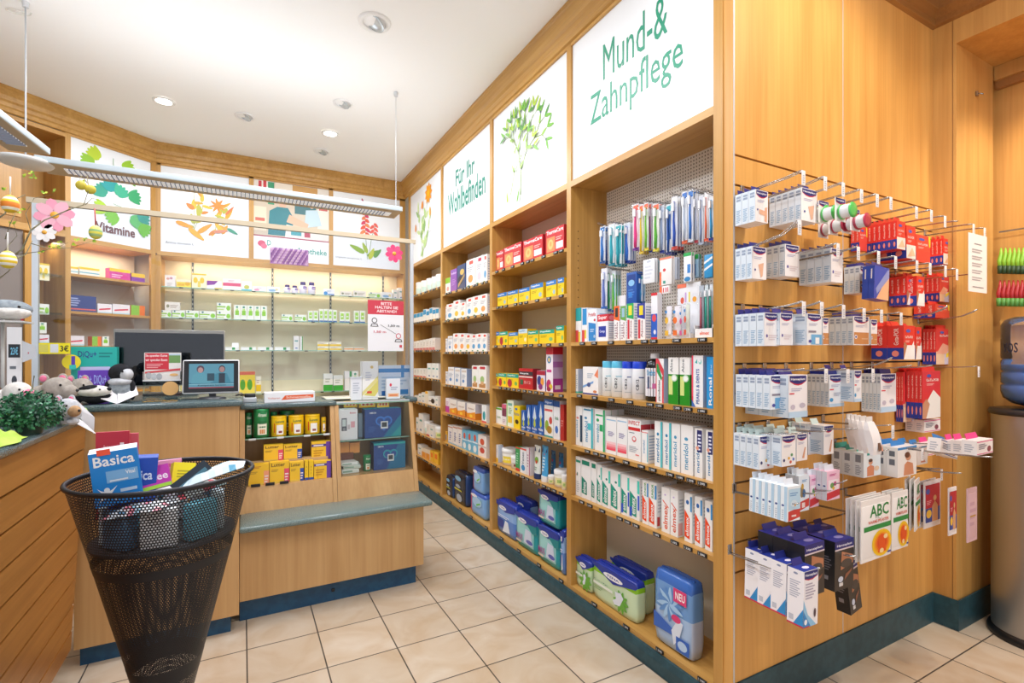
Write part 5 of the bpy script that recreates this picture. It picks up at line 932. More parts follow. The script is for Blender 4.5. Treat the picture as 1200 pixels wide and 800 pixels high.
# row B
stack(1, 862.5, 881.4, 898, 288, 326, 3, 'h_leg', nm='second row next to the post')
stack(1, 899, 920, 936.5, 285.5, 323, 3, 'h_wht', nm='second row, second stack')
stack(1, 937.5, 973.7, 987.5, 290, 330, 4, 'h_wht', nm='second row, widest stack')
stack(1, 990, 1007.6, 1020.5, 311, 343, 3, 'h_tan', nm='second row, stack beside the blue pack')
stack(1, None, 1024, 1041, 311, 350, 2, 'h_org', yf=1.08, nm='second row', tilt=.06, dmax=.022)
stack(1, 1043, 1062.6, 1073.5, 323, 357, 3, 'g_arm', nm='second row beside the peach pack')
stack(1, None, 1074.3, 1083.5, 323, 358, 2, 'g_arm', yf=1.12, nm='second row, narrow red stack')
stack(1, 1085, 1101, 1112, 323, 353, 3, 'g_yel', nm='second row next to the pilaster')
stack(1, None, 1096, 1112.5, 356, 372, 2, 'g_flat', yf=1.13, nm='low pair below the second row')
# row C
stack(2, 862.5, 895.5, 912.5, 366, 405, 4, 'h_wht', nm='third row next to the post')
stack(2, None, 914, 929, 366.5, 404, 3, 'h_wht', yf=1.09, nm='third row, second stack')
stack(2, None, 945.5, 963, 367, 404, 3, 'h_blu', yf=1.06, nm='third row, third stack')
stack(2, None, 964, 971, 372, 404, 2, 'h_tan', yf=1.10, nm='third row, narrow stack behind the third one')
stack(2, 972.5, 1000, 1018.5, 370, 404, 4, 'h_tan', nm='third row, stack with brown fronts')
stack(2, None, 1020.5, 1028, 374, 404, 2, 'h_tan', yf=1.12, nm='third row, narrow stack before the red boxes')
stack(2, 1029, 1041.5, 1052.5, 381, 421, 3, 'g_arm', nm='third row, first red stack')
stack(2, None, 1059, 1072, 381, 421, 2, 'g_arm', yf=1.06, nm='third row, second red stack')
stack(2, None, 1073, 1080, 383, 421, 1, 'g_arm', yf=1.12, nm='third row')
stack(2, 1082, 1097, 1116, 385, 427, 4, 'g_yel', nm='third row next to the pilaster')
# row D
stack(3, 863, 902.5, 922, 440, 480, 5, 'h_blu', nm='fourth row next to the post')
stack(3, None, 924, 946, 439.5, 490, 3, 'h_big', yf=1.05, nm='fourth row, second stack')
stack(3, 947, 971.5, 989, 439, 477, 5, 'h_med', nm='fourth row, third stack')
stack(3, None, 1001, 1009.5, 434, 471, 2, 'h_med', yf=1.08, nm='fourth row, narrow stack')
stack(3, 1010.5, 1032, 1050, 438, 483.5, 5, 'h_big', nm='fourth row, beside the red ones')
stack(3, 1051, 1058.5, 1077.5, 436, 494.5, 3, 'g_yel', nm='fourth row, first tall red stack')
stack(3, None, 1081, 1102, 435, 491, 4, 'g_tall', yf=1.12, dmax=.015, nm='fourth row next to the pilaster')
stack(3, None, 1083, 1102, 492.5, 507, 2, 'w_small', yf=1.14, nm='just below the last tall red box')
# row E (hooks at slit 5)
def hk(row, x, k, L, i, nm, flag=False): hook(x, k, L, None, flag, f'steel display hook {nm}')
r1 = stack(4, 860.8, 889.5, 906.5, 511.5, 550.5, 4, 'h_kid', nm='fifth row next to the post')
r2 = stack(4, None, 916, 932.5, 511, 547, 4, 'h_kid', yf=1.06, nm='fifth row, second stack')
r3 = stack(4, None, 933.5, 946, 509, 540.5, 3, 'h_foot', yf=1.09, nm='fifth row, third stack')
r4 = stack(4, None, 947, 958, 503.5, 533, 2, 'h_foot', yf=1.13, nm='fifth row, fourth stack')
r5 = stack(4, None, 965.3, 976.8, 499, 533, 2, 'h_foot', yf=1.08, nm='fifth row, small stack standing apart')
for i, r in enumerate((r1, r2, r3, r4, r5)): hk(4, r[0], 5, .2+.01*i, i, f'in the fifth row, {ordn(i)} from the post')
# row F
r1 = stack(5, None, 922, 937.3, 571, 612, 6, 'thin_b', yf=1.0, dmax=.022, nm='fanned row of sleeves below the fifth row', tilt=.03)
r2 = stack(5, None, 936, 948, 558, 600, 3, 'thin_c', yf=1.07, dmax=.016, nm='behind the fanned light blue sleeves')
r3 = stack(5, None, 949, 959.5, 558, 595, 2, 'thin_p', yf=1.08, dmax=.016, nm='touching the sleeves with animals')
r4 = stack(5, None, 969, 984, 553, 587, 3, 'thin_p', yf=1.04, dmax=.018, nm='apart on the last hook of the sleeve row')
hk(5, r1[0], 3, .24, 0, 'carrying the fanned light blue sleeves'); hk(5, r2[0], 3, .2, 1, 'carrying the sleeves with animals'); hk(5, r3[0], 3, .2, 2, 'carrying the pair of pink sleeves')
p = onY(992, 562.5, 1.0); hook(p.x, 3, .224, p.z, False, 'steel display hook with pink sleeves on the end of the sleeve row')
# row G: bandage boxes (hang fanned, gaps between)
for i, (a, b_, c, yt, yb) in enumerate([(873.5, 888, 891, 648, 707), (887, 904, 908, 655, 715), (903, 920.5, 925, 662, 723), (920.5, 941, 961.5, 671, 737)]):
    yf = [1.12, 1.06, 1.0, .93][i]; x0 = onY(b_, yt, yf).x; w = .075; xl = onY(a, yt, yf+.052).x; zt = onY(b_, yt, yf).z; zb = onY(b_, yb, yf).z
    me = carton_mesh('bandage', w, zt-zb, .052); o = link('bandage_box', me); o.location = (x0+w/2, yf, zb); o.rotation_euler = (0, .03, 0); link('hang_tab', tab(w, .052, zt-zb, 'bandage'), o)
    tag(o, f"tall white and blue support bandage box, {ordn(3-i)} from the front of its hook", 'carton', 'white bandage boxes')
    gx = x0+w/2
hook(gx, 1, .29, None, False, 'steel display hook carrying the tall white bandage boxes')
for i, (pl, pr, yt, yb, yf, n, tl, nm) in enumerate([(943, 966, 640, 702, .98, 3, 0.0, 'in the stack behind the white bandage boxes'), (978, 1000, 636, 694, 1.0, 3, .02, 'in the upright stack with wrist picture')]):
    r = stack(6, None, pl, pr, yt, yb, n, 'support', yf=yf, dmax=.055, nm=nm, tilt=tl); hook(r[0], 1, .26, None, False, f'steel display hook carrying the black boxes {["next to the white ones", "with the wrist picture"][i]}')
xl = onY(1001, 645, 1.03); me = carton_mesh('support', .075, .20, .05); o = link('bandage_box', me); o.location = (onY(1004, 710, 1.03).x, 1.03, onY(1004, 716, 1.03).z); o.rotation_euler = (0, -.2, 0); link('hang_tab', tab(.075, .05, .2, 'support'), o)
tag(o, 'tall black support bandage box swinging out at a slant', 'carton', 'black support boxes'); hook(onY(990, 640, 1.03).x, 1, .2, None, False, 'steel display hook carrying the slanting black box')
for i, (px, yt, yf) in enumerate([(925, 628, 1.13), (950, 620, 1.14), (972, 618, 1.14)]):
    q = onY(px, yt, yf); me = carton_mesh('support', .072, .19, .05); o = link('bandage_box', me); o.location = (q.x, yf, q.z-.19); link('hang_tab', tab(.072, .05, .19, 'support'), o)
    tag(o, f'tall black support bandage box close to the slatwall, {ordn(i)} from the post', 'carton', 'black support boxes')
# tape rolls on cards
def roll(px, py, yf, col, lab, k):
    q = onY(px, py, yf); o = empty('tape_roll', (q.x, yf, q.z)); tag(o, lab, 'tape roll', 'plaster tape rolls on cards')
    b = MB(); b.box(-.035, .022, -.032, .03, .0235, .05, '#f2f0f0'); b.decals((-.035, .0219, -.032), (.065, 0, 0), (0, 0, .082), [('p', [(.08, .98), (.08, .8), (.5, .72), (.95, .8), (.95, .98)], '#c8304a'), ('p', [(.06, .99), (.06, .83), (.5, .76), (.96, .83), (.96, .99)], '#232a72'), ('t', .14, .85, .86, .93, 'Hansaplast', '#f2f3fa', 0)]); b.build('card', o)
    ax = Matrix.Rotation(math.pi/2, 4, 'X'); b = MB()
    b.lathe([(.013, -.019), (.026, -.019), (.027, -.017), (.027, -.015)], M(col, .3), 24, ax=ax); b.lathe([(.027, .017), (.027, .019), (.013, .019)], M(col, .3), 24, ax=ax); b.lathe([(.013, .019), (.013, -.019)], M(col, .35), 20, ax=ax, caps=False); b.build('spool', o)
    b = MB(); b.lathe([(.0235, -.015), (.0235, .017)], M('#e8ecf0', .6), 24, ax=ax, caps=True); t = b.build('tape', o)
for i, (px, py, yf) in enumerate([(956, 251, 1.13), (963, 250, 1.10), (973, 250, 1.06), (993, 247, .99)]): roll(px, py, yf, '#4fbf5f', f'green tape roll hanging on a white card, {ordn(3-i)} from the front', 13)
for i, (px, py, yf) in enumerate([(972, 268, 1.14), (984, 264, 1.09), (1000, 262, 1.05), (1010, 259, 1.02)]): roll(px, py, yf, '#b02f4c', f'crimson tape roll below the green ones, {ordn(3-i)} from the front', 13)
# curved white packs
D('bag', '#f0eeee', [('p', [(.3, .1), (.8, .1), (.9, .45), (.5, .5)], '#6a4a3c'), ('l', .4, .62, .85, .74, 2, '#a8a4b0'), ('p', [(.7, .05), (1, .05), (1, .3)], '#e0a088')], L=[('r', .0, .5, 1, 1, '#8a8690')], look='white bulging dressing pack')
for k in range(5):
    yf = 1.14-.045*k; q = onY([995, 1000, 1005, 1011, 1018][k], 490+k, yf); b = MB(); n = 8; w = .055
    def pf(t): return .005+.007*math.sin(math.pi*t)
    H2 = .112; vs = []
    for j in range(n+1):
        t = j/n; dd = pf(t); ww = w/2*(1 if t < .8 else 1-.25*(t-.8)/.2); sh = -.022*math.cos(t*1.5)*(1-t*.4); vs += [(-ww, sh-dd, H2*t), (ww, sh-dd, H2*t), (ww, sh+dd, H2*t), (-ww, sh+dd, H2*t)]
    fs = [(0, 3, 2, 1), (4*n, 4*n+1, 4*n+2, 4*n+3)]
    for j in range(n): fs += [(4*j+i, 4*j+(i+1) % 4, 4*j+4+(i+1) % 4, 4*j+4+i) for i in range(4)]
    b.add(vs, fs, '#efedee'); b.decals((-w/2, -.034, .006), (w, 0, 0), (0, .012, .06), [('p', [(.45, .1), (.9, .15), (.85, .75), (.6, .8)], '#6a4f44'), ('p', [(.8, .1), (1, .1), (1, .5)], '#e2a58c')])
    o = b.build('dressing_pack'); o.location = (q.x, yf, q.z-H2); tag(o, f'white bulging dressing pack on its hook, {ordn(4-k)} from the front', 'pack', 'bulging white packs'); b = MB(); b.box(-.02, -.002, H2, .02, .002, H2+.018, '#e6e4e2'); b.build('hang_tab', o)
hook(onY(1008, 495, 1.08).x, 5, .25, None, True, 'steel display hook carrying the bulging white packs')
r = stack(5, None, 1012, 1032, 531, 560, 3, 'p_couple', yf=1.08, dmax=.04, nm='below the bulging packs'); hook(r[0], 4, .2, None, False, 'steel display hook carrying boxes with teal heads')
r = stack(5, None, 1052, 1074, 525, 560, 4, 'p_woman', yf=1.03, dmax=.04, nm='beside the teal headed boxes'); hook(r[0], 4, .24, None, True, 'steel display hook carrying the heat pad boxes')
r = stack(5, None, 1075.5, 1087, 523, 545, 2, 'p_foot', yf=1.05, dmax=.04, nm='behind the heat pad boxes'); hook(r[0], 4, .22, None, True, 'steel display hook carrying boxes with foot picture')
for i, (pl, pr, yt, yb, yf, tl, k) in enumerate([(1088, 1100, 520, 534, 1.06, 0, 'w_small'), (1101, 1122, 519, 537, .96, .25, 'w_smallb'), (1121, 1130.5, 517, 532, .93, 0, 'w_small'), (1131, 1143, 517, 533, .87, 0, 'w_small'), (1145, 1163.5, 517, 534, .80, 0, 'w_small')]):
    x0 = onY(pl, yt, yf); x1 = onY(pr, yt, yf).x; zb = onY(pl, yb, yf).z; w = x1-x0.x; me = carton_mesh(k, w, x0.z-zb, .045); o = link('plaster_box', me); o.location = ((x0.x+x1)/2, yf, zb); o.rotation_euler = (0, tl, 0); link('hang_tab', tab(w, .045, x0.z-zb, k), o)
    tag(o, f"{DES[k]['look']} in the row reaching far out to the cooler, {ordn(i)} one", 'carton', 'small boxes on long hook')
q = onY(1152, 514, .80); hook(q.x-.005, 4, .45, None, False, 'very long steel hook carrying the small pink lined boxes'); 
# flat pouches
D('abc', '#f2efec', [('t', .28, .70, .92, .90, 'ABC', '#15833f', 0), ('t', .22, .60, .92, .65, 'WARME-PFLASTER', '#d86a5a', 0), ('r', .08, .49, 1, .57, '#1f8f45')]+[('d', .68, .25, .34*(1-.12*k), .22*(1-.12*k), c) for k, c in enumerate(['#f2c81e', '#f4b81c', '#f0961c', '#e8741a', '#e0521c', '#d8401c'])]+[('p', [(.55, .36), (.66, .40), (.8, .36), (.78, .2), (.82, .1), (.54, .1), (.58, .22)], '#e4561e'), ('d', .8, .34, .07, .04, '#f7d9a0'), ('d', .66, .12, .07, .04, '#f7d9a0'), ('r', .86, .05, .98, .08, '#3a4a9c')], look='white heat plaster pouch with green letters')
D('redpouch', '#eeeaec', [('r', .06, .42, .94, .92, '#b81f34'), ('d', .2, .78, .12, .06, '#4a5ab0'), ('r', .06, .12, .94, .42, '#2f4a9c'), ('p', [(.45, .12), (.45, .45), (.62, .56), (.8, .45), (.8, .12)], '#d8a070'), ('d', .62, .62, .1, .06, '#d8a878'), ('d', .25, .3, .16, .09, '#f2c23c'), ('l', .12, .5, .4, .6, 3, '#e8a0a4')], look='red and white heat pad pouch')
def pouch(px0, px1, yt, yb, yf, key, n, lab, gap=.016, rz=0):
    a = onY(px0, yt, yf); c = onY(px1, yt, yf); zb = onY(px0, yb, yf).z; w = c.x-a.x; h = a.z-zb
    b = MB(); s = DES[key]; N = 6
    b.box(-w/2, 0, 0, w/2, .004, h, s['base']); b.bbox(-w/2+.008, -.001, .012, w/2-.008, .006, h-.02, s['base'], .003); b.decals((-w/2, -.0014, 0), (w, 0, 0), (0, 0, h), s['F']); me = b.mesh('pouch')
    for k in range(n):
        o = link('heat_pouch', me); o.location = ((a.x+c.x)/2, yf+k*gap, zb); o.rotation_euler = (0, 0, rz); tag(o, f"{s['look']}, {lab}"+('' if n == 1 else f', {ordn(k)} from the front'), 'pouch', 'heat pad pouches on the slatwall')
    return (a.x+c.x)/2
x = pouch(1009, 1043.5, 588, 661, .98, 'abc', 4, 'largest looking stack above the black boxes'); hook(x, 2, .26, None, False, 'steel display hook carrying the first heat plaster pouches')
x = pouch(1045, 1064, 578, 646, 1.02, 'abc', 3, 'second stack'); hook(x, 2, .22, None, False, 'steel display hook carrying the second heat plaster pouches')
x = pouch(1068, 1082, 563, 622, 1.02, 'abc', 3, 'half covered stack touching the red pouch', rz=.25); 
x = pouch(1083, 1102, 565, 620, 1.03, 'redpouch', 2, 'next to the pilaster'); hook(x, 3, .22, None, True, 'steel display hook carrying the red pouches')
q = onY(1117, 571, .95); x2 = q.x; hook(x2, 3, .3, None, False, 'long steel hook reaching past the pilaster'); 
x = pouch(1112, 1121, 572, 628, .97, 'redpouch', 1, 'hanging alone in front of the pilaster')
D('pinkcard', '#d8b4bc', [('l', .2, .3, .8, .8, 4, '#c8a0b0'), ('r', .2, .46, .8, .49, '#b89040')], look='blank pinkish card')
x = pouch(1134, 1145, 573, 636, .86, 'pinkcard', 1, 'hanging on the hook tip near the cooler')
# notice sheet
a = onY(1135, 272, .992); c = onY(1156.5, 272, .992); zb = onY(1135, 341, .992).z
b = MB(); w = c.x-a.x; h = a.z-zb; b.box(0, 0, 0, w, .0012, h, '#eeebe8'); b.decals((0, -.0001, 0), (w, 0, 0), (0, 0, h), [('r', .3, .82, .7, .84, '#8a8a90')]+[('l', .18, .2+.12*k, .82, .28+.12*k, 2, '#a8a6aa') for k in range(5)]+[('r', .2, .08, .8, .095, '#8a8a90')])
o = b.build('notice_sheet'); o.location = (a.x, .992, zb); tag(o, 'white printed sheet hanging from two hooks beside the pilaster', 'paper sheet')
# ================================================================ TOOTHBRUSH PEGS
def brush(px0, px1, yt, yb, xf, cols, lab, n=3, gap=.018, cat='toothbrush'):
    a = onX(px0, yt, xf); c = onX(px1, yt, xf); zb = onX(px0, yb, xf).z; w = a.y-c.y; h = a.z-zb
    b = MB(); b.bbox(-w/2, .000, 0, w/2, .008, h, BLISTER, .002); me = b.mesh('blister_shell')
    b = MB(); b.box(-w/2, .0085, 0, w/2, .0095, h, '#f3f5f8'); b.decals((-w/2, .0084, 0), (w, 0, 0), (0, 0, h), [('r', .08, .3, .92, .8, cols[0])]); b.decals((-w/2, .0084, 0), (w, 0, 0), (0, 0, h), [('r', .1, .86, .9, .97, cols[2]), ('r', 0, 0, 1, .06, cols[3])]); card = b.mesh('backing_card')
    b = MB(); b.tube([(0, .004, h*.06), (w*.05, .0045, h*.3), (-w*.04, .004, h*.55), (0, .004, h*.7), (0, .004, h*.9)], [w*.17, w*.19, w*.12, w*.09, w*.11], M(cols[1], .3), 8); b.box(-w*.17, -.006, h*.72, w*.17, .001, h*.88, '#f2f6fa'); br = b.mesh('toothbrush')
    for k in range(n):
        o = empty('toothbrush_pack', (xf+k*gap, (a.y+c.y)/2, zb), RX); tag(o, lab+('' if n == 1 else f', {ordn(k)} from the front'), 'toothbrush', 'toothbrush packs on the peg board')
        link('blister_shell', me, o); link('backing_card', card, o); link('brush', br, o)
    b = MB()
    for s in (-.006, .006): b.tube([(0, s, .0), (xf-XBK-.01, s, .004), (xf-XBK-.018, s*.8, .012)], .0014, STEELD, 5)
    o = b.build('peg_hook'); o.location = (XBK-.001, (a.y+c.y)/2, a.z+.004); tag(o, f'thin steel peg hook behind the {lab}', 'hook', 'steel peg hooks')
NAVY = '#2a3f9c'
for it in [(701.5, 707.8, 266, 309, 1.64, ('#dfe8f4', '#2d78c8', '#3d86d0', '#1f5fb0'), 'blue and white toothbrush pack next to the divider'),
 (708.3, 711.3, 270, 311, 1.66, ('#3f6fc0', '#28479c', '#2d60b0', '#1f3f90'), 'dark blue narrow toothbrush pack', 2),
 (711.8, 719, 263, 312, 1.64, ('#cfe8ec', '#2fa8b8', '#e0f0f2', '#2c9cb0'), 'pale turquoise toothbrush pack'),
 (719.6, 727, 264, 313, 1.64, ('#5fc0c8', '#1f98a8', '#3fb0b8', '#1f8c9c'), 'turquoise toothbrush pack'),
 (729.6, 737, 262, 309, 1.67, ('#eef2f6', '#2d6fd0', '#d8e2ee', '#2a4fb0'), 'white and blue toothbrush pack with red dot'),
 (740, 747.3, 240, 294, 1.66, ('#f4dfe4', '#e4408c', '#f4704a', '#7a2f9c'), 'pink toothbrush pack with orange head'),
 (747.6, 752.5, 240, 298, 1.66, ('#f2efe0', '#e8c81e', '#f4704a', '#e8c83c'), 'yellow toothbrush pack with orange head'),
 (753, 758.5, 238, 294, 1.66, ('#eef2e6', '#7ac83c', '#f4704a', '#e8d83c'), 'lime toothbrush pack with orange head'),
 (759, 763, 238, 296, 1.68, ('#f2ecf2', '#b03f9c', '#f4704a', '#2f3f9c'), 'purple toothbrush pack with orange head', 2),
 (763.5, 771, 239, 295, 1.66, ('#f2f2ea', '#5fb83c', '#f4704a', '#e8d83c'), 'green toothbrush pack with orange head'),
 (771.5, 777, 241, 297, 1.67, ('#e8ecf2', '#9ab0d0', '#c8d4e4', NAVY), 'silver grey toothbrush pack with navy foot'),
 (779, 785, 240, 299, 1.66, ('#3f6fb8', '#1f4f9c', '#2fb0c0', '#1f2f7c'), 'deep blue toothbrush pack with teal head'),
 (785.3, 792.5, 231, 293, 1.65, ('#e6ecf6', '#2d55b8', '#f2efe8', '#d84a3c'), 'white pack with royal blue toothbrush'),
 (793, 797, 234, 297, 1.69, ('#d8dce6', '#c83f3c', '#e8704a', '#3a3f5c'), 'narrow grey pack with red toothbrush', 2),
 (797.3, 804, 225, 286, 1.65, ('#eef2f6', '#c8d4e0', '#3d78c8', '#e8663c'), 'white toothbrush pack with blue and orange print'),
 (804.5, 811, 223, 284, 1.65, ('#e8eef8', '#2d78d0', '#4a86d0', '#dfe8f2'), 'white pack holding a bright blue toothbrush'),
 (812, 816.5, 227, 285, 1.66, ('#eceaf0', '#a8b4c8', '#e8e8ee', '#c84a5a'), 'clear pack with grey and red toothbrush'),
 (817, 823, 229, 287, 1.66, ('#e6eaf2', '#8fa4c8', '#dfe4ee', '#b8c4d8'), 'clear pack with pale blue toothbrush'),
 (823.6, 828.6, 226, 283, 1.64, ('#f2eeee', '#ef6a3c', '#f2f2f4', '#e85a2c'), 'white and orange toothbrush pack next to the post'),
 (829, 835.4, 230, 282, 1.64, ('#cfe2f2', '#2f9ad0', '#e8eef4', NAVY), 'light blue toothbrush pack next to the post'),
 (703, 710, 315, 362, 1.64, ('#e6ecf6', '#6a7fc8', '#f2f2f6', '#2d6fc0'), 'white blue toothbrush pack in the lower row by the divider'),
 (710.6, 715, 316, 365, 1.66, ('#bcd8e8', '#2f9a6a', '#dfe8ee', '#1f5fa0'), 'green and blue toothbrush pack in the lower row'),
 (715.4, 720, 317, 366, 1.66, ('#a9d4e4', '#6ac83c', '#dfe8ee', '#1f4fa0'), 'lime and blue toothbrush pack in the lower row'),
 (747, 751.6, 323, 355, 1.68, ('#c8e0ea', '#2f86c0', '#3fa8a0', '#2f6fb0'), 'narrow teal toothbrush pack in the lower row', 2)]:
    brush(*it[:7], n=it[7] if len(it) > 7 else 3)
def card(px0, px1, yt, yb, xf, base, dec, lab, n=2, gap=.014, th=.008):
    a = onX(px0, yt, xf); c = onX(px1, yt, xf); zb = onX(px0, yb, xf).z; w = a.y-c.y; h = a.z-zb; b = MB(); b.bbox(-w/2, 0, 0, w/2, th, h, base, .002); b.decals((-w/2, 0, 0), (w, 0, 0), (0, 0, h), dec); me = b.mesh('care_pack')
    for k in range(n):
        o = link('care_pack', me); o.location = (xf+k*gap, (a.y+c.y)/2, zb); o.rotation_euler = (0, 0, RX); tag(o, lab+('' if n == 1 else f', {ordn(k)} from the front'), 'pack', 'dental care packs on the peg board')
card(734, 746, 320, 357, 1.66, '#1f55a8', [('r', .1, .6, .9, .92, '#1a3f8c'), ('d', .5, .66, .3, .1, '#8ac0e8'), ('l', .2, .2, .8, .5, 4, '#4a80c8'), ('d', .4, .3, .2, .08, '#2f7fd0')], 'tall blue electric toothbrush box on the peg board', 1, th=.04)
card(753.5, 767, 305, 333, 1.66, '#eef1f4', [('l', .15, .2, .85, .8, 4, '#d8dce6'), ('d', .5, .9, .2, .05, '#c8d0dc')], 'white interdental brush pack')
card(767.5, 771.5, 305, 331, 1.69, '#a9c8d4', [], 'narrow bluish pack beside the white brush packs', 1)
card(773, 787, 303, 335, 1.65, '#f2f0ee', [('d', .4, .55, .12, .06, '#d84a4a'), ('r', 0, 0, .15, .5, '#ef6a3c'), ('r', .3, .06, .5, .16, '#3a9a8a'), ('r', .0, .93, 1, 1, '#ef8a6a')], 'white interdental pack with orange edge')
card(788, 793, 302, 328, 1.67, '#c3ccda', [], 'grey blue pack behind the orange edged ones')
card(801, 810, 297, 331, 1.65, '#eef2f6', [('r', 0, .88, 1, 1, '#2fae5a'), ('r', .5, .3, .9, .6, '#3a86d0'), ('d', .5, .1, .4, .08, '#2f86c0')], 'white pack with green header and blue print')
card(811, 818.5, 299, 326, 1.68, '#9cc0d8', [('r', 0, .8, 1, 1, '#28a04c'), ('r', .2, .1, .6, .6, '#3a6ab0')], 'blue pack with green header')
card(825, 835, 299, 326, 1.65, '#2f96d0', [('p', [(0, .4), (1, .6), (1, .5), (0, .3)], '#eef4f8'), ('p', [(0, .7), (1, .9), (1, .8), (0, .6)], '#eef4f8')], 'bright blue striped pack next to the post')
card(773, 784.5, 336, 345, 1.64, '#f2efee', [('r', 0, 0, .25, 1, '#ef6a3c'), ('r', .35, .2, .45, .8, '#d84a5a'), ('r', .6, .2, .7, .8, '#d84a5a'), ('r', .8, .2, .88, .8, '#d84a5a')], 'small white pack with red sticks', 1)
# items standing on the top shelf of the tooth care bay
z0 = 1.4155
def stand(px0, px1, yt, xf, d, key, lab, name='carton', cat='carton'):
    a = onX(px0, yt, xf); c = onX(px1, yt, xf); w = a.y-c.y-.001; me = carton_mesh(key, w, a.z-z0, d); o = link(name, me); o.location = (xf, (a.y+c.y)/2, z0); o.rotation_euler = (0, 0, RX); tag(o, lab, cat); return o
stand(763, 770.4, 343.5, A+.05, .03, 'rbtube', 'tall white and blue toothbrush tube with red cap line')
o = empty('counter_display', (A+.06, (onX(786, 333, A+.06).y+onX(813, 333, A+.06).y)/2, z0), RX); tag(o, 'white cardboard display with childrens toothbrush motifs', 'display')
a = onX(786, 333, A+.06); c = onX(813, 333, A+.06); w = a.y-c.y; h = a.z-z0
b = MB(); b.box(-w/2, .04, 0, w/2, .044, h, '#eef0f4'); b.decals((-w/2, .04, 0), (w, 0, 0), (0, 0, h), [('d', .22, .7, .13, .1, '#e8eaf0'), ('d', .22, .7, .08, .06, '#e0604a'), ('d', .75, .72, .15, .1, '#e8eaf0'), ('d', .75, .7, .09, .05, '#f0a83c'), ('r', .5, .66, .56, .84, '#f0e04a'), ('r', .34, .66, .40, .84, '#c8a0d8'), ('r', .0, .93, .4, 1, '#ef7a5a')]); b.build('back_card', o)
b = MB(); b.box(-w/2, -.02, 0, w/2, .04, .02, '#eef0f4'); b.build('tray', o)
for k, (px0, px1, yt, c1, c2) in enumerate([(778, 784.5, 358, '#f2f0f6', '#e8b83c'), (787, 795, 358, '#f2f0f6', '#e8722c'), (795.5, 800, 360, '#dfe4f0', '#c85a8c'), (800.5, 805, 356, '#e8efe0', '#d85a3c')]):
    xf = A+.03; a = onX(px0, yt, xf); c = onX(px1, yt, xf); b = MB(); w = a.y-c.y; h = a.z-z0; b.bbox(-w/2, 0, 0, w/2, .02, h, BLISTER, .003); b.box(-w/2+.001, .016, .001, w/2-.001, .018, h-.002, c1); b.decals((-w/2, 0, 0), (w, 0, 0), (0, 0, h), [('d', .5, .55, .3, .1, c2), ('r', .2, .1, .8, .25, c2), ('d', .4, .8, .2, .05, '#3a86c8')])
    o = b.build('childrens_toothbrush_pack'); o.location = (xf, (a.y+c.y)/2, z0+.0); o.rotation_euler = (0, 0, RX); tag(o, f'small childrens toothbrush pack with bright motif, {ordn(k)} from far end', 'toothbrush')
xf = A+.03; a = onX(813.5, 330, xf); c = onX(835.5, 330, xf); yc = (a.y+c.y)/2; w = a.y-c.y
o = empty('brush_tray_display', (xf, yc, z0), RX); tag(o, 'white cardboard tray display holding toothbrush packs by the post', 'display')
b = MB(); b.box(-w/2, 0, 0, w/2, .004, .036, '#f2f2f4'); b.box(-w/2, .08, 0, w/2, .084, .12, '#eceef2'); b.box(-w/2, 0, 0, -w/2+.003, .084, .05, '#f2f2f4'); b.box(w/2-.003, 0, 0, w/2, .084, .05, '#f2f2f4'); b.decals((-w/2, 0, 0), (w, 0, 0), (0, 0, .036), [('t', .3, .3, .8, .7, 'elmex', '#ef5a2c', 0)]); b.build('tray', o)
for k, (u, c1, c2) in enumerate([(-.38, '#b8c2cc', '#c85a6a'), (-.12, '#d8e6ea', '#2fb8a0'), (.12, '#dfe8ee', '#1f9c88'), (.36, '#eee6ea', '#ef6a5a')]):
    b = MB(); b.bbox(-.014, 0, 0, .014, .014, .21, BLISTER, .002); b.box(-.0135, .012, 0, .0135, .0135, .208, c1); b.tube([(0, .005, .01), (.001, .005, .09), (0, .005, .18)], [.005, .004, .003], M(c2, .3), 8); b.box(-.004, .0, .16, .004, .008, .185, '#f4f6f8')
    q = b.build('toothbrush_pack'); q.location = (xf+.02, yc-u*w, z0+.003); q.rotation_euler = (0, 0, RX); tag(q, f'slim toothbrush pack in the white tray display, {ordn(k)} from far end', 'toothbrush')
stand(722, 733, 347, A+.12, .004, 'whiteside', 'white card standing behind the slim cartons', 'price_card', 'card')
b = MB(); b.box(0, 0, 0, .10, .003, .075, '#d8ccd0'); b.decals((0, 0, 0), (.1, 0, 0), (0, 0, .075), [('d', .8, .4, .12, .3, '#6a3a34'), ('r', .1, .5, .6, .6, '#d89aa0'), ('l', .1, .2, .6, .4, 2, '#c0a8b0')]); q = onX(708, 412, XBK-.01); o = b.build('small_poster'); o.location = (XBK-.006, q.y, 1.245); o.rotation_euler = (0, 0, RX); tag(o, 'faded card with dark haired figure on the peg board', 'card')
# ================================================================ COUNTERS
# tall wooden counter
root = empty('service_counter', (0, 0, 0)); tag(root, 'oak service counter with dark granite top behind the mesh bin', 'counter'); CL = root
b = MB(); b.box(-.632, 2.76, .09, -.014, 3.3, 1.10, W_COUNT); b.build('body', root)
b = MB(); b.box(-.62, 2.80, 0, -.05, 3.25, .09, M_KICKB); b.build('plinth', root)
b = MB(); b.bbox(-1.35, 2.735, 1.10, .004, 3.3, 1.13, G_TOP, .010); b.build('worktop', root)
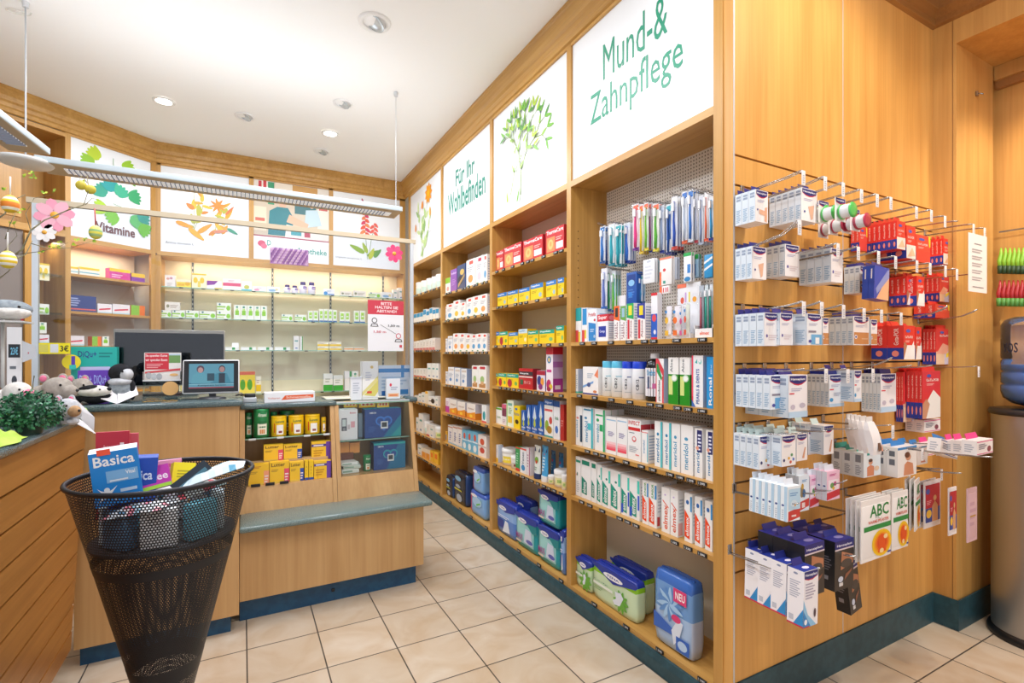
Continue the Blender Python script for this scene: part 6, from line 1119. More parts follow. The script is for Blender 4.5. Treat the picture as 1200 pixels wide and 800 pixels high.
# display counter
root = empty('display_counter', (0, 0, 0)); tag(root, 'slanted oak display counter with granite ledge and glass front', 'counter'); CR = root
def prism_x(name, pts, x0, x1, m, par=root):
    b = MB(); b.prism([(y, z) for y, z in pts], x0, x1, m, 'x'); return b.build(name, par)
def sl(z): return 2.985+(z-.51)*.25      # slanted front plane: y of height z
b = MB(); b.box(-.012, 2.83, .12, .935, 3.45, .482, W_COUNT); b.build('base_front', root)
b = MB(); b.box(-.012, 2.885, 0, .905, 3.4, .12, M_KICKB); b.bbox(.43, 2.879, .05, .447, 2.885, .067, BLACK, .002); b.build('plinth', root)
b = MB(); b.bbox(-.0135, 2.745, .482, .962, 3.02, .512, G_LEDGE, .011); b.build('ledge', root)
for nm, x0, x1 in (('side_panel', -.012, .012), ('middle_stile', .455, .478), ('middle_stile', .480, .503), ('side_panel', .93, .955)):
    prism_x(nm, [(sl(.512)-.006, .512), (3.45, .512), (3.45, 1.048), (sl(1.048)-.006, 1.048)], x0, x1, W_COUNT)
for nm, x0, x1 in (('lower_panel', .012, .455), ('lower_panel', .503, .93)):
    prism_x(nm, [(sl(.512), .512), (3.45, .512), (3.45, .64), (sl(.64), .64)], x0, x1, W_COUNT)
b = MB(); b.box(.012, 3.30, .64, .93, 3.32, 1.045, W_COUNT); b.build('back_panel', root)
b = MB(); b.bbox(-.012, 3.10, 1.046, .492, 3.50, 1.074, G_TOP, .010); b.build('worktop', root)
b = MB(); b.box(.492, 3.115, 1.050, .965, 3.50, 1.058, GL_G); b.box(.492, 3.113, 1.050, .965, 3.115, 1.058, GL_EDGE); b.box(.492, 3.112, 1.058, .965, 3.135, 1.064, ALU); b.box(.492, 3.2, 1.058, .965, 3.5, 1.062, '#b9b4a4'); b.build('glass_top', root)
b = MB(); b.bbox(.935, 3.095, 1.048, .985, 3.5, 1.076, G_TOP, .010); b.build('end_cap', root)
b = MB(); b.hexa([(.503, sl(.645)+.004, .645), (.93, sl(.645)+.004, .645), (.93, sl(.645)+.008, .645), (.503, sl(.645)+.008, .645), (.503, sl(1.048)+.004, 1.048), (.93, sl(1.048)+.004, 1.048), (.93, sl(1.048)+.008, 1.048), (.503, sl(1.048)+.008, 1.048)], GL); b.build('glass_front', root)
b = MB(); b.box(.012, 3.09, .882, .455, 3.3, .888, GL_G); b.box(.012, 3.088, .882, .455, 3.09, .888, GL_EDGE); b.build('glass_shelf', root)
b = MB(); b.box(.503, 3.11, .828, .93, 3.3, .834, GL_G); b.box(.503, 3.108, .828, .93, 3.11, .834, GL_EDGE); b.build('glass_shelf', root)
for i, x in enumerate((.03, .17, .31, .415)):
    b = MB(); b.bbox(x, 3.083, .878, x+.035, 3.088, .889, '#d8dee0', .001); b.build('price_tag', root)
for i, x in enumerate((.03, .10, .17)):
    b = MB(); b.bbox(x+.01, sl(.64)-.006, .640, x+.055, sl(.64)-.001, .655, BLACK, .001); b.build('price_tag', root)
# tins and packs in the display
def onshelf(items, yf, z, nm, d=.06):
    for n, it in enumerate(items):
        p0, p1, yt, key = it[:4]; yy = it[4] if len(it) > 4 else yf; zz = it[5] if len(it) > 5 else z
        a = onY(p0, yt, yy); c = onY(p1, yt, yy); w = c.x-a.x-.001; h = a.z-zz; me = MAKE[key](w, h, d) if key in MAKE else carton_mesh(key, w, h, d)
        lk = LOOK.get(key) or DES[key]['look']; lab = f'{lk}, {ordn(n)} {nm}'
        if isinstance(me, tuple): o = me[0](lab)
        else: o = link(DES[key]['name'], me); tag(o, lab, DES[key]['cat'])
        o['group'] = 'packs in the display counter'; o.location = ((a.x+c.x)/2, yy, zz+.0005)
onshelf([(287, 296, 484, 'tin_g', 3.16), (297, 316, 480, 'tin_g', 3.10), (317, 325, 483, 'tin_g', 3.17), (328, 346, 482, 'tin_g', 3.2), (318, 336.5, 488.5, 'tin_y', 3.095), (338.5, 357, 487.5, 'tin_y', 3.095), (358, 376, 486.5, 'tin_y', 3.095), (376.5, 382.5, 489, 'tin_y', 3.13)], 3.1, .8885, 'on the glass shelf counting from the tall counter')
def yb(a, lab2): return [('r', .0, .0, 1, .08, '#e0c050'), ('t', .08, .78, .78, .95, 'Lutter', '#5a3a1c', 0), ('l', .08, .55, .5, .68, 2, '#b08a30'), ('r', .74, .0, 1, .66, a), ('l', .78, .1, .96, .5, 3, '#f4e4e0')]
for k, c, nm in (('y_red', '#e0506a', 'yellow box with red corner'), ('y_blu', '#2f52a8', 'yellow box with blue corner'), ('y_pch', '#f0a078', 'yellow box with peach corner'), ('y_pur', '#6a3fa0', 'yellow box with purple corner')):
    D(k, '#f0c22c', yb(c, ''), R=[('r', 0, 0, 1, 1, '#d8a81c')], look=nm)
DES['y_pur']['F'] = [('r', .0, .72, 1, .86, '#4a3a8c'), ('r', .2, .0, .23, .7, '#d8a024'), ('r', .74, 0, 1, .98, '#6a3fa0'), ('l', .1, .2, .6, .6, 3, '#c8901c'), ('r', .1, .76, .6, .82, '#f4f0f8')]
DES['y_pch']['F'][1] = ('l', .08, .80, .7, .92, 2, '#c87a30')
D('y_slim', '#f2c81e', [('r', 0, 0, 1, .12, '#2f52a8'), ('l', .4, .3, .6, .8, 3, '#c89a1c')], look='slim yellow box with blue foot')
onshelf([(291, 315.5, 545, 'y_pch'), (316, 339, 542, 'y_red'), (339.5, 356, 542, 'y_blu'), (357, 361.5, 540, 'y_slim'), (362, 367.5, 540, 'y_slim'), (368, 388, 541, 'y_pur')], 3.04, .6405, 'in the lower display row counting from the tall counter', d=.04)
onshelf([(309, 332, 522, 'y_red', 3.09, onY(316, 542, 3.04).z+0.0), (332.5, 354, 521.5, 'y_blu', 3.09, onY(316, 542, 3.04).z), (365, 388, 518, 'y_pur', 3.09, onY(368, 541, 3.04).z)], 3.09, .7, 'in the upper yellow row counting from the tall counter', d=.04)
# boxes behind carrying the upper yellow row
b = MB(); b.box(.04, 3.085, .64, .44, 3.14, onY(316, 542, 3.04).z-.001, '#c9a878'); o = b.build('display_riser'); tag(o, 'low wooden riser carrying the upper yellow boxes', 'riser')
D('v_wht', '#e9eaf0', [('r', .2, .3, .46, .72, '#5a5f6c'), ('r', .24, .45, .42, .68, '#c8d4d8'), ('d', .33, .36, .07, .05, '#8a8f98'), ('r', .5, .35, .62, .5, '#c8c0c8'), ('t', .62, .86, .92, .92, 'boso', '#c8304a', 0), ('r', .66, .4, .86, .6, '#e0a8b4')], look='white blood pressure monitor box')
D('v_blu', '#24478c', [('p', [(.5, 0), (1, 0), (1, .8)], '#1f7a9c'), ('p', [(.7, 0), (1, 0), (1, .4)], '#2a9aa0')]+[('d', .42, .58, .13, .16, '#3a7ad0'), ('d', .62, .58, .13, .16, '#3a7ad0'), ('p', [(.32, .52), (.72, .52), (.52, .22)], '#3a7ad0'), ('d', .42, .57, .09, .11, '#2a5098'), ('d', .62, .57, .09, .11, '#2a5098'), ('p', [(.37, .52), (.67, .52), (.52, .3)], '#2a5098'), ('r', .43, .3, .63, .56, '#d8dde2'), ('r', .46, .36, .60, .52, '#3a3f48'), ('t', .12, .84, .3, .9, 'OMRON', '#e8eef8', 0), ('l', .1, .2, .3, .42, 4, '#3a60a8')], R=[('r', 0, 0, 1, 1, '#3a3558')], L=[('r', 0, 0, 1, 1, '#3a3558')], T=[('r', 0, 0, 1, 1, '#2a8aa8')], look='large blue blood pressure monitor box')
DES['v_teal'] = dict(DES['v_blu']); DES['v_teal']['F'] = [('p', [(.4, 0), (1, 0), (1, 1), (.8, 1)], '#1f6f9a'), ('p', [(0, .93), (1, .93), (1, 1), (0, 1)], '#2fa8a8')]+[(t if t[0] != 'd' else t[:5]+('#2a9ab0' if t[5] == '#3a7ad0' else t[5],)) for t in DES['v_blu']['F'][2:]]; DES['v_teal']['look'] = 'large teal topped blood pressure monitor box'
DES['v_teal']['F'] = [t for t in DES['v_teal']['F'] if not (t[0] == 'p' and t[2] == '#3a7ad0')]
def shelfbox(p0, p1, yt, ybm, yf, key, d, lab, name='carton', z=None):
    a = onY(p0, yt, yf); c = onY(p1, yt, yf); zb = z if z is not None else onY(p0, ybm, yf).z; w = c.x-a.x; me = carton_mesh(key, w, a.z-zb, d); o = link(name, me); o.location = ((a.x+c.x)/2, yf, zb+.0006); tag(o, lab, 'carton'); return o
shelfbox(395.5, 419, 480.5, 516, 3.13, 'v_wht', .1, 'white blood pressure monitor box on the display glass shelf', z=.834)
shelfbox(427.5, 470, 480, 516, 3.13, 'v_blu', .09, 'large dark blue blood pressure monitor box on the display glass shelf', z=.834)
shelfbox(438, 475, 520, 553, 3.09, 'v_teal', .1, 'large teal topped blood pressure monitor box at the display bottom', z=.6405)
D('plain_g', '#8d9fb0', look='x'); shelfbox(420, 427, 485, 516, 3.2, 'plain_g', .05, 'grey blue box squeezed between the two monitor boxes', z=.834)
D('orange', '#e89a4c', [('r', .49, 0, .51, 1, '#d08436')], look='x'); 
shelfbox(397, 409.5, 519, 531, 3.17, 'orange', .04, 'orange box under the display glass shelf nearer the stile', z=None); shelfbox(410, 421.5, 519, 531, 3.17, 'orange', .04, 'orange box under the display glass shelf next to its twin')
for i, (u, t, c) in enumerate([(0, .026, '#dfe6e2'), (.008, .02, '#c9d4cc'), (-.004, .018, '#e8ecec')]):
    b = MB(); w = .10; b.bbox(-w/2, 0, 0, w/2, .12, t, c, .003); b.decals((-w/2, -.0002, 0), (w, 0, 0), (0, 0, t), [('r', .05, .3, .6, .7, '#8aa89a')]); q = onY(411, 550, 3.08)
    o = b.build('flat_pack'); o.location = (q.x+u, 3.08, .641+[0, .027, .048][i]); o.rotation_euler = (0, 0, [.05, -.08, .12][i]); tag(o, f'flat white green pack lying at the display bottom, {["lowest", "middle", "topmost"][i]} of three', 'pack', 'flat packs in the display')
b = MB(); b.box(.51, 3.165, .641, .60, 3.21, onY(397, 531, 3.17).z, '#6f3f2a'); o = b.build('brown_block'); tag(o, 'dark brown block below the orange boxes', 'box')
w_ = MAKE['tin_g']; o = w_(.045, .095, .045)[0]('green capped tin beside the teal monitor box'); q = onY(431, 550, 3.09); o.location = (q.x, 3.09, .641)
D('ytag', '#f2c81e', [('r', .1, .3, .9, .7, '#f8e8c0'), ('d', .25, .5, .08, .2, '#d84a4a'), ('d', .5, .5, .08, .2, '#d84a4a'), ('d', .75, .5, .08, .2, '#d84a4a')], look='x')
for i, (p0, p1) in enumerate([(403, 418.5), (421, 440), (442, 456)]):
    shelfbox(p0, p1, 470.5, 477.5, 3.14, 'ytag', .01, f'small yellow strip box hanging under the glass top, {ordn(i)} from the stile')
# things on the display counter top
zt = 1.0745
D('tray', '#eceef2', [('p', [(.32, .22), (.97, .38), (.97, .72), (.40, .68)], '#e8602c'), ('t', .42, .38, .92, .6, 'Schmerzsalbe', '#f8d8c8', 0), ('t', .06, .34, .3, .54, 'Voltaren', '#e09a90', 0)], look='x')
shelfbox(310, 369, 460.5, 471, 3.16, 'tray', .12, 'low white display box with orange stripe on the counter', z=zt)
b = MB(); q = onY(385, 466, 3.25); b.bbox(q.x-.02, 3.2, zt, q.x+.45, 3.4, zt+.006, '#d9d4c0', .002); o = b.build('glass_mat'); tag(o, 'pale writing mat on the display counter top', 'mat')
D('lw', '#eceff4', [('r', .1, .0, .9, 1, '#e0e5ee'), ('l', .2, .3, .8, .8, 5, '#b4bccc')], look='x'); shelfbox(411, 424, 442, 464, 3.2, 'lw', .05, 'small white carton on the counter beside the yellow triangle box', z=1.065)
D('wy', '#eef0ee', [('p', [(.1, .12), (1, .5), (1, .2), (.8, .08)], '#d8d070'), ('p', [(0, .2), (0, .1), (1, .5), (1, .62)], '#e0d890'), ('r', .3, .16, .6, .22, '#d84a3a'), ('d', .6, .85, .1, .04, '#d8c080'), ('l', .2, .5, .6, .75, 4, '#c8ccd8')], look='x'); shelfbox(424.5, 443, 423.5, 464, 3.2, 'wy', .06, 'tall white carton with pale yellow triangle on the counter', z=1.065)
b = MB(); a = onY(443.5, 428, 3.26); c = onY(480, 428, 3.26); w = c.x-a.x; h = a.z-1.065
b.box(0, 0, 0, w, .003, h, '#d4e2f0'); b.decals((0, 0, 0), (w, 0, 0), (0, 0, h), [('r', .0, .78, 1, .9, '#2a86c8'), ('r', .72, .62, .82, 1, '#2a86c8'), ('r', .1, .05, .5, .22, '#1f66b0'), ('l', .1, .3, .9, .7, 4, '#a9c4de'), ('r', .55, .1, .95, .25, '#3a86c8')]); o = b.build('leaflet_stand'); o.location = (a.x, 3.26, 1.065); tag(o, 'light blue leaflet stand with crossed blue bands', 'leaflet stand')
D('lf', '#e4eaf2', [('r', .1, .1, .9, .28, '#f2c8a0'), ('r', .2, .14, .8, .22, '#e8824c'), ('d', .3, .7, .08, .08, '#d8304a'), ('l', .3, .45, .9, .65, 2, '#a9b4c8')], look='x'); shelfbox(453, 469, 444, 463.5, 3.18, 'lf', .03, 'small white leaflet box with red dot before the blue stand', z=1.065)
# things on the service counter
z1 = 1.1305
o = empty('customer_display', (-.13, 2.88, z1)); tag(o, 'white framed customer screen showing two people', 'screen')
b = MB(); b.lathe([(.055, 0), (.052, .008), (.02, .012)], M('#3a3d42', .3), 24, sc=(1.1, .8)); b.build('foot', o); b = MB(); b.box(-.015, .005, .01, .015, .02, .05, '#3a3d42'); b.build('neck', o)
s = empty('screen_unit', (0, -.02, .028), 0); s.parent = o; s.rotation_euler = (-.22, 0, 0)
b = MB(); b.bbox(-.125, 0, 0, .118, .022, .17, M('#e6e8ea', .25), .009); hs = b.build('housing', o); hs.location = s.location; hs.rotation_euler = s.rotation_euler; bpy.data.objects.remove(s)
b = MB(); b.box(-.119, -.0015, .007, .112, .002, .163, M('#0c0d10', .12)); sc = b.build('bezel', hs)
b = MB(); SW = ME('#5b9db4', .8); b.box(-.098, -.0022, .026, .092, -.0016, .148, SW)
def E_(c): return ME(c, .75)
b.decals((-.098, -.0022, .026), (.19, 0, 0), (0, 0, .122), [('r', 0, .18, 1, .22, E_('#2a6f8c')), ('p', [(.05, .2), (.08, .55), (.2, .66), (.36, .6), (.48, .2)], E_('#5fa8bc')), ('d', .25, .78, .085, .15, E_('#5a4a5c')), ('d', .25, .74, .058, .11, E_('#c89a98')), ('p', [(.52, .2), (.56, .56), (.68, .64), (.84, .6), (.94, .2)], E_('#3f8ea6')), ('p', [(.66, .2), (.66, .6), (.8, .6), (.8, .2)], E_('#1c3040')), ('d', .73, .78, .075, .15, E_('#3a3a46')), ('d', .73, .76, .06, .12, E_('#b48a88')), ('r', .4, .3, .56, .6, E_('#1f4a5c')), ('r', 0, .0, 1, .05, E_('#a23a4a')), ('t', .2, .07, .82, .15, 'Kompetent beraten', E_('#1f3f50'), 0), ('r', 0, .15, 1, .17, E_('#9fd4e0'))]); b.build('screen', hs)
# monitor
a = onY(133, 385, 3.25); c = onY(263.5, 387, 3.25)
o = empty('computer_monitor', ((a.x+c.x)/2, 3.25, z1)); tag(o, 'large dark computer monitor behind the leaflet holders', 'monitor'); w = c.x-a.x; h = a.z-z1-.05
b = MB(); b.bbox(-w/2, 0, .05, w/2, .035, .05+h, M('#b9b2a4', .3), .004); hh = b.build('housing', o); b = MB(); b.box(-w/2+.006, -.002, .056, w/2-.006, .001, .05+h-.018, M('#0a111a', .12, 0, .25)); b.build('panel', hh)
b = MB(); b.box(-.03, .02, 0, .03, .04, .1, M('#3a3d42')); b.build('neck', o); b = MB(); b.bbox(-.12, -.02, 0, .12, .12, .012, M('#3a3d42'), .004); b.build('foot', o)
# acrylic leaflet holder with red leaflet
a = onY(167, 413, 2.92); c = onY(212, 413, 2.92); w = c.x-a.x; h = a.z-z1
o = empty('leaflet_holder', (a.x, 2.92, z1)); tag(o, 'clear acrylic holder with a red and white leaflet', 'leaflet holder')
b = MB(); b.box(0, 0, 0, w, .003, h*.42, GL); b.box(0, .0, 0, .003, .04, h*.6, GL); b.box(w-.003, 0, 0, w, .04, h*.6, GL); b.box(0, .04, 0, w, .043, h, GL); b.box(0, -.001, h*.40, w, .004, h*.425, '#e8ecee'); b.build('acrylic_case', o)
b = MB(); b.box(.002, .034, h*.42, w-.002, .037, h, '#e9e6e2'); b.decals((.002, .034, h*.42), (w-.004, 0, 0), (0, 0, h*.58), [('r', .02, .38, .66, .98, '#cf2f40'), ('r', .66, .62, .98, .96, '#6f9a5a'), ('r', .66, .9, .98, .96, '#b9cfe0'), ('t', .03, .82, .62, .94, 'Sie spenden Kurse', '#fbe8e8', 0), ('t', .03, .66, .62, .78, 'wir spenden Essen', '#fbe8e8', 0), ('l', .06, .44, .5, .62, 3, '#f0a8ac'), ('p', [(.02, .3), (.98, .42), (.98, .34), (.02, .24)], '#d84a50'), ('d', .12, .16, .08, .12, '#b8bcc0'), ('d', .26, .12, .08, .12, '#c4c8cc'), ('d', .4, .12, .08, .12, '#aeb2b8'), ('d', .8, .18, .12, .05, '#e8b878')]); b.build('leaflet', o)
b = MB(); b.lathe([(.0, 0), (.033, 0), (.034, .002), (.0, .0022)], M('#e0b070'), 24, smooth=False, ax=Matrix.Rotation(math.pi/2, 4, 'X')); r_ = b.build('round_sticker', o); r_.location = (w*.72, -.0005, h*.24)
b = MB(); b.box(.01, -.03, 0, w*.8, -.02, .002, '#8a6a3a'); 
for k in range(9): b.lathe([(.009, 0), (.009, .0022), (0, .0023)], M('#a8833c', .4, .6), 14, (.02+.015*k, -.03+.006*((k*5) % 3), .0002+.0015*(k % 2)))
o = b.build('coin_pile'); o.location = (a.x+.0, 2.86, z1); o['kind'] = 'stuff'; tag(o, 'small coins scattered before the acrylic holder', 'coins', kind='stuff')
# card terminal, cable and cable box behind screen
q = onY(292, 452, 3.0); b = MB(); b.bbox(q.x-.035, 3.22, zt, q.x+.04, 3.34, zt+.028, '#b9bdc2', .004); o = b.build('receipt_printer'); tag(o, 'grey receipt printer beside the customer screen', 'printer'); b = MB(); b.bbox(q.x-.02, 3.24, zt+.028, q.x+.035, 3.32, zt+.048, M('#23252a', .3), .004); b.build('lid', o)
b = MB(); pts = [(-.03+.05*k/8+.008*math.sin(k*2.1), 2.93+.02*math.cos(k*1.7), z1+.006+.008*abs(math.sin(k*1.3))) for k in range(9)]; b.tube(pts, .003, '#1b1b1d'); o = b.build('power_cable'); tag(o, 'short black cable curling behind the customer screen', 'cable')
# stacked teal / purple test kits with lettering
def kit(p0, p1, yt, ybm, yf, col, dec, lab, tilt=0, z=None):
    a = onY(p0, yt, yf); c = onY(p1, yt, yf); zb = z if z is not None else onY(p0, ybm, yf).z; w = c.x-a.x; h = a.z-zb; b = MB(); b.box(0, 0, 0, w, .05, h, col); b.decals((0, 0, 0), (w, 0, 0), (0, 0, h), dec); o = b.build('carton'); o.location = (a.x, yf, zb); o.rotation_euler = (tilt, 0, 0); tag(o, lab, 'carton'); return o
kit(83, 137, 406, 447, 3.12, '#25b5a8', [('t', .15, .78, .55, .92, 'DiQu+', '#2c4a8c', 0), ('l', .6, .8, .95, .92, 2, '#178a86'), ('r', .2, .38, .85, .62, '#cfcdf0'), ('r', .2, .30, .85, .34, '#cfcdf0'), ('l', .25, .42, .55, .56, 2, '#7a6ac0'), ('r', .62, .44, .82, .54, '#f2b8b0'), ('r', 0, .0, .4, .28, '#7a4fc0'), ('r', .6, .08, .85, .22, '#e0def8')], 'large teal carton with dark lettering standing on the counter', z=z1)
kit(91, 126, 434, 446, 3.02, '#6a3fb8', [('t', .06, .5, .46, .85, 'DiQu+', '#a8b4f4', 0), ('t', .54, .5, .96, .85, 'DiQu+', '#a8b4f4', 0), ('l', .1, .1, .8, .35, 2, '#8a68d0')], 'low purple carton with pale lettering before the teal one', z=z1)
b = MB(); a = onY(60, 424, 2.98); c = onY(98, 424, 2.98); w = c.x-a.x; b.box(0, 0, 0, w, .03, .105, '#efb48a'); b.decals((0, 0, 0), (w, 0, 0), (0, 0, .105), [('t', .4, .72, .9, .86, 'BiOmun', '#c86a9c', 0), ('d', .1, .08, .12, .1, '#5fd0c0'), ('d', .3, .04, .12, .1, '#5fd0c0'), ('d', .85, .06, .12, .1, '#5fd0c0')]); o = b.build('carton'); o.location = (a.x, 2.98, z1); o.rotation_euler = (-.1, 0, 0); tag(o, 'peach coloured carton leaning back behind the plush animals', 'carton')
b = MB(); q = onY(84, 424, 3.09); b.lathe([(0, 0), (.034, 0), (.035, .004), (0, .005)], M('#f2e02c'), 28, smooth=False, ax=Matrix.Rotation(math.pi/2, 4, 'X')); b.decals((-.035, -.006, -.035), (.07, 0, 0), (0, 0, .07), [('r', .5, .3, .7, .9, '#5a3fb0'), ('r', .4, .0, .75, .3, '#3ac8b8')]); o = b.build('round_sign'); o.location = (q.x, 3.09, q.z); tag(o, 'round yellow advertising disc above the peach carton', 'sign')
# yellow price signs on the glass
a = onY(45.5, 401.5, 3.06); c = onY(82, 401.5, 3.06); w = c.x-a.x; h = a.z-onY(45.5, 414.5, 3.06).z
b = MB(); b.box(0, 0, 0, w, .002, h, '#f2e41c'); b.decals((0, 0, 0), (w, 0, 0), (0, 0, h), [('r', .02, .15, .3, .85, '#d8cf60'), ('r', .36, .12, .62, .88, '#dce0e4'), ('t', .68, .22, .96, .78, '3€', '#2a2a20', 0)]); o = b.build('price_sign'); o.location = (a.x, 3.06, a.z-h); tag(o, 'yellow price sign reading three euros above the peach carton', 'sign')
# ---------------------------------------------------------------- glass screen on the counters
root = empty('hygiene_screen', (0, 3.2, 0)); tag(root, 'tall clear hygiene screen with pale top rail and grey posts', 'glass screen'); SCR = root
Ys = 0
zl = onY(38, 237, 3.2).z
b = MB(); b.box(-.905, -.012, zl-.004, 1.0, .012, zl+.022, M('#c9bba0', .35)); b.build('top_rail', root)
b = MB(); b.box(-.885, -.012, 1.131, -.862, .012, zl-.004, ALU); b.build('post', root); b = MB(); b.box(.965, -.012, 1.066, .985, .012, zl-.004, ALU); b.build('post', root)
b = MB(); b.box(-.862, -.003, 1.20, .965, .003, zl-.004, GL_S); b.build('glass_pane', root)
def onglass(p0, p1, yt, yb_, base, dec, name, lab, cat, yo=3.19):
    a = onY(p0, yt, yo); c = onY(p1, yt, yo); zb = onY(p0, yb_, yo).z; w = c.x-a.x; h = a.z-zb; b = MB(); b.box(0, 0, 0, w, .0015, h, base); b.decals((0, 0, 0), (w, 0, 0), (0, 0, h), dec); o = b.build(name); o.location = (a.x, yo, zb); tag(o, lab, cat); return o
onglass(431, 473, 351, 411, '#e9ebf0', [('r', .0, .72, 1, 1, '#c8384c'), ('t', .36, .91, .66, .965, 'BITTE', '#f8e8ea', 0), ('t', .2, .835, .84, .89, 'HALTEN SIE', '#f8e8ea', 0), ('t', .24, .76, .8, .815, 'ABSTAND!', '#f8e8ea', 0),
 ('d', .18, .60, .075, .055, '#2a2c34'), ('d', .18, .60, .055, .04, '#e9ebf0'), ('p', [(.07, .48), (.1, .535), (.26, .535), (.29, .48)], '#2a2c34'), ('p', [(.10, .492), (.12, .52), (.24, .52), (.26, .492)], '#e9ebf0'), ('stem', [(.34, .52), (.78, .34)], .0022, '#2a2c34'),
 ('d', .85, .30, .075, .055, '#c8384c'), ('d', .85, .30, .055, .04, '#e9ebf0'), ('p', [(.74, .18), (.77, .235), (.93, .235), (.96, .18)], '#2a2c34'), ('p', [(.77, .192), (.79, .22), (.91, .22), (.93, .192)], '#e9ebf0'), ('t', .56, .475, .88, .525, '1,50 m', '#2a2c34', 0), ('t', .16, .35, .5, .40, '1,50 m', '#c8384c', 0), ('r', .88, .07, .95, .12, '#c8384c')], 'distance_notice', 'red and white notice on the glass asking for distance', 'sign')
onglass(316.5, 361.5, 290, 308.5, '#b58ab0', [('leaf', .02+.04*(k % 24), .04+.16*(k//24), .02, .008, 1.2, ['#8a5a9c', '#c8a0cc', '#a070a8', '#d4b4cc'][((k*13)//5+k//24*3) % 4]) for k in range(144)], 'lavender_picture', 'narrow lavender field picture fixed on the glass', 'picture')
def blossom(px, py, r, c1, c2, lab):
    q = onY(px, py, 3.185); b = MB()
    for k in range(8):
        a = k*math.pi/4+.2; n = 8; pts = []
        for t in range(n): t2 = 2*math.pi*t/n; x = r*(.5+.45*math.cos(t2)); y = r*.3*math.sin(t2); pts.append((x*math.cos(a)-y*math.sin(a), -.0006*(k % 2), x*math.sin(a)+y*math.cos(a)))
        b.poly([p for p in pts], c1 if k % 2 else c2)
    b.lathe([(r*.2, 0), (r*.18, .002), (0, .003)], M('#e8a83c'), 14, (0, -.001, 0), ax=Matrix.Rotation(math.pi/2, 4, 'X')); o = b.build('flower_sticker'); o.location = tuple(q); tag(o, lab, 'flower sticker')
blossom(64, 252, .085, '#f0b4c4', '#ee9fb6', 'large pale pink paper blossom at the pale post'); blossom(462, 297, .062, '#e8487c', '#d83470', 'deep pink paper blossom at the far end of the glass')
blossom(52, 272, .05, '#f4f0ee', '#ece8e6', 'small white paper blossom below the pale pink one')
# ---------------------------------------------------------------- slatted counter on the window side
root = empty('slatted_counter', (0, 0, 0)); tag(root, 'oak slat fronted counter with granite top along the window side', 'counter')
b = MB(); zs = [1.072]+[.957-.107*k for k in range(8)]+[.13]
def xs(z): return -.625+.05*(z-.13)/.94
for k in range(len(zs)-1):
    z0_, z1_ = zs[k+1]+(.004 if k < len(zs)-2 else 0), zs[k]-(.004 if k else 0)
    if z1_ <= z0_: continue
    b.hexa([(-.70, -.4, z0_), (xs(z0_), -.4, z0_), (xs(z0_), 2.69, z0_), (-.70, 2.69, z0_), (-.70, -.4, z1_), (xs(z1_), -.4, z1_), (xs(z1_), 2.69, z1_), (-.70, 2.69, z1_)], W_SLAT)
b.box(-.70, -.4, .13, -.64, 2.685, 1.07, '#4a3a28'); b.build('slatted_front', root)
b = MB(); b.box(-1.3, -.4, .1, -.70, 2.69, 1.072, W_SLAT); b.build('body', root)
b = MB(); b.bbox(-1.35, -.45, 1.072, -.555, 2.722, 1.10, G_TOP, .010); b.build('worktop', root)
b = MB(); b.box(-1.25, -.4, 0, -.75, 2.6, .1, '#2a2622'); b.build('plinth', root)
# ================================================================ MESH BIN
cb = (-.190, 1.71); RB = .217; ZR = 1.012
def rad(z): return max(.045, RB-(ZR-z)*.244)
root = empty('mesh_bin', (cb[0], cb[1], 0)); tag(root, 'tall black perforated metal bin tapering down, filled with packs', 'mesh bin')
MBK = M('#1d1f25', .45, .3)
def meshband(z0, z1, cols, name, wire):
    rows = max(2, round((z1-z0)/((2*math.pi*rad((z0+z1)/2)/cols)*1.0))); vs = []; fs = []
    for j in range(rows+1):
        z = z0+(z1-z0)*j/rows
        for i in range(cols): a = 2*math.pi*(i+.5*(j % 2))/cols; r = rad(z); vs.append((r*math.cos(a), r*math.sin(a), z))
    # diamond lattice: openings between staggered vertices as square frames
    me_v = []; me_f = []
    for j in range(rows):
        za = z0+(z1-z0)*j/rows; zb = z0+(z1-z0)*(j+1)/rows
        for i in range(cols):
            a0 = 2*math.pi*(i+.5*(j % 2))/cols; a1 = a0+2*math.pi/cols
            def P(u, v):
                a = a0+(a1-a0)*u; z = za+(zb-za)*v; r = rad(z); return (r*math.cos(a), r*math.sin(a), z)
            base = len(me_v); w = wire
            outer = [P(0, 0), P(1, 0), P(1, 1), P(0, 1)]; inner = [P(w, w), P(1-w, w), P(1-w, 1-w), P(w, 1-w)]
            me_v += outer+inner
            for k in range(4): me_f.append((base+k, base+(k+1) % 4, base+4+(k+1) % 4, base+4+k))
    b = MB(); b.add(me_v, me_f, MBK); o = b.build(name, root); return o
meshband(.80, ZR, 170, 'upper_mesh', .20)
meshband(.50, .775, 150, 'middle_mesh', .28)
meshband(.10, .455, 100, 'lower_mesh', .24)
b = MB()
for z0_, z1_ in ((.775, .80), (.455, .50), (.02, .10)):
    b = MB(); b.lathe([(rad(z0_)+.0005, z0_), (rad(z1_)+.0005, z1_)], MBK, 64, caps=False); b.build('solid_band', root)
b = MB(); n = 72
vs = []; fs = []
for i in range(n):
    a = 2*math.pi*i/n
    for k in range(8): t = 2*math.pi*k/8; vs.append(((RB+.006*math.cos(t))*math.cos(a), (RB+.006*math.cos(t))*math.sin(a), ZR+.006*math.sin(t)))
for i in range(n):
    for k in range(8): fs.append((i*8+k, ((i+1) % n)*8+k, ((i+1) % n)*8+(k+1) % 8, i*8+(k+1) % 8))
b.add(vs, fs, MBK, True); b.build('rim', root)
b = MB(); b.lathe([(.15, 0), (.15, .012), (.05, .02), (.045, .03)], MBK, 40); b.build('foot', root)
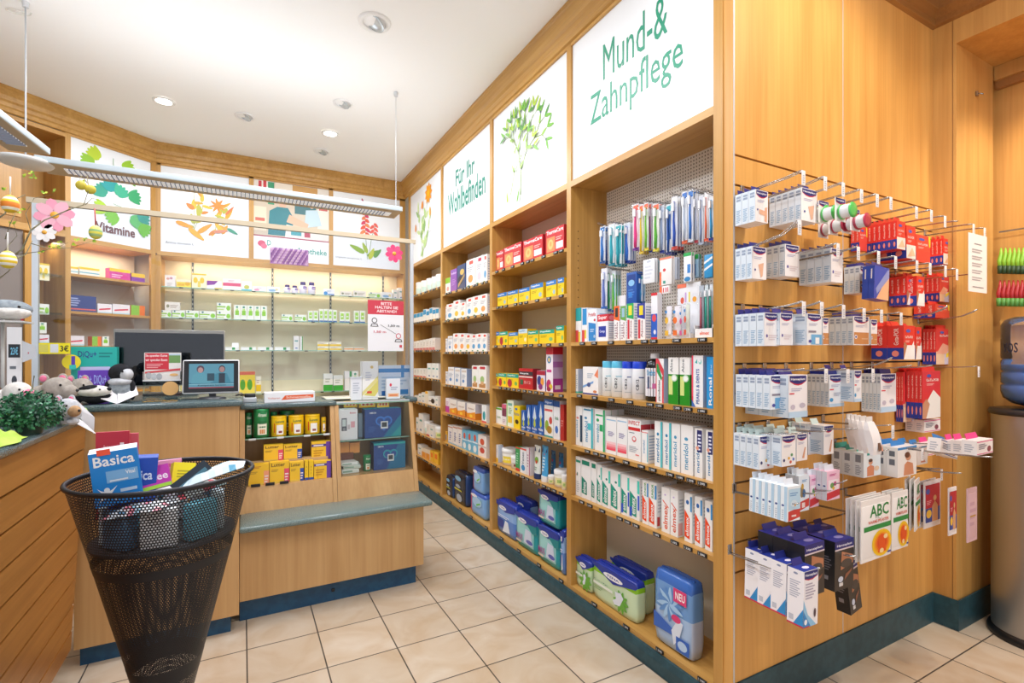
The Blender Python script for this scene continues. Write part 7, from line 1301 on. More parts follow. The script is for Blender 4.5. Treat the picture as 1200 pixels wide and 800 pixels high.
# inner floor (board) that carries the goods
b = MB(); b.lathe([(0, .84), (rad(.84)-.004, .84), (rad(.84)-.004, .846), (0, .846)], M('#2a3038', .6), 48); b.build('inner_tray', root)
# contents
def inbin(name, size, px, py, yf, rot, base, dec, lab, cat='carton', L=(), T=()):
    w, h, d = size; q = onY(px, py, yf); b = MB(); b.box(-w/2, -d/2, -h/2, w/2, d/2, h/2, base); b.decals((-w/2, -d/2, -h/2), (w, 0, 0), (0, 0, h), dec)
    if L: b.decals((-w/2, d/2, -h/2), (0, -d, 0), (0, 0, h), L)
    if T: b.decals((-w/2, -d/2, h/2), (w, 0, 0), (0, d, 0), T)
    o = b.build(name); o.location = tuple(q); o.rotation_euler = rot; tag(o, lab, cat); return o
bas = [('t', .08, .74, .92, .93, 'Basica', '#f4f8fc', 0), ('r', .3, .42, .96, .64, '#7fb8e8'), ('t', .7, .54, .9, .61, 'Vital', '#f0f6fc', 0), ('l', .36, .44, .9, .5, 1, '#dceaf8'), ('d', .28, .30, .06, .045, '#e8f2fa'), ('p', [(.08, .36), (.2, .22), (.36, .22), (.5, .36), (.4, .3), (.28, .26), (.16, .3)], '#e8f2fa'), ('p', [(.04, .06), (.2, .2), (.36, .2), (.5, .05), (.36, .14), (.2, .14)], '#d0e4f4'), ('r', .55, .22, .9, .28, '#bcd8f0'), ('r', .5, .12, .95, .16, '#8fc0e8')]
o = inbin('carton', (.098, .14, .05), 137, 556, 1.63, (.10, -.10, .12), '#1a86d8', bas, 'blue carton with white lettering standing out of the bin', L=[('r', 0, 0, 1, 1, '#dfe6f2'), ('l', .2, .2, .8, .8, 6, '#b0bccc')], T=[('r', 0, 0, 1, 1, '#dfe8f4')]); o['category'] = 'carton'
b = MB(); b.box(-.012, -.0265, .055+.008, .015, -.0255, .078, '#f05a3c'); st = b.build('price_sticker', o); st.location = (-.02, 0, 0)
inbin('carton', (.10, .15, .045), 157, 567, 1.68, (.05, .06, .1), '#2450b0', [('t', .3, .6, .9, .78, 'Basica', '#e8eef8', 0), ('l', .2, .3, .8, .5, 2, '#7a9ad8')], 'dark blue carton half hidden behind the blue one in the bin')
inbin('carton', (.085, .06, .03), 178, 561, 1.68, (-.3, -.18, .1), '#c02fa8', [('t', .06, .35, .94, .7, 'Stilltee', '#f8e4f4', 0), ('r', 0, .0, 1, .16, '#a8d83c')], 'magenta carton with white lettering lying in the bin')
inbin('carton', (.075, .07, .03), 195, 553, 1.78, (-.1, -.04, 0), '#f0a4c8', [('t', .2, .3, .95, .56, 'MEG', '#e85a9c', 0), ('r', .1, .72, .9, .86, '#e86aa4')], 'pale pink carton with pink lettering in the bin')
inbin('carton', (.055, .06, .03), 213.5, 555, 1.72, (-.3, .2, .3), '#f2e01c', [('l', .2, .3, .8, .7, 3, '#b8a818')], 'small bright yellow carton in the bin')
inbin('carton', (.10, .035, .03), 225, 559, 1.66, (-.3, -.65, .2), '#1f2f3c', [('r', .1, .2, .9, .5, '#4a7a8c')], 'dark slim carton lying slanted in the bin')
for i, (p0, p1, yt, ybm, yy) in enumerate([(112, 151.5, 507, 570, 1.93), (150, 162, 508, 560, 1.97)]):
    a = onY(p0, yt, yy); c = onY(p1, yt, yy); w = c.x-a.x; h = a.z-.85; b = MB(); b.box(0, 0, 0, w, .012, h, ['#bd2f42', '#cf5a66'][i]); b.decals((0, 0, 0), (w, 0, 0), (0, 0, h), [('t', .24, .80, .68, .85, 'Internat', '#f2c4ca', 0), ('r', .72, .78, .84, .87, '#f4e4e6'), ('r', .3, .5, .72, .62, '#eadfe1')] if i == 0 else [('r', .1, .72, .3, .84, '#f4e4e6'), ('l', .2, .35, .8, .5, 2, '#e8a8b0')]); o = b.build('brochure'); o.location = (a.x, yy, .85); tag(o, ['red brochure standing at the back of the bin', 'paler red brochure peeking out behind the first one'][i], 'brochure')
def bag(pts, base, dec_cols, lab, seed):
    r = random.Random(seed); b = MB(); (x0, y0, z0), (x1, y1, z1), w, t = pts; n = 9; m = 5; A0 = Vector((x0, y0, z0)); B0 = Vector((x1, y1, z1)); U = B0-A0; V = U.cross(Vector((0, 0, 1))).normalized()*w; N = U.cross(V).normalized()
    if N.z < 0: N = -N
    vs = []; 
    for j in range(m+1):
        for i in range(n+1):
            u = i/n; v = j/m-.5; th = t*(1-(2*u-1)**4)*(1-(2*v)**4)*(.8+.4*r.random()); vs.append(A0+U*u+V*v+N*th)
    k = len(vs)
    for j in range(m+1):
        for i in range(n+1): vs.append(A0+U*(i/n)+V*(j/m-.5)-N*.002)
    for j in range(m):
        for i in range(n):
            q = (j*(n+1)+i, j*(n+1)+i+1, (j+1)*(n+1)+i+1, (j+1)*(n+1)+i); c = base if r.random() > .35 else r.choice(dec_cols); b.f.append(q[::-1]); b.m.append(b.mi(M(c, .25))); b.sm.append(False); b.f.append(tuple(k+x for x in q)); b.m.append(b.mi(M(base, .25))); b.sm.append(True)
    b.v = [tuple(v) for v in vs]; o = b.build('sachet_bag'); tag(o, lab, 'bag')
q = onZ(205, 560, .99); bag(((-.145, 1.67, .985), (.005, 1.66, 1.03), .09, .02), '#d4e8f0', ['#8fc4dc', '#e8b8a0', '#f2f4f6', '#5aa0c0'], 'crumpled light blue pouch lying over the bin rim', 3)
bag(((-.30, 1.64, .93), (-.17, 1.58, .955), .08, .018), '#e4eef4', ['#a8d4e8', '#e8889c', '#f4f6f8'], 'crumpled white and pale blue pouch in the bin front', 5)
bag(((-.18, 1.66, .95), (-.06, 1.72, .975), .09, .016), '#e8f2f2', ['#b8dce4', '#e05a6a', '#f4f4f4'], 'crumpled white pouch with red print in the bin middle', 9)
for i in range(8):
    r = random.Random(40+i); a = 2*math.pi*i/8; rr = .125; b = MB(); w = .08; d = .035; h = .10; b.bbox(-w/2, -d/2, 0, w/2, d/2, h, ['#cfe2ea', '#5a8ab0', '#eef2f4', '#6ab8cc'][i % 4], .004); b.decals((-w/2, -d/2, 0), (w, 0, 0), (0, 0, h), [('r', .1, .5, .9, .8, ['#2f6a9c', '#e8eef4', '#4aa0b8', '#f0f4f6'][i % 4])])
    o = b.build('filler_pack'); o.location = (cb[0]+rr*math.cos(a), cb[1]+rr*math.sin(a), .848); o.rotation_euler = (0, 0, a-math.pi/2); tag(o, f"{['pale blue', 'dark blue', 'off-white', 'teal'][i % 4]} pack lying inside the bin behind the mesh, {ordn(i//4)} of its colour", 'pack', 'packs inside the bin')
# ================================================================ PLUSH ANIMALS AND PLANTS ON THE COUNTER
def fur(name, a, b_): return noisy(name, a, b_, 60, 1, .6)
F_GREY = fur('fur_grey', '#9c948c', '#b4aca2'); F_GREYB = fur('fur_bluegrey', '#7d868e', '#98a2a8'); F_WHITE = fur('fur_white', '#dcd8d2', '#f0ece6'); F_BLACK = fur('fur_black', '#131418', '#24262c'); F_TAN = fur('fur_tan', '#b08a62', '#c8a47c'); F_BRN = fur('fur_brown', '#5a4434', '#74584a'); F_PINK = fur('fur_pink', '#e06a90', '#f08aa8'); F_LGREY = fur('fur_light', '#b8bcc2', '#d0d2d6')
def eye(b, c, r): b.ball(c, r, M('#08080a', .08), 10, 8)
def at(px, py, y, z=None):
    p = onY(px, py, y); return p
# penguin
p = onY(138, 470, 2.80)
o = empty('plush_penguin', (p.x, 2.86, z1)); tag(o, 'black and grey plush penguin holding an open booklet', 'plush toy')
b = MB(); b.ball((0, 0, .055), (.052, .045, .06), F_GREYB); b.ball((-.045, -.01, .055), (.014, .02, .045), F_BLACK); b.ball((.045, -.01, .055), (.014, .02, .045), F_BLACK); b.ball((0, -.012, .095), (.045, .04, .02), F_LGREY); b.build('body', o)
b = MB(); b.ball((0, 0, .135), (.045, .042, .042), F_BLACK, 20, 14); b.ball((.02, -.012, .128), (.030, .034, .03), F_LGREY); b.prism([(-.008, 0), (.008, 0), (0, -.014)], -.05, -.036, M('#2a2a2e'), 'y'); eye(b, (.014, -.045, .142), .0045); h_ = b.build('head', o); h_.location = (0, 0, 0)
b = MB(); b.hexa([(-.075, -.085, .03), (-.005, -.075, .0), (.0, -.072, .0), (-.072, -.082, .03), (-.080, -.045, .10), (-.012, -.035, .07), (-.008, -.034, .07), (-.076, -.043, .10)], '#e8e6e8'); b.hexa([(.0, -.075, 0), (.095, -.045, .045), (.096, -.042, .045), (.002, -.071, 0), (-.004, -.05, .055), (.075, -.01, .095), (.076, -.008, .095), (-.002, -.047, .055)], '#eceaf0')
bk = b.build('open_booklet'); bk.location = o.location; bk.scale = (.75, .9, .8); tag(bk, 'open white booklet held by the plush penguin', 'booklet')
# badger
p = onY(110, 462, 2.82); o = empty('plush_badger', (p.x, 2.82, z1)); tag(o, 'black and white plush badger lying beside the penguin', 'plush toy')
b = MB(); b.ball((0, .01, .03), (.075, .05, .03), F_BLACK); b.build('body', o)
b = MB(); b.ball((.005, -.02, .058), (.062, .034, .026), F_WHITE, 20, 12); b.ball((-.01, -.022, .072), (.045, .03, .014), F_BLACK); b.ball((.058, -.03, .066), (.010, .01, .008), F_BLACK); eye(b, (.03, -.048, .066), .004); b.ball((-.05, -.02, .074), .014, F_BLACK); b.build('head', o)
# grey mouse / hippo pair
def critter(px, py, y, zc, sc, f1, f2, name, lab, zbase, snout=1, ears=True, tiltz=0, sz=1.3):
    p = onY(px, py, y); o = empty(name, (p.x, y, zbase), tiltz); o.scale = (sc, sc, sc*sz); tag(o, lab, 'plush toy')
    b = MB(); b.ball((0, .01, .035), (.065, .045, .036), f1); b.ball((-.05, -.02, .012), (.02, .03, .012), f1); b.ball((.05, -.02, .012), (.02, .03, .012), f1); b.build('body', o)
    b = MB(); b.ball((snout*.035, -.03, .06), (.045, .036, .034), f1, 18, 12); b.ball((snout*.07, -.045, .05), (.026, .022, .02), f2); eye(b, (snout*.05, -.062, .07), .004); b.ball((snout*.093, -.052, .052), (.006, .006, .005), M('#1c1a1c', .4)); b.build('head', o)
    if ears:
        for s in (-1, 1):
            b = MB(); b.ball((snout*.02+s*.026, -.02, .09), (.015, .006, .015), f1, 12, 8); b.ball((snout*.02+s*.026, -.026, .09), (.010, .003, .010), F_PINK, 10, 6); b.build('ear', o)
    return o
critter(56, 455, 2.50, 0, 1.05, F_GREY, F_GREY, 'plush_mouse', 'grey plush mouse with pink ears lying behind the box plant', 1.151, 1, sz=1.15)
critter(86, 452, 2.84, 0, .95, F_GREY, F_LGREY, 'plush_mole', 'small grey beige plush animal between mouse and badger', z1, 1)
critter(74, 485, 2.32, 0, .78, F_LGREY, F_TAN, 'plush_dog', 'light plush dog with tan snout beside the box plant', 1.1005, 1, tiltz=-.3)
b = MB(); b.bbox(-.88, 2.36, 1.1005, -.60, 2.58, 1.15, noisy('felt', '#a9a6a2', '#c2beb8', 50), .012); o = b.build('felt_box'); tag(o, 'flat grey felt box carrying plush animals behind the box plant', 'box')
critter(10, 450, 2.42, 0, .9, F_WHITE, F_PINK, 'plush_unicorn', 'white plush animal with pink snout beside the tag strip', 1.151, 1, ears=False, sz=1.2)
critter(-22, 440, 2.50, 0, 1.0, F_BRN, F_BRN, 'plush_bear', 'brown plush bear cut by the picture edge', 1.1005, 1)
# whale with hanging position on stand
p = onY(8, 362, 2.6); o = empty('plush_whale', tuple(p)); tag(o, 'grey plush whale with pale belly above the other animals', 'plush toy')
b = MB(); b.ball((0, 0, 0), (.075, .05, .036), F_GREYB, 24, 14); b.ball((.006, -.012, -.014), (.068, .045, .028), F_WHITE, 20, 12); b.ball((-.12, 0, .02), (.05, .03, .015), F_GREYB); b.build('body', o); b = MB(); eye(b, (.05, -.052, .006), .005); b.build('eye', o)
b = MB(); b.box(-.19, 2.66, 1.10, -.0, 2.70, 1.101, M('#7a5a3a')); 
b = MB(); x = p.x; b.tube([(x-.03, 2.66, 1.10), (x-.03, 2.66, p.z-.02)], .006, M('#d8d8d6')); b.box(x-.10, 2.62, 1.1, x+.04, 2.72, 1.108, '#d8d8d6'); b.box(x-.10, 2.55, p.z-.052, x+.06, 2.67, p.z-.046, '#d8d8d6'); o = b.build('toy_stand'); tag(o, 'white stand carrying the plush whale', 'stand')
# tag strip
p = onY(8, 383, 2.48); c = onY(25.5, 383, 2.48); w = c.x-p.x; b = MB(); h = p.z-1.101; b.box(0, 0, 0, w, .002, h, '#e9e8ea'); b.decals((0, 0, 0), (w, 0, 0), (0, 0, h), [('r', .1, .68, .9, .82, '#20242c'), ('t', .25, .71, .75, .79, '23€', '#7ac8e8', 0), ('d', .5, .44, .18, .05, '#3a3f48'), ('d', .5, .26, .2, .05, '#3a3f48'), ('l', .2, .56, .8, .62, 1, '#6a7078')]); o = b.build('card_strip'); o.location = (p.x, 2.48, 1.101); tag(o, 'tall white tag strip with small black animal prints', 'card')
b = MB(); b.poly([(0, 0, 0), (.045, -.02, .02), (.04, -.02, .06), (0, 0, .08)], '#e4e6ec'); b.poly([(0, .0015, .08), (.04, -.0185, .06), (.045, -.0185, .02), (0, .0015, 0)], '#e4e6ec'); b.decals((.01, -.006, .02), (.02, -.009, 0), (0, 0, .03), [('d', .5, .5, .1, .1, '#d8304a')]); q = onY(26, 415, 2.46); o = b.build('folded_tag'); o.location = (q.x, 2.46, q.z-.03); tag(o, 'folded pale tag beside the animal print strip', 'tag')
# booklets hanging over the counter corner
def sheet(P, c, name, lab, dec=None):
    b = MB(); b.poly(P, c); b.poly([(x, y, z-.0012) for x, y, z in P[::-1]], c)
    if dec: U = Vector(P[1])-Vector(P[0]); V = Vector(P[3])-Vector(P[0]); b.decals(P[0], U, V, dec)
    o = b.build(name); tag(o, lab, 'booklet')
A_ = [onY(80, 463, 2.60), onY(112, 497, 2.42), onY(111, 506, 2.40), onY(80, 477, 2.50)]
sheet([tuple(onY(79, 472, 2.5)), tuple(onY(110, 508, 2.32)), tuple(onY(111, 489, 2.36)), tuple(onY(80, 459, 2.56))], '#e6e4e6', 'open_booklet', 'white booklet leaning against the light plush dog', [('l', .2, .3, .8, .7, 3, '#b0b4bc')])
sheet([tuple(onY(80, 491, 2.40)), tuple(onY(114, 509, 2.28)), tuple(onY(98, 494, 2.38)), tuple(onY(86, 486, 2.46))], '#dddbdd', 'open_booklet', 'lower booklet wing jutting over the counter corner', [('l', .2, .3, .8, .7, 3, '#b0b4bc')])
# box plant
p = onZ(30, 512, 1.10); cx, cy = onY(35, 484, 2.12).x, 2.12
o = empty('box_plant', (cx, cy, 1.10)); tag(o, 'round dark green box plant ball on the window side counter', 'plant')
b = MB(); b.lathe([(.03, 0), (.035, .03)], M('#2f4a3c'), 20); b.build('pot', o)
GM = [noisy('leaf_a', '#123e2c', '#1f5a3c', 30, .4), noisy('leaf_b', '#1c5238', '#2f7a50', 30, .4), noisy('leaf_c', '#2c6a4a', '#4a9668', 30, .4)]
b = MB(); r = random.Random(2); b.ball((0, 0, .066), (.062, .062, .048), GM[0], 20, 14)
for k in range(1500):
    a = r.uniform(0, 2*math.pi); zz = r.uniform(-.75, 1); q = math.sqrt(max(0, 1-zz*zz)); n = Vector((q*math.cos(a), q*math.sin(a), zz)); P = Vector((n.x*.074, n.y*.074, .066+n.z*.058))*1; P = Vector((P.x, P.y, P.z)); P += n*r.uniform(-.014, .008)
    t = n.cross(Vector((r.uniform(-1, 1), r.uniform(-1, 1), r.uniform(-1, 1)))).normalized(); s = (t.cross(n)).normalized(); tip = (n*.6+t*.8).normalized(); L_ = r.uniform(.010, .016); W_ = L_*.32
    b.add([P-s*0, P+tip*L_*.5+s*W_, P+tip*L_, P+tip*L_*.5-s*W_], [(0, 1, 2, 3)], r.choice(GM))
fo = b.build('foliage', o)
# green cloths
def cloth(cx, cy, z, rx, ry, h, m, name, lab, seed, rz=0):
    r = random.Random(seed); n = 26; vs = []; ph = [r.uniform(0, 6) for _ in range(6)]
    for j in range(n+1):
        for i in range(n+1):
            u = 2*i/n-1; v = 2*j/n-1; q = max(abs(u), abs(v)); e = max(0, 1-q**3); zz = z+.003+e*h*(.55+.45*math.sin(3*u+ph[0])*math.cos(2.6*v+ph[1]))+e*.010*math.sin(9*u+5*v+ph[2]); ed = 1+.10*math.sin(5*math.atan2(v, u)+ph[3])
            X = u*rx*ed; Y = v*ry*ed; vs.append((cx+X*math.cos(rz)-Y*math.sin(rz), cy+X*math.sin(rz)+Y*math.cos(rz), zz))
    b = MB(); b.add(vs, [(j*(n+1)+i, j*(n+1)+i+1, (j+1)*(n+1)+i+1, (j+1)*(n+1)+i) for j in range(n) for i in range(n)], m, True); o = b.build(name); tag(o, lab, 'cloth'); return o
LIME = noisy('lime_cloth', '#9fc43a', '#bcd65a', 12, .7)
cloth(-.635, 1.90, 1.10, .075, .12, .04, LIME, 'lime_cloth', 'bright lime green cloth crumpled on the counter before the box plant', 1)
p = onY(108, 478, 2.74); cloth(-.61, 2.66, 1.10, .045, .05, .05, noisy('leaf_cloth', '#8fb84a', '#b0d06a', 12, .7), 'green_cloth', 'small light green cloth in the counter corner', 4)
# branches with eggs
BR = noisy('bark', '#6a6048', '#9c9a7c', 40, .9); o = empty('easter_branches', (0, 0, 0)); tag(o, 'thin budding willow branches reaching in with hanging eggs', 'branches')
Yb = 2.35
def pxs(l, y=Yb): return [tuple(onY(a, b_, y+.02*math.sin(a))) for a, b_ in l]
b = MB()
for l, r0 in [([(-14, 520), (0, 492), (20, 480), (38, 455), (40, 440)], .005), ([(-10, 310), (8, 305), (26, 292), (36, 270), (52, 258), (80, 246), (98, 240), (104, 222), (102, 205)], .0035), ([(-10, 312), (10, 308), (30, 298), (38, 282)], .003), ([(-8, 260), (6, 250), (12, 236), (30, 228)], .003), ([(36, 285), (60, 292), (84, 290), (108, 282)], .0016), ([(20, 298), (44, 295), (66, 290), (80, 284)], .0016), ([(100, 240), (108, 232), (120, 236)], .0015), ([(102, 214), (96, 206), (92, 212)], .0015), ([(6, 280), (12, 262), (18, 250)], .0018), ([(-6, 330), (10, 318), (22, 300)], .0022), ([(36, 270), (30, 250), (40, 232), (62, 228)], .0014), ([(0, 300), (20, 276), (16, 262)], .0016)]:
    P = pxs(l); n = len(P); b.tube(P, [r0*(1-.6*k/(n-1)) for k in range(n)], BR, 5)
b.build('twigs', o)
b = MB(); r = random.Random(8)
for l in [(30, 206), (37, 203), (40, 208), (97, 214), (60, 290), (70, 284), (84, 286), (8, 236), (12, 240), (52, 226), (62, 224), (48, 296), (2, 222), (22, 250), (66, 290), (90, 282), (100, 280), (108, 283), (28, 246), (14, 262)]:
    q = onY(l[0], l[1], Yb); 
    for k in range(3):
        d = Vector((r.uniform(-1, 1), r.uniform(-.4, .4), r.uniform(-.3, 1))).normalized()*r.uniform(.008, .016); s = d.cross(Vector((0, 1, 0))).normalized()*.004; b.add([q, q+d*.5+s, q+d, q+d*.5-s], [(0, 1, 2, 3)], M(r.choice(['#a8cc3c', '#c8d84a', '#8fb83c']), .6))
b.build('buds', o)
def egg(px, py, ry, lab, pal, top, col='#f4f2ee', y=2.3):
    p = onY(px, py, y); r_ = ry; o = empty('easter_egg', tuple(p)); tag(o, lab, 'easter egg'); m, nt, bb, N, L = newmat('egg_paint')
    tc = N.new('ShaderNodeTexCoord'); sp = N.new('ShaderNodeSeparateXYZ'); L.new(tc.outputs['Object'], sp.inputs[0]); mr = N.new('ShaderNodeMapRange'); mr.inputs[1].default_value = -r_; mr.inputs[2].default_value = r_; L.new(sp.outputs[2], mr.inputs[0]); cr = N.new('ShaderNodeValToRGB'); cr.color_ramp.interpolation = 'CONSTANT'
    for k, c in enumerate(pal):
        e = cr.color_ramp.elements[k] if k < 2 else cr.color_ramp.elements.new(k/len(pal)); e.position = k/len(pal); e.color = (*lin(c), 1)
    L.new(mr.outputs[0], cr.inputs[0]); L.new(cr.outputs[0], bb.inputs['Base Color']); bb.inputs['Roughness'].default_value = .5
    b = MB(); b.lathe([(0.0001, -r_)]+[(r_*.8*math.cos(t)*(1-.10*math.sin(t)), r_*math.sin(t)) for t in [(-80+10*k)*math.pi/180 for k in range(17)]]+[(0.0001, r_)], m, 24, caps=False); b.build('shell', o)
    q = onY(px+top[0], py+top[1], y)-p; b = MB(); b.tube([(0, 0, r_), tuple(q)], .0022, M(col)); b.build('ribbon', o)
egg(12, 239, .030, 'yellow and orange striped egg hanging highest among the twigs', ['#f0c62c', '#f4f0dc', '#ee8a2c', '#ee8a2c', '#f2d23c', '#f4f0dc', '#f0c62c'], (0, -32))
egg(9, 304, .030, 'white and yellow striped egg hanging below the first one', ['#f2d23c', '#f4f0e4', '#f0cc2c', '#f4f0e4', '#f2d23c', '#f4f0e4', '#e8d860'], (0, -32))
egg(112, 272, .025, 'yellow green dotted egg hanging on a red ribbon before the lettering', ['#e8e05a', '#a8c888', '#e8e05a', '#8fb87a', '#e8d86a', '#c8d878'], (-1, -28), '#c8504a')
for i, (px, py) in enumerate([(95, 217), (106, 222)]):
    q = onY(px, py, 2.35); b = MB(); b.ball((0, 0, 0), (.017, .010, .017), M('#c8b83c', .5), 12, 8); o = b.build('paper_medallion'); o.location = tuple(q); tag(o, f'small olive yellow disc hanging from the twigs, {["by the stile", "by the ginkgo picture"][i]}', 'ornament')
# red hydrant sign on dark wall behind
a = onA(26, 358); c = onA(38, 358); h = a.z-onA(26, 377.5).z; w = (c-a).xy.length; nrm = Vector((DA.y, -DA.x)); nrm = nrm if nrm.y > 0 else -nrm
b = MB(); b.box(0, 0, 0, w, .004, h, '#b82c34'); b.decals((0, 0, 0), (w, 0, 0), (0, 0, h), [('r', .2, .2, .3, .8, '#f4e8e8'), ('r', .2, .7, .8, .8, '#f4e8e8'), ('p', [(.5, .2), (.8, .45), (.7, .55), (.45, .3)], '#f4e8e8')]); o = b.build('fire_sign'); o.location = (a.x+nrm.x*.012, a.y+nrm.y*.012, a.z-h); o.rotation_euler = (0, 0, angA); tag(o, 'red square fire safety sign on the grey board', 'sign')
# ================================================================ WATER COOLER
cx, cy, cr = 3.325, .90, .172
root = empty('water_cooler', (cx, cy, 0)); tag(root, 'round stainless steel water cooler with blue bottle on top', 'water cooler')
b = MB(); b.lathe([(cr+.012, 0), (cr+.016, .02), (cr+.010, .035), (cr, .04)], M('#141518', .4), 48); b.build('base', root)
STL = newmat('brushed_steel'); 
_m, nt, bb, N, L = STL; bb.inputs['Metallic'].default_value = .9; bb.inputs['Base Color'].default_value = (*lin('#b4b4b4'), 1); bb.inputs['Roughness'].default_value = .38
b = MB(); b.lathe([(cr, .04), (cr, 1.062)], _m, 64, caps=False); b.build('body', root)
b = MB(); b.lathe([(0, 1.062), (cr+.008, 1.062), (cr+.012, 1.074), (cr+.006, 1.088), (.08, 1.092), (0, 1.092)], M('#26272b', .3), 48, caps=False); b.build('top', root)
b = MB(); R_ = .138
prof = [(.03, 1.085), (.05, 1.10), (.10, 1.115), (.13, 1.14), (R_, 1.17), (R_, 1.20), (R_-.008, 1.207), (R_, 1.214), (R_, 1.26), (R_-.008, 1.267), (R_, 1.274), (R_, 1.32), (R_-.007, 1.327), (R_, 1.334), (R_, 1.49), (R_-.012, 1.515), (R_-.04, 1.528), (0, 1.53)]
b.lathe(prof, GL_BL2, 48, caps=False); bt = b.build('water_bottle', root)
b = MB(); b.lathe([(0, 1.105), (.09, 1.118), (.125, 1.145), (R_-.002, 1.175), (R_-.002, 1.20), (R_-.010, 1.207), (R_-.002, 1.214), (R_-.002, 1.26), (R_-.010, 1.267), (R_-.002, 1.274), (R_-.002, 1.30), (0, 1.30)], GL_BLUE, 40, caps=False); b.build('water', bt)
b = MB(); vs, fs, x0, y0, x1, y1 = text_mesh('VOS', True); out = []
for x, y, _z in vs:
    a = (x-x0)/(x1-x0); c2 = (y-y0)/(y1-y0); an = math.atan2(-cy, -cx)-.52+.55*a; an = math.atan2(-cy, -cx)-1.12+.56*a; out.append(((R_+.001)*math.cos(an), (R_+.001)*math.sin(an), 1.358+.047*c2))
b.add(out, fs, M('#1c2a4c')); b.build('lettering', bt)
# green and red hanging sachets in the niche
for i in range(7):
    for j in range(2):
        q = onX(1174+5.2*i, 300 if j == 0 else 338, 3.50); b = MB(); c = ['#8fc83c', '#b02c34'][j]; h = .105
        b.tube([(0, 0, 0), (-.004, .002, h*.35), (.001, -.001, h*.7), (0, 0, h)], [.009, .011, .008, .003], M(c, .35), 8); b.tube([(0, 0, -.03), (0, 0, .01)], [.010, .013], M(['#2c4a2c', '#5a9c4a'][j], .5), 8)
        o = b.build('lip_balm_pack'); o.location = (q.x-.02-.012*j, q.y, q.z-h*.6); o.rotation_euler = (0, .1, 0); tag(o, f"{['lime green pack with dark foot', 'dark red pack with green foot'][j]} hanging in the niche above the cooler, {ordn(i)} from the pilaster", 'hanging pack', 'bright packs in the niche')
b = MB(); b.box(3.50, .2, 1.50, 3.555, 1.1, 1.53, W_SHELFY); o = b.build('niche_rail'); tag(o, 'oak rail in the niche behind the bright packs', 'rail')
b = MB(); b.tube([tuple(onX(1171, 272, 3.53)), tuple(onX(1171, 272, 3.53)-Vector((0, .7, 0)))], .004, STEELD); o = b.build('niche_rod'); tag(o, 'thin metal rod above the bright packs in the niche', 'rod')
q = onY(1144, 110, 1.126); b = MB(); b.bbox(q.x-.008, 1.118, q.z-.012, q.x+.008, 1.127, q.z+.012, '#8a6a4a', .002); b.tube([(q.x, 1.12, q.z), (q.x+.006, 1.10, q.z-.01)], .003, STEELD); o = b.build('wall_screw'); tag(o, 'small metal fitting on the bright panel beside the niche', 'fitting')
# ================================================================ LAMPS
LON = M('#fff6e6', .4, emit=14.0)
spots = [(192, 118, 1, .05), (287, 136, 0, .05), (439, 26, 0, .062), (402, 121, 0, .05), (387, 156, 1, .05), (377, 177, 0, .05)]
nm = ['bright one beside the ginkgo picture', 'unlit one above the yellow flower picture', 'largest unlit one above the middle of the aisle', 'unlit tilted one near the lamp wire', 'bright one in the corner row', 'unlit one closest behind it in the corner row']
for i, (x, y, on, r_) in enumerate(spots):
    q = onZ(x, y, ZC); o = empty('downlight', (q.x, q.y, ZC)); tag(o, f'round recessed ceiling lamp, {nm[i]}', 'ceiling lamp', 'recessed ceiling lamps')
    b = MB(); b.lathe([(r_*1.45, -.001), (r_*1.4, -.008), (r_*1.08, -.010), (r_*1.0, -.004)], M('#f2f2f0', .35), 32, caps=False); b.build('trim_ring', o)
    b = MB(); ax = Matrix.Rotation(0 if on else .5, 4, 'Y'); b.lathe([(r_*.98, -.004), (r_*.85, -.012 if not on else -.004), (r_*.55, .0), (0, .0)], LON if on else M('#c9d0d4', .25, .4), 28, ax=ax, caps=False); b.build('lamp_head', o)
# pendant luminaire: two slim bars meeting at a round node
zp = 2.32
def barlight(P0, P1, w, name, lab):
    P0 = Vector(P0); P1 = Vector(P1); d = (P1-P0); L_ = d.length; an = math.atan2(d.y, d.x)
    o = empty(name, tuple(P0), an); tag(o, lab, 'pendant lamp')
    b = MB(); b.bbox(0, -w/2, 0, L_, w/2, .032, M('#c3d0d6', .4), .004); b.box(.004, -w/2+.004, -.0012, L_-.004, w/2-.004, 0, M('#c9b697', .5)); b.build('housing', o)
    b = MB(); b.box(.10, -w*.2, -.004, L_-.06, w*.2, -.0015, M('#eef2fa', .3, emit=.35)); g = b.build('diffuser', o)
    b = MB(); n = int((L_-.2)/.022)
    for k in range(n): b.box(.12+.022*k, -w*.22, -.010, .1245+.022*k, w*.22, -.0022, '#a4aec4')
    b.build('louvre', g); return o
def pz(x, y): return onZ(x, y, zp)
a0 = pz(48, 196); a1 = pz(467, 252)
barlight((a0.x, a0.y, zp), (a1.x, a1.y, zp), .21, 'pendant_lamp', 'long slim pendant lamp bar hanging above the counters')
c0 = pz(46, 182); c1 = pz(-30, 118)
barlight((c0.x-.03, c0.y-.02, zp), (c1.x-.1, c1.y-.35, zp), .16, 'pendant_lamp', 'second slim lamp bar running towards the picture edge')
b = MB(); cc = pz(30, 190); b.lathe([(0, 0), (.10, 0), (.11, .01), (.11, .02), (0, .024)], M('#eceeee', .35), 36, (cc.x, cc.y, zp-.012), caps=False); o = b.build('lamp_node'); tag(o, 'round white connector joining the two lamp bars', 'lamp part')
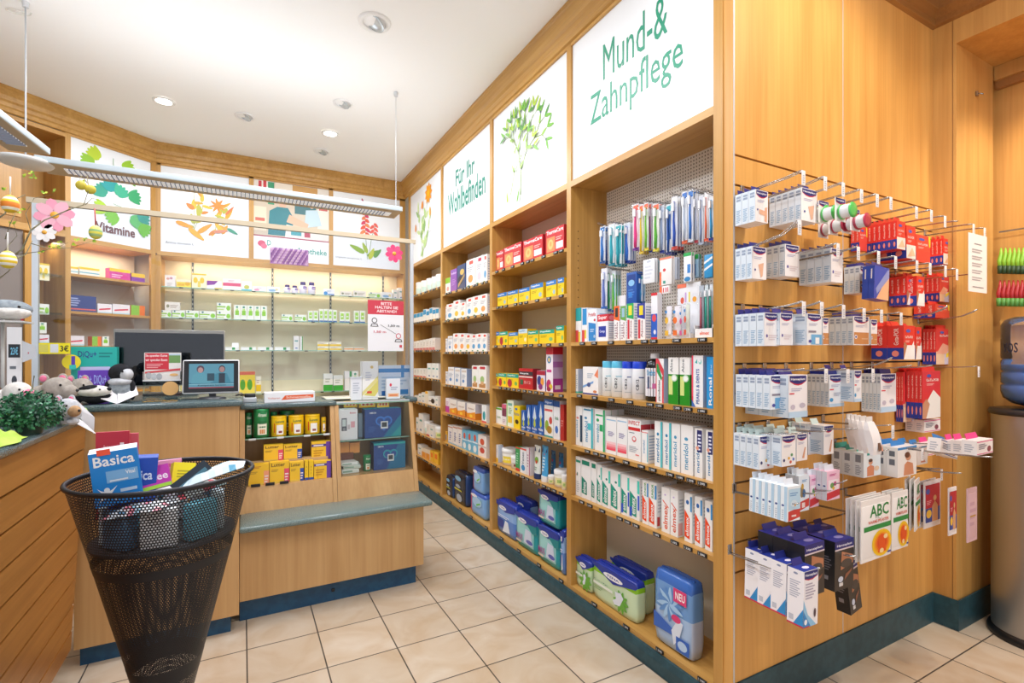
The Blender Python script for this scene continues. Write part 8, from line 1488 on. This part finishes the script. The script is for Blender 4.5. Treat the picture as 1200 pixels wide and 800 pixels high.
for i, (x, y, z0_) in enumerate([(464, 108, zp), (30, 2, zp)]):
    q = onZ(x, y, ZC); b = MB(); b.tube([(q.x, q.y, ZC), (q.x, q.y, z0_+.03)], .0022 if i == 0 else .004, M('#c8ccd0', .3)); b.lathe([(.014, -.03), (.016, -.005), (.014, 0)], M('#d8dadc', .3), 16, (q.x, q.y, ZC)); o = b.build('suspension_wire'); tag(o, ['thin steel wire holding the far end of the lamp bar', 'steel wire and cable holding the lamp node'][i], 'wire')
q = onZ(22, 12, ZC-.02); b = MB(); b.tube([(q.x+.05*math.cos(t*.5), q.y+.05*math.sin(t*.5)*.6, ZC-.02-.002*t) for t in range(12)], .004, M('#e6e4dc')); o = b.build('cable_coil'); tag(o, 'coiled pale cable at the ceiling above the lamp node', 'cable')
# ================================================================ LIGHTING
def area(name, loc, rot, size, sizey, power, col='#f6f8ff'):
    l = bpy.data.lights.new(name, 'AREA'); l.shape = 'RECTANGLE'; l.size = size; l.size_y = sizey; l.energy = power; l.color = lin(col); o = bpy.data.objects.new(name, l); COL.objects.link(o); o.location = loc; o.rotation_euler = rot; return o
for i, (x, y, p) in enumerate([(-.4, 4.1, 26), (.66, 4.1, 26), (.66, 2.6, 22), (-.5, 2.2, 18), (.66, 1.1, 17), (-.5, .7, 16), (2.2, .1, 14)]):
    area(f'ceiling_lamp_light_{i}', (x, y, ZC-.03), (0, 0, 0), .35, .35, p)
def spot(name, loc, target, power, ang, blend=.6, col='#ffe6c0', r_=.04):
    l = bpy.data.lights.new(name, 'SPOT'); l.energy = power; l.spot_size = math.radians(ang); l.spot_blend = blend; l.color = lin(col); l.shadow_soft_size = r_; o = bpy.data.objects.new(name, l); COL.objects.link(o); o.location = loc; d = Vector(target)-Vector(loc); o.rotation_euler = d.to_track_quat('-Z', 'Y').to_euler()
spot('spot_light_slatwall', (1.9, .15, 3.12), (2.0, 1.22, 1.9), 62, 95, r_=.03, col='#fff0d8')
for i, (x, y, ry) in enumerate([((a0.x+a1.x)/2, (a0.y+a1.y)/2, 1.9), (c1.x-.1, c1.y-.3, 1.0), (1.2, .2, 1.2)]):
    area(f'added_uplight_{i}', (x, y, zp+.06), (math.pi, 0, 0), ry, .5, 6)  # added fill that brightens the ceiling, no fixture shown for it
spot('added_cooler_spot', (2.3, -.8, 3.1), (3.35, .85, 1.35), 75, 50, col='#fff4e4')  # added unseen spot to brighten the cooler and its bottle
area('added_cabinet_fill', (.46, 5.50, 2.21), (.25, 0, 0), 2.0, .12, 6, '#ffeccb')  # added warm fill to brighten the back panel, no strip fixture
area('added_vitamin_fill', (PC[0]+DA.x*.45-.09, PC[1]+DA.y*.45+.14, 2.21), (0, 0, angA), .7, .05, 3, '#ffeccb')  # same kind of added fill for the vitamin shelves, without a fixture
spot('niche_spot_light', (3.30, .62, 2.84), (3.42, .75, 1.2), 34, 120, col='#fff0d8')
spot('spot_light_niche_wall', (2.35, .55, 3.1), (3.1, 1.13, 2.4), 10, 40, col='#fff0dc')
# ================================================================ CAMERA
cam = bpy.data.cameras.new('camera'); co = bpy.data.objects.new('camera', cam); COL.objects.link(co); scene.camera = co
co.location = (0, 0, H); co.rotation_euler = (math.pi/2, 0, -YAW); cam.sensor_width = 36; cam.sensor_fit = 'HORIZONTAL'; cam.lens = F/1200*36; cam.shift_y = 15/1200; cam.clip_start = .02
scene.view_settings.view_transform = 'Standard'; scene.view_settings.look = 'None'; scene.view_settings.exposure = 0.0; scene.view_settings.gamma = 1; scene.view_settings.use_curve_mapping = False
DUP = {k: v for k, v in LABELS.items() if len(v) > 1}
for k, v in list(DUP.items())[:40]: print('DUPLABEL', k, v[:4])
for k in LABELS:
    if len(k.split()) > 16 or len(k.split()) < 4: print('LABELLEN', len(k.split()), k)
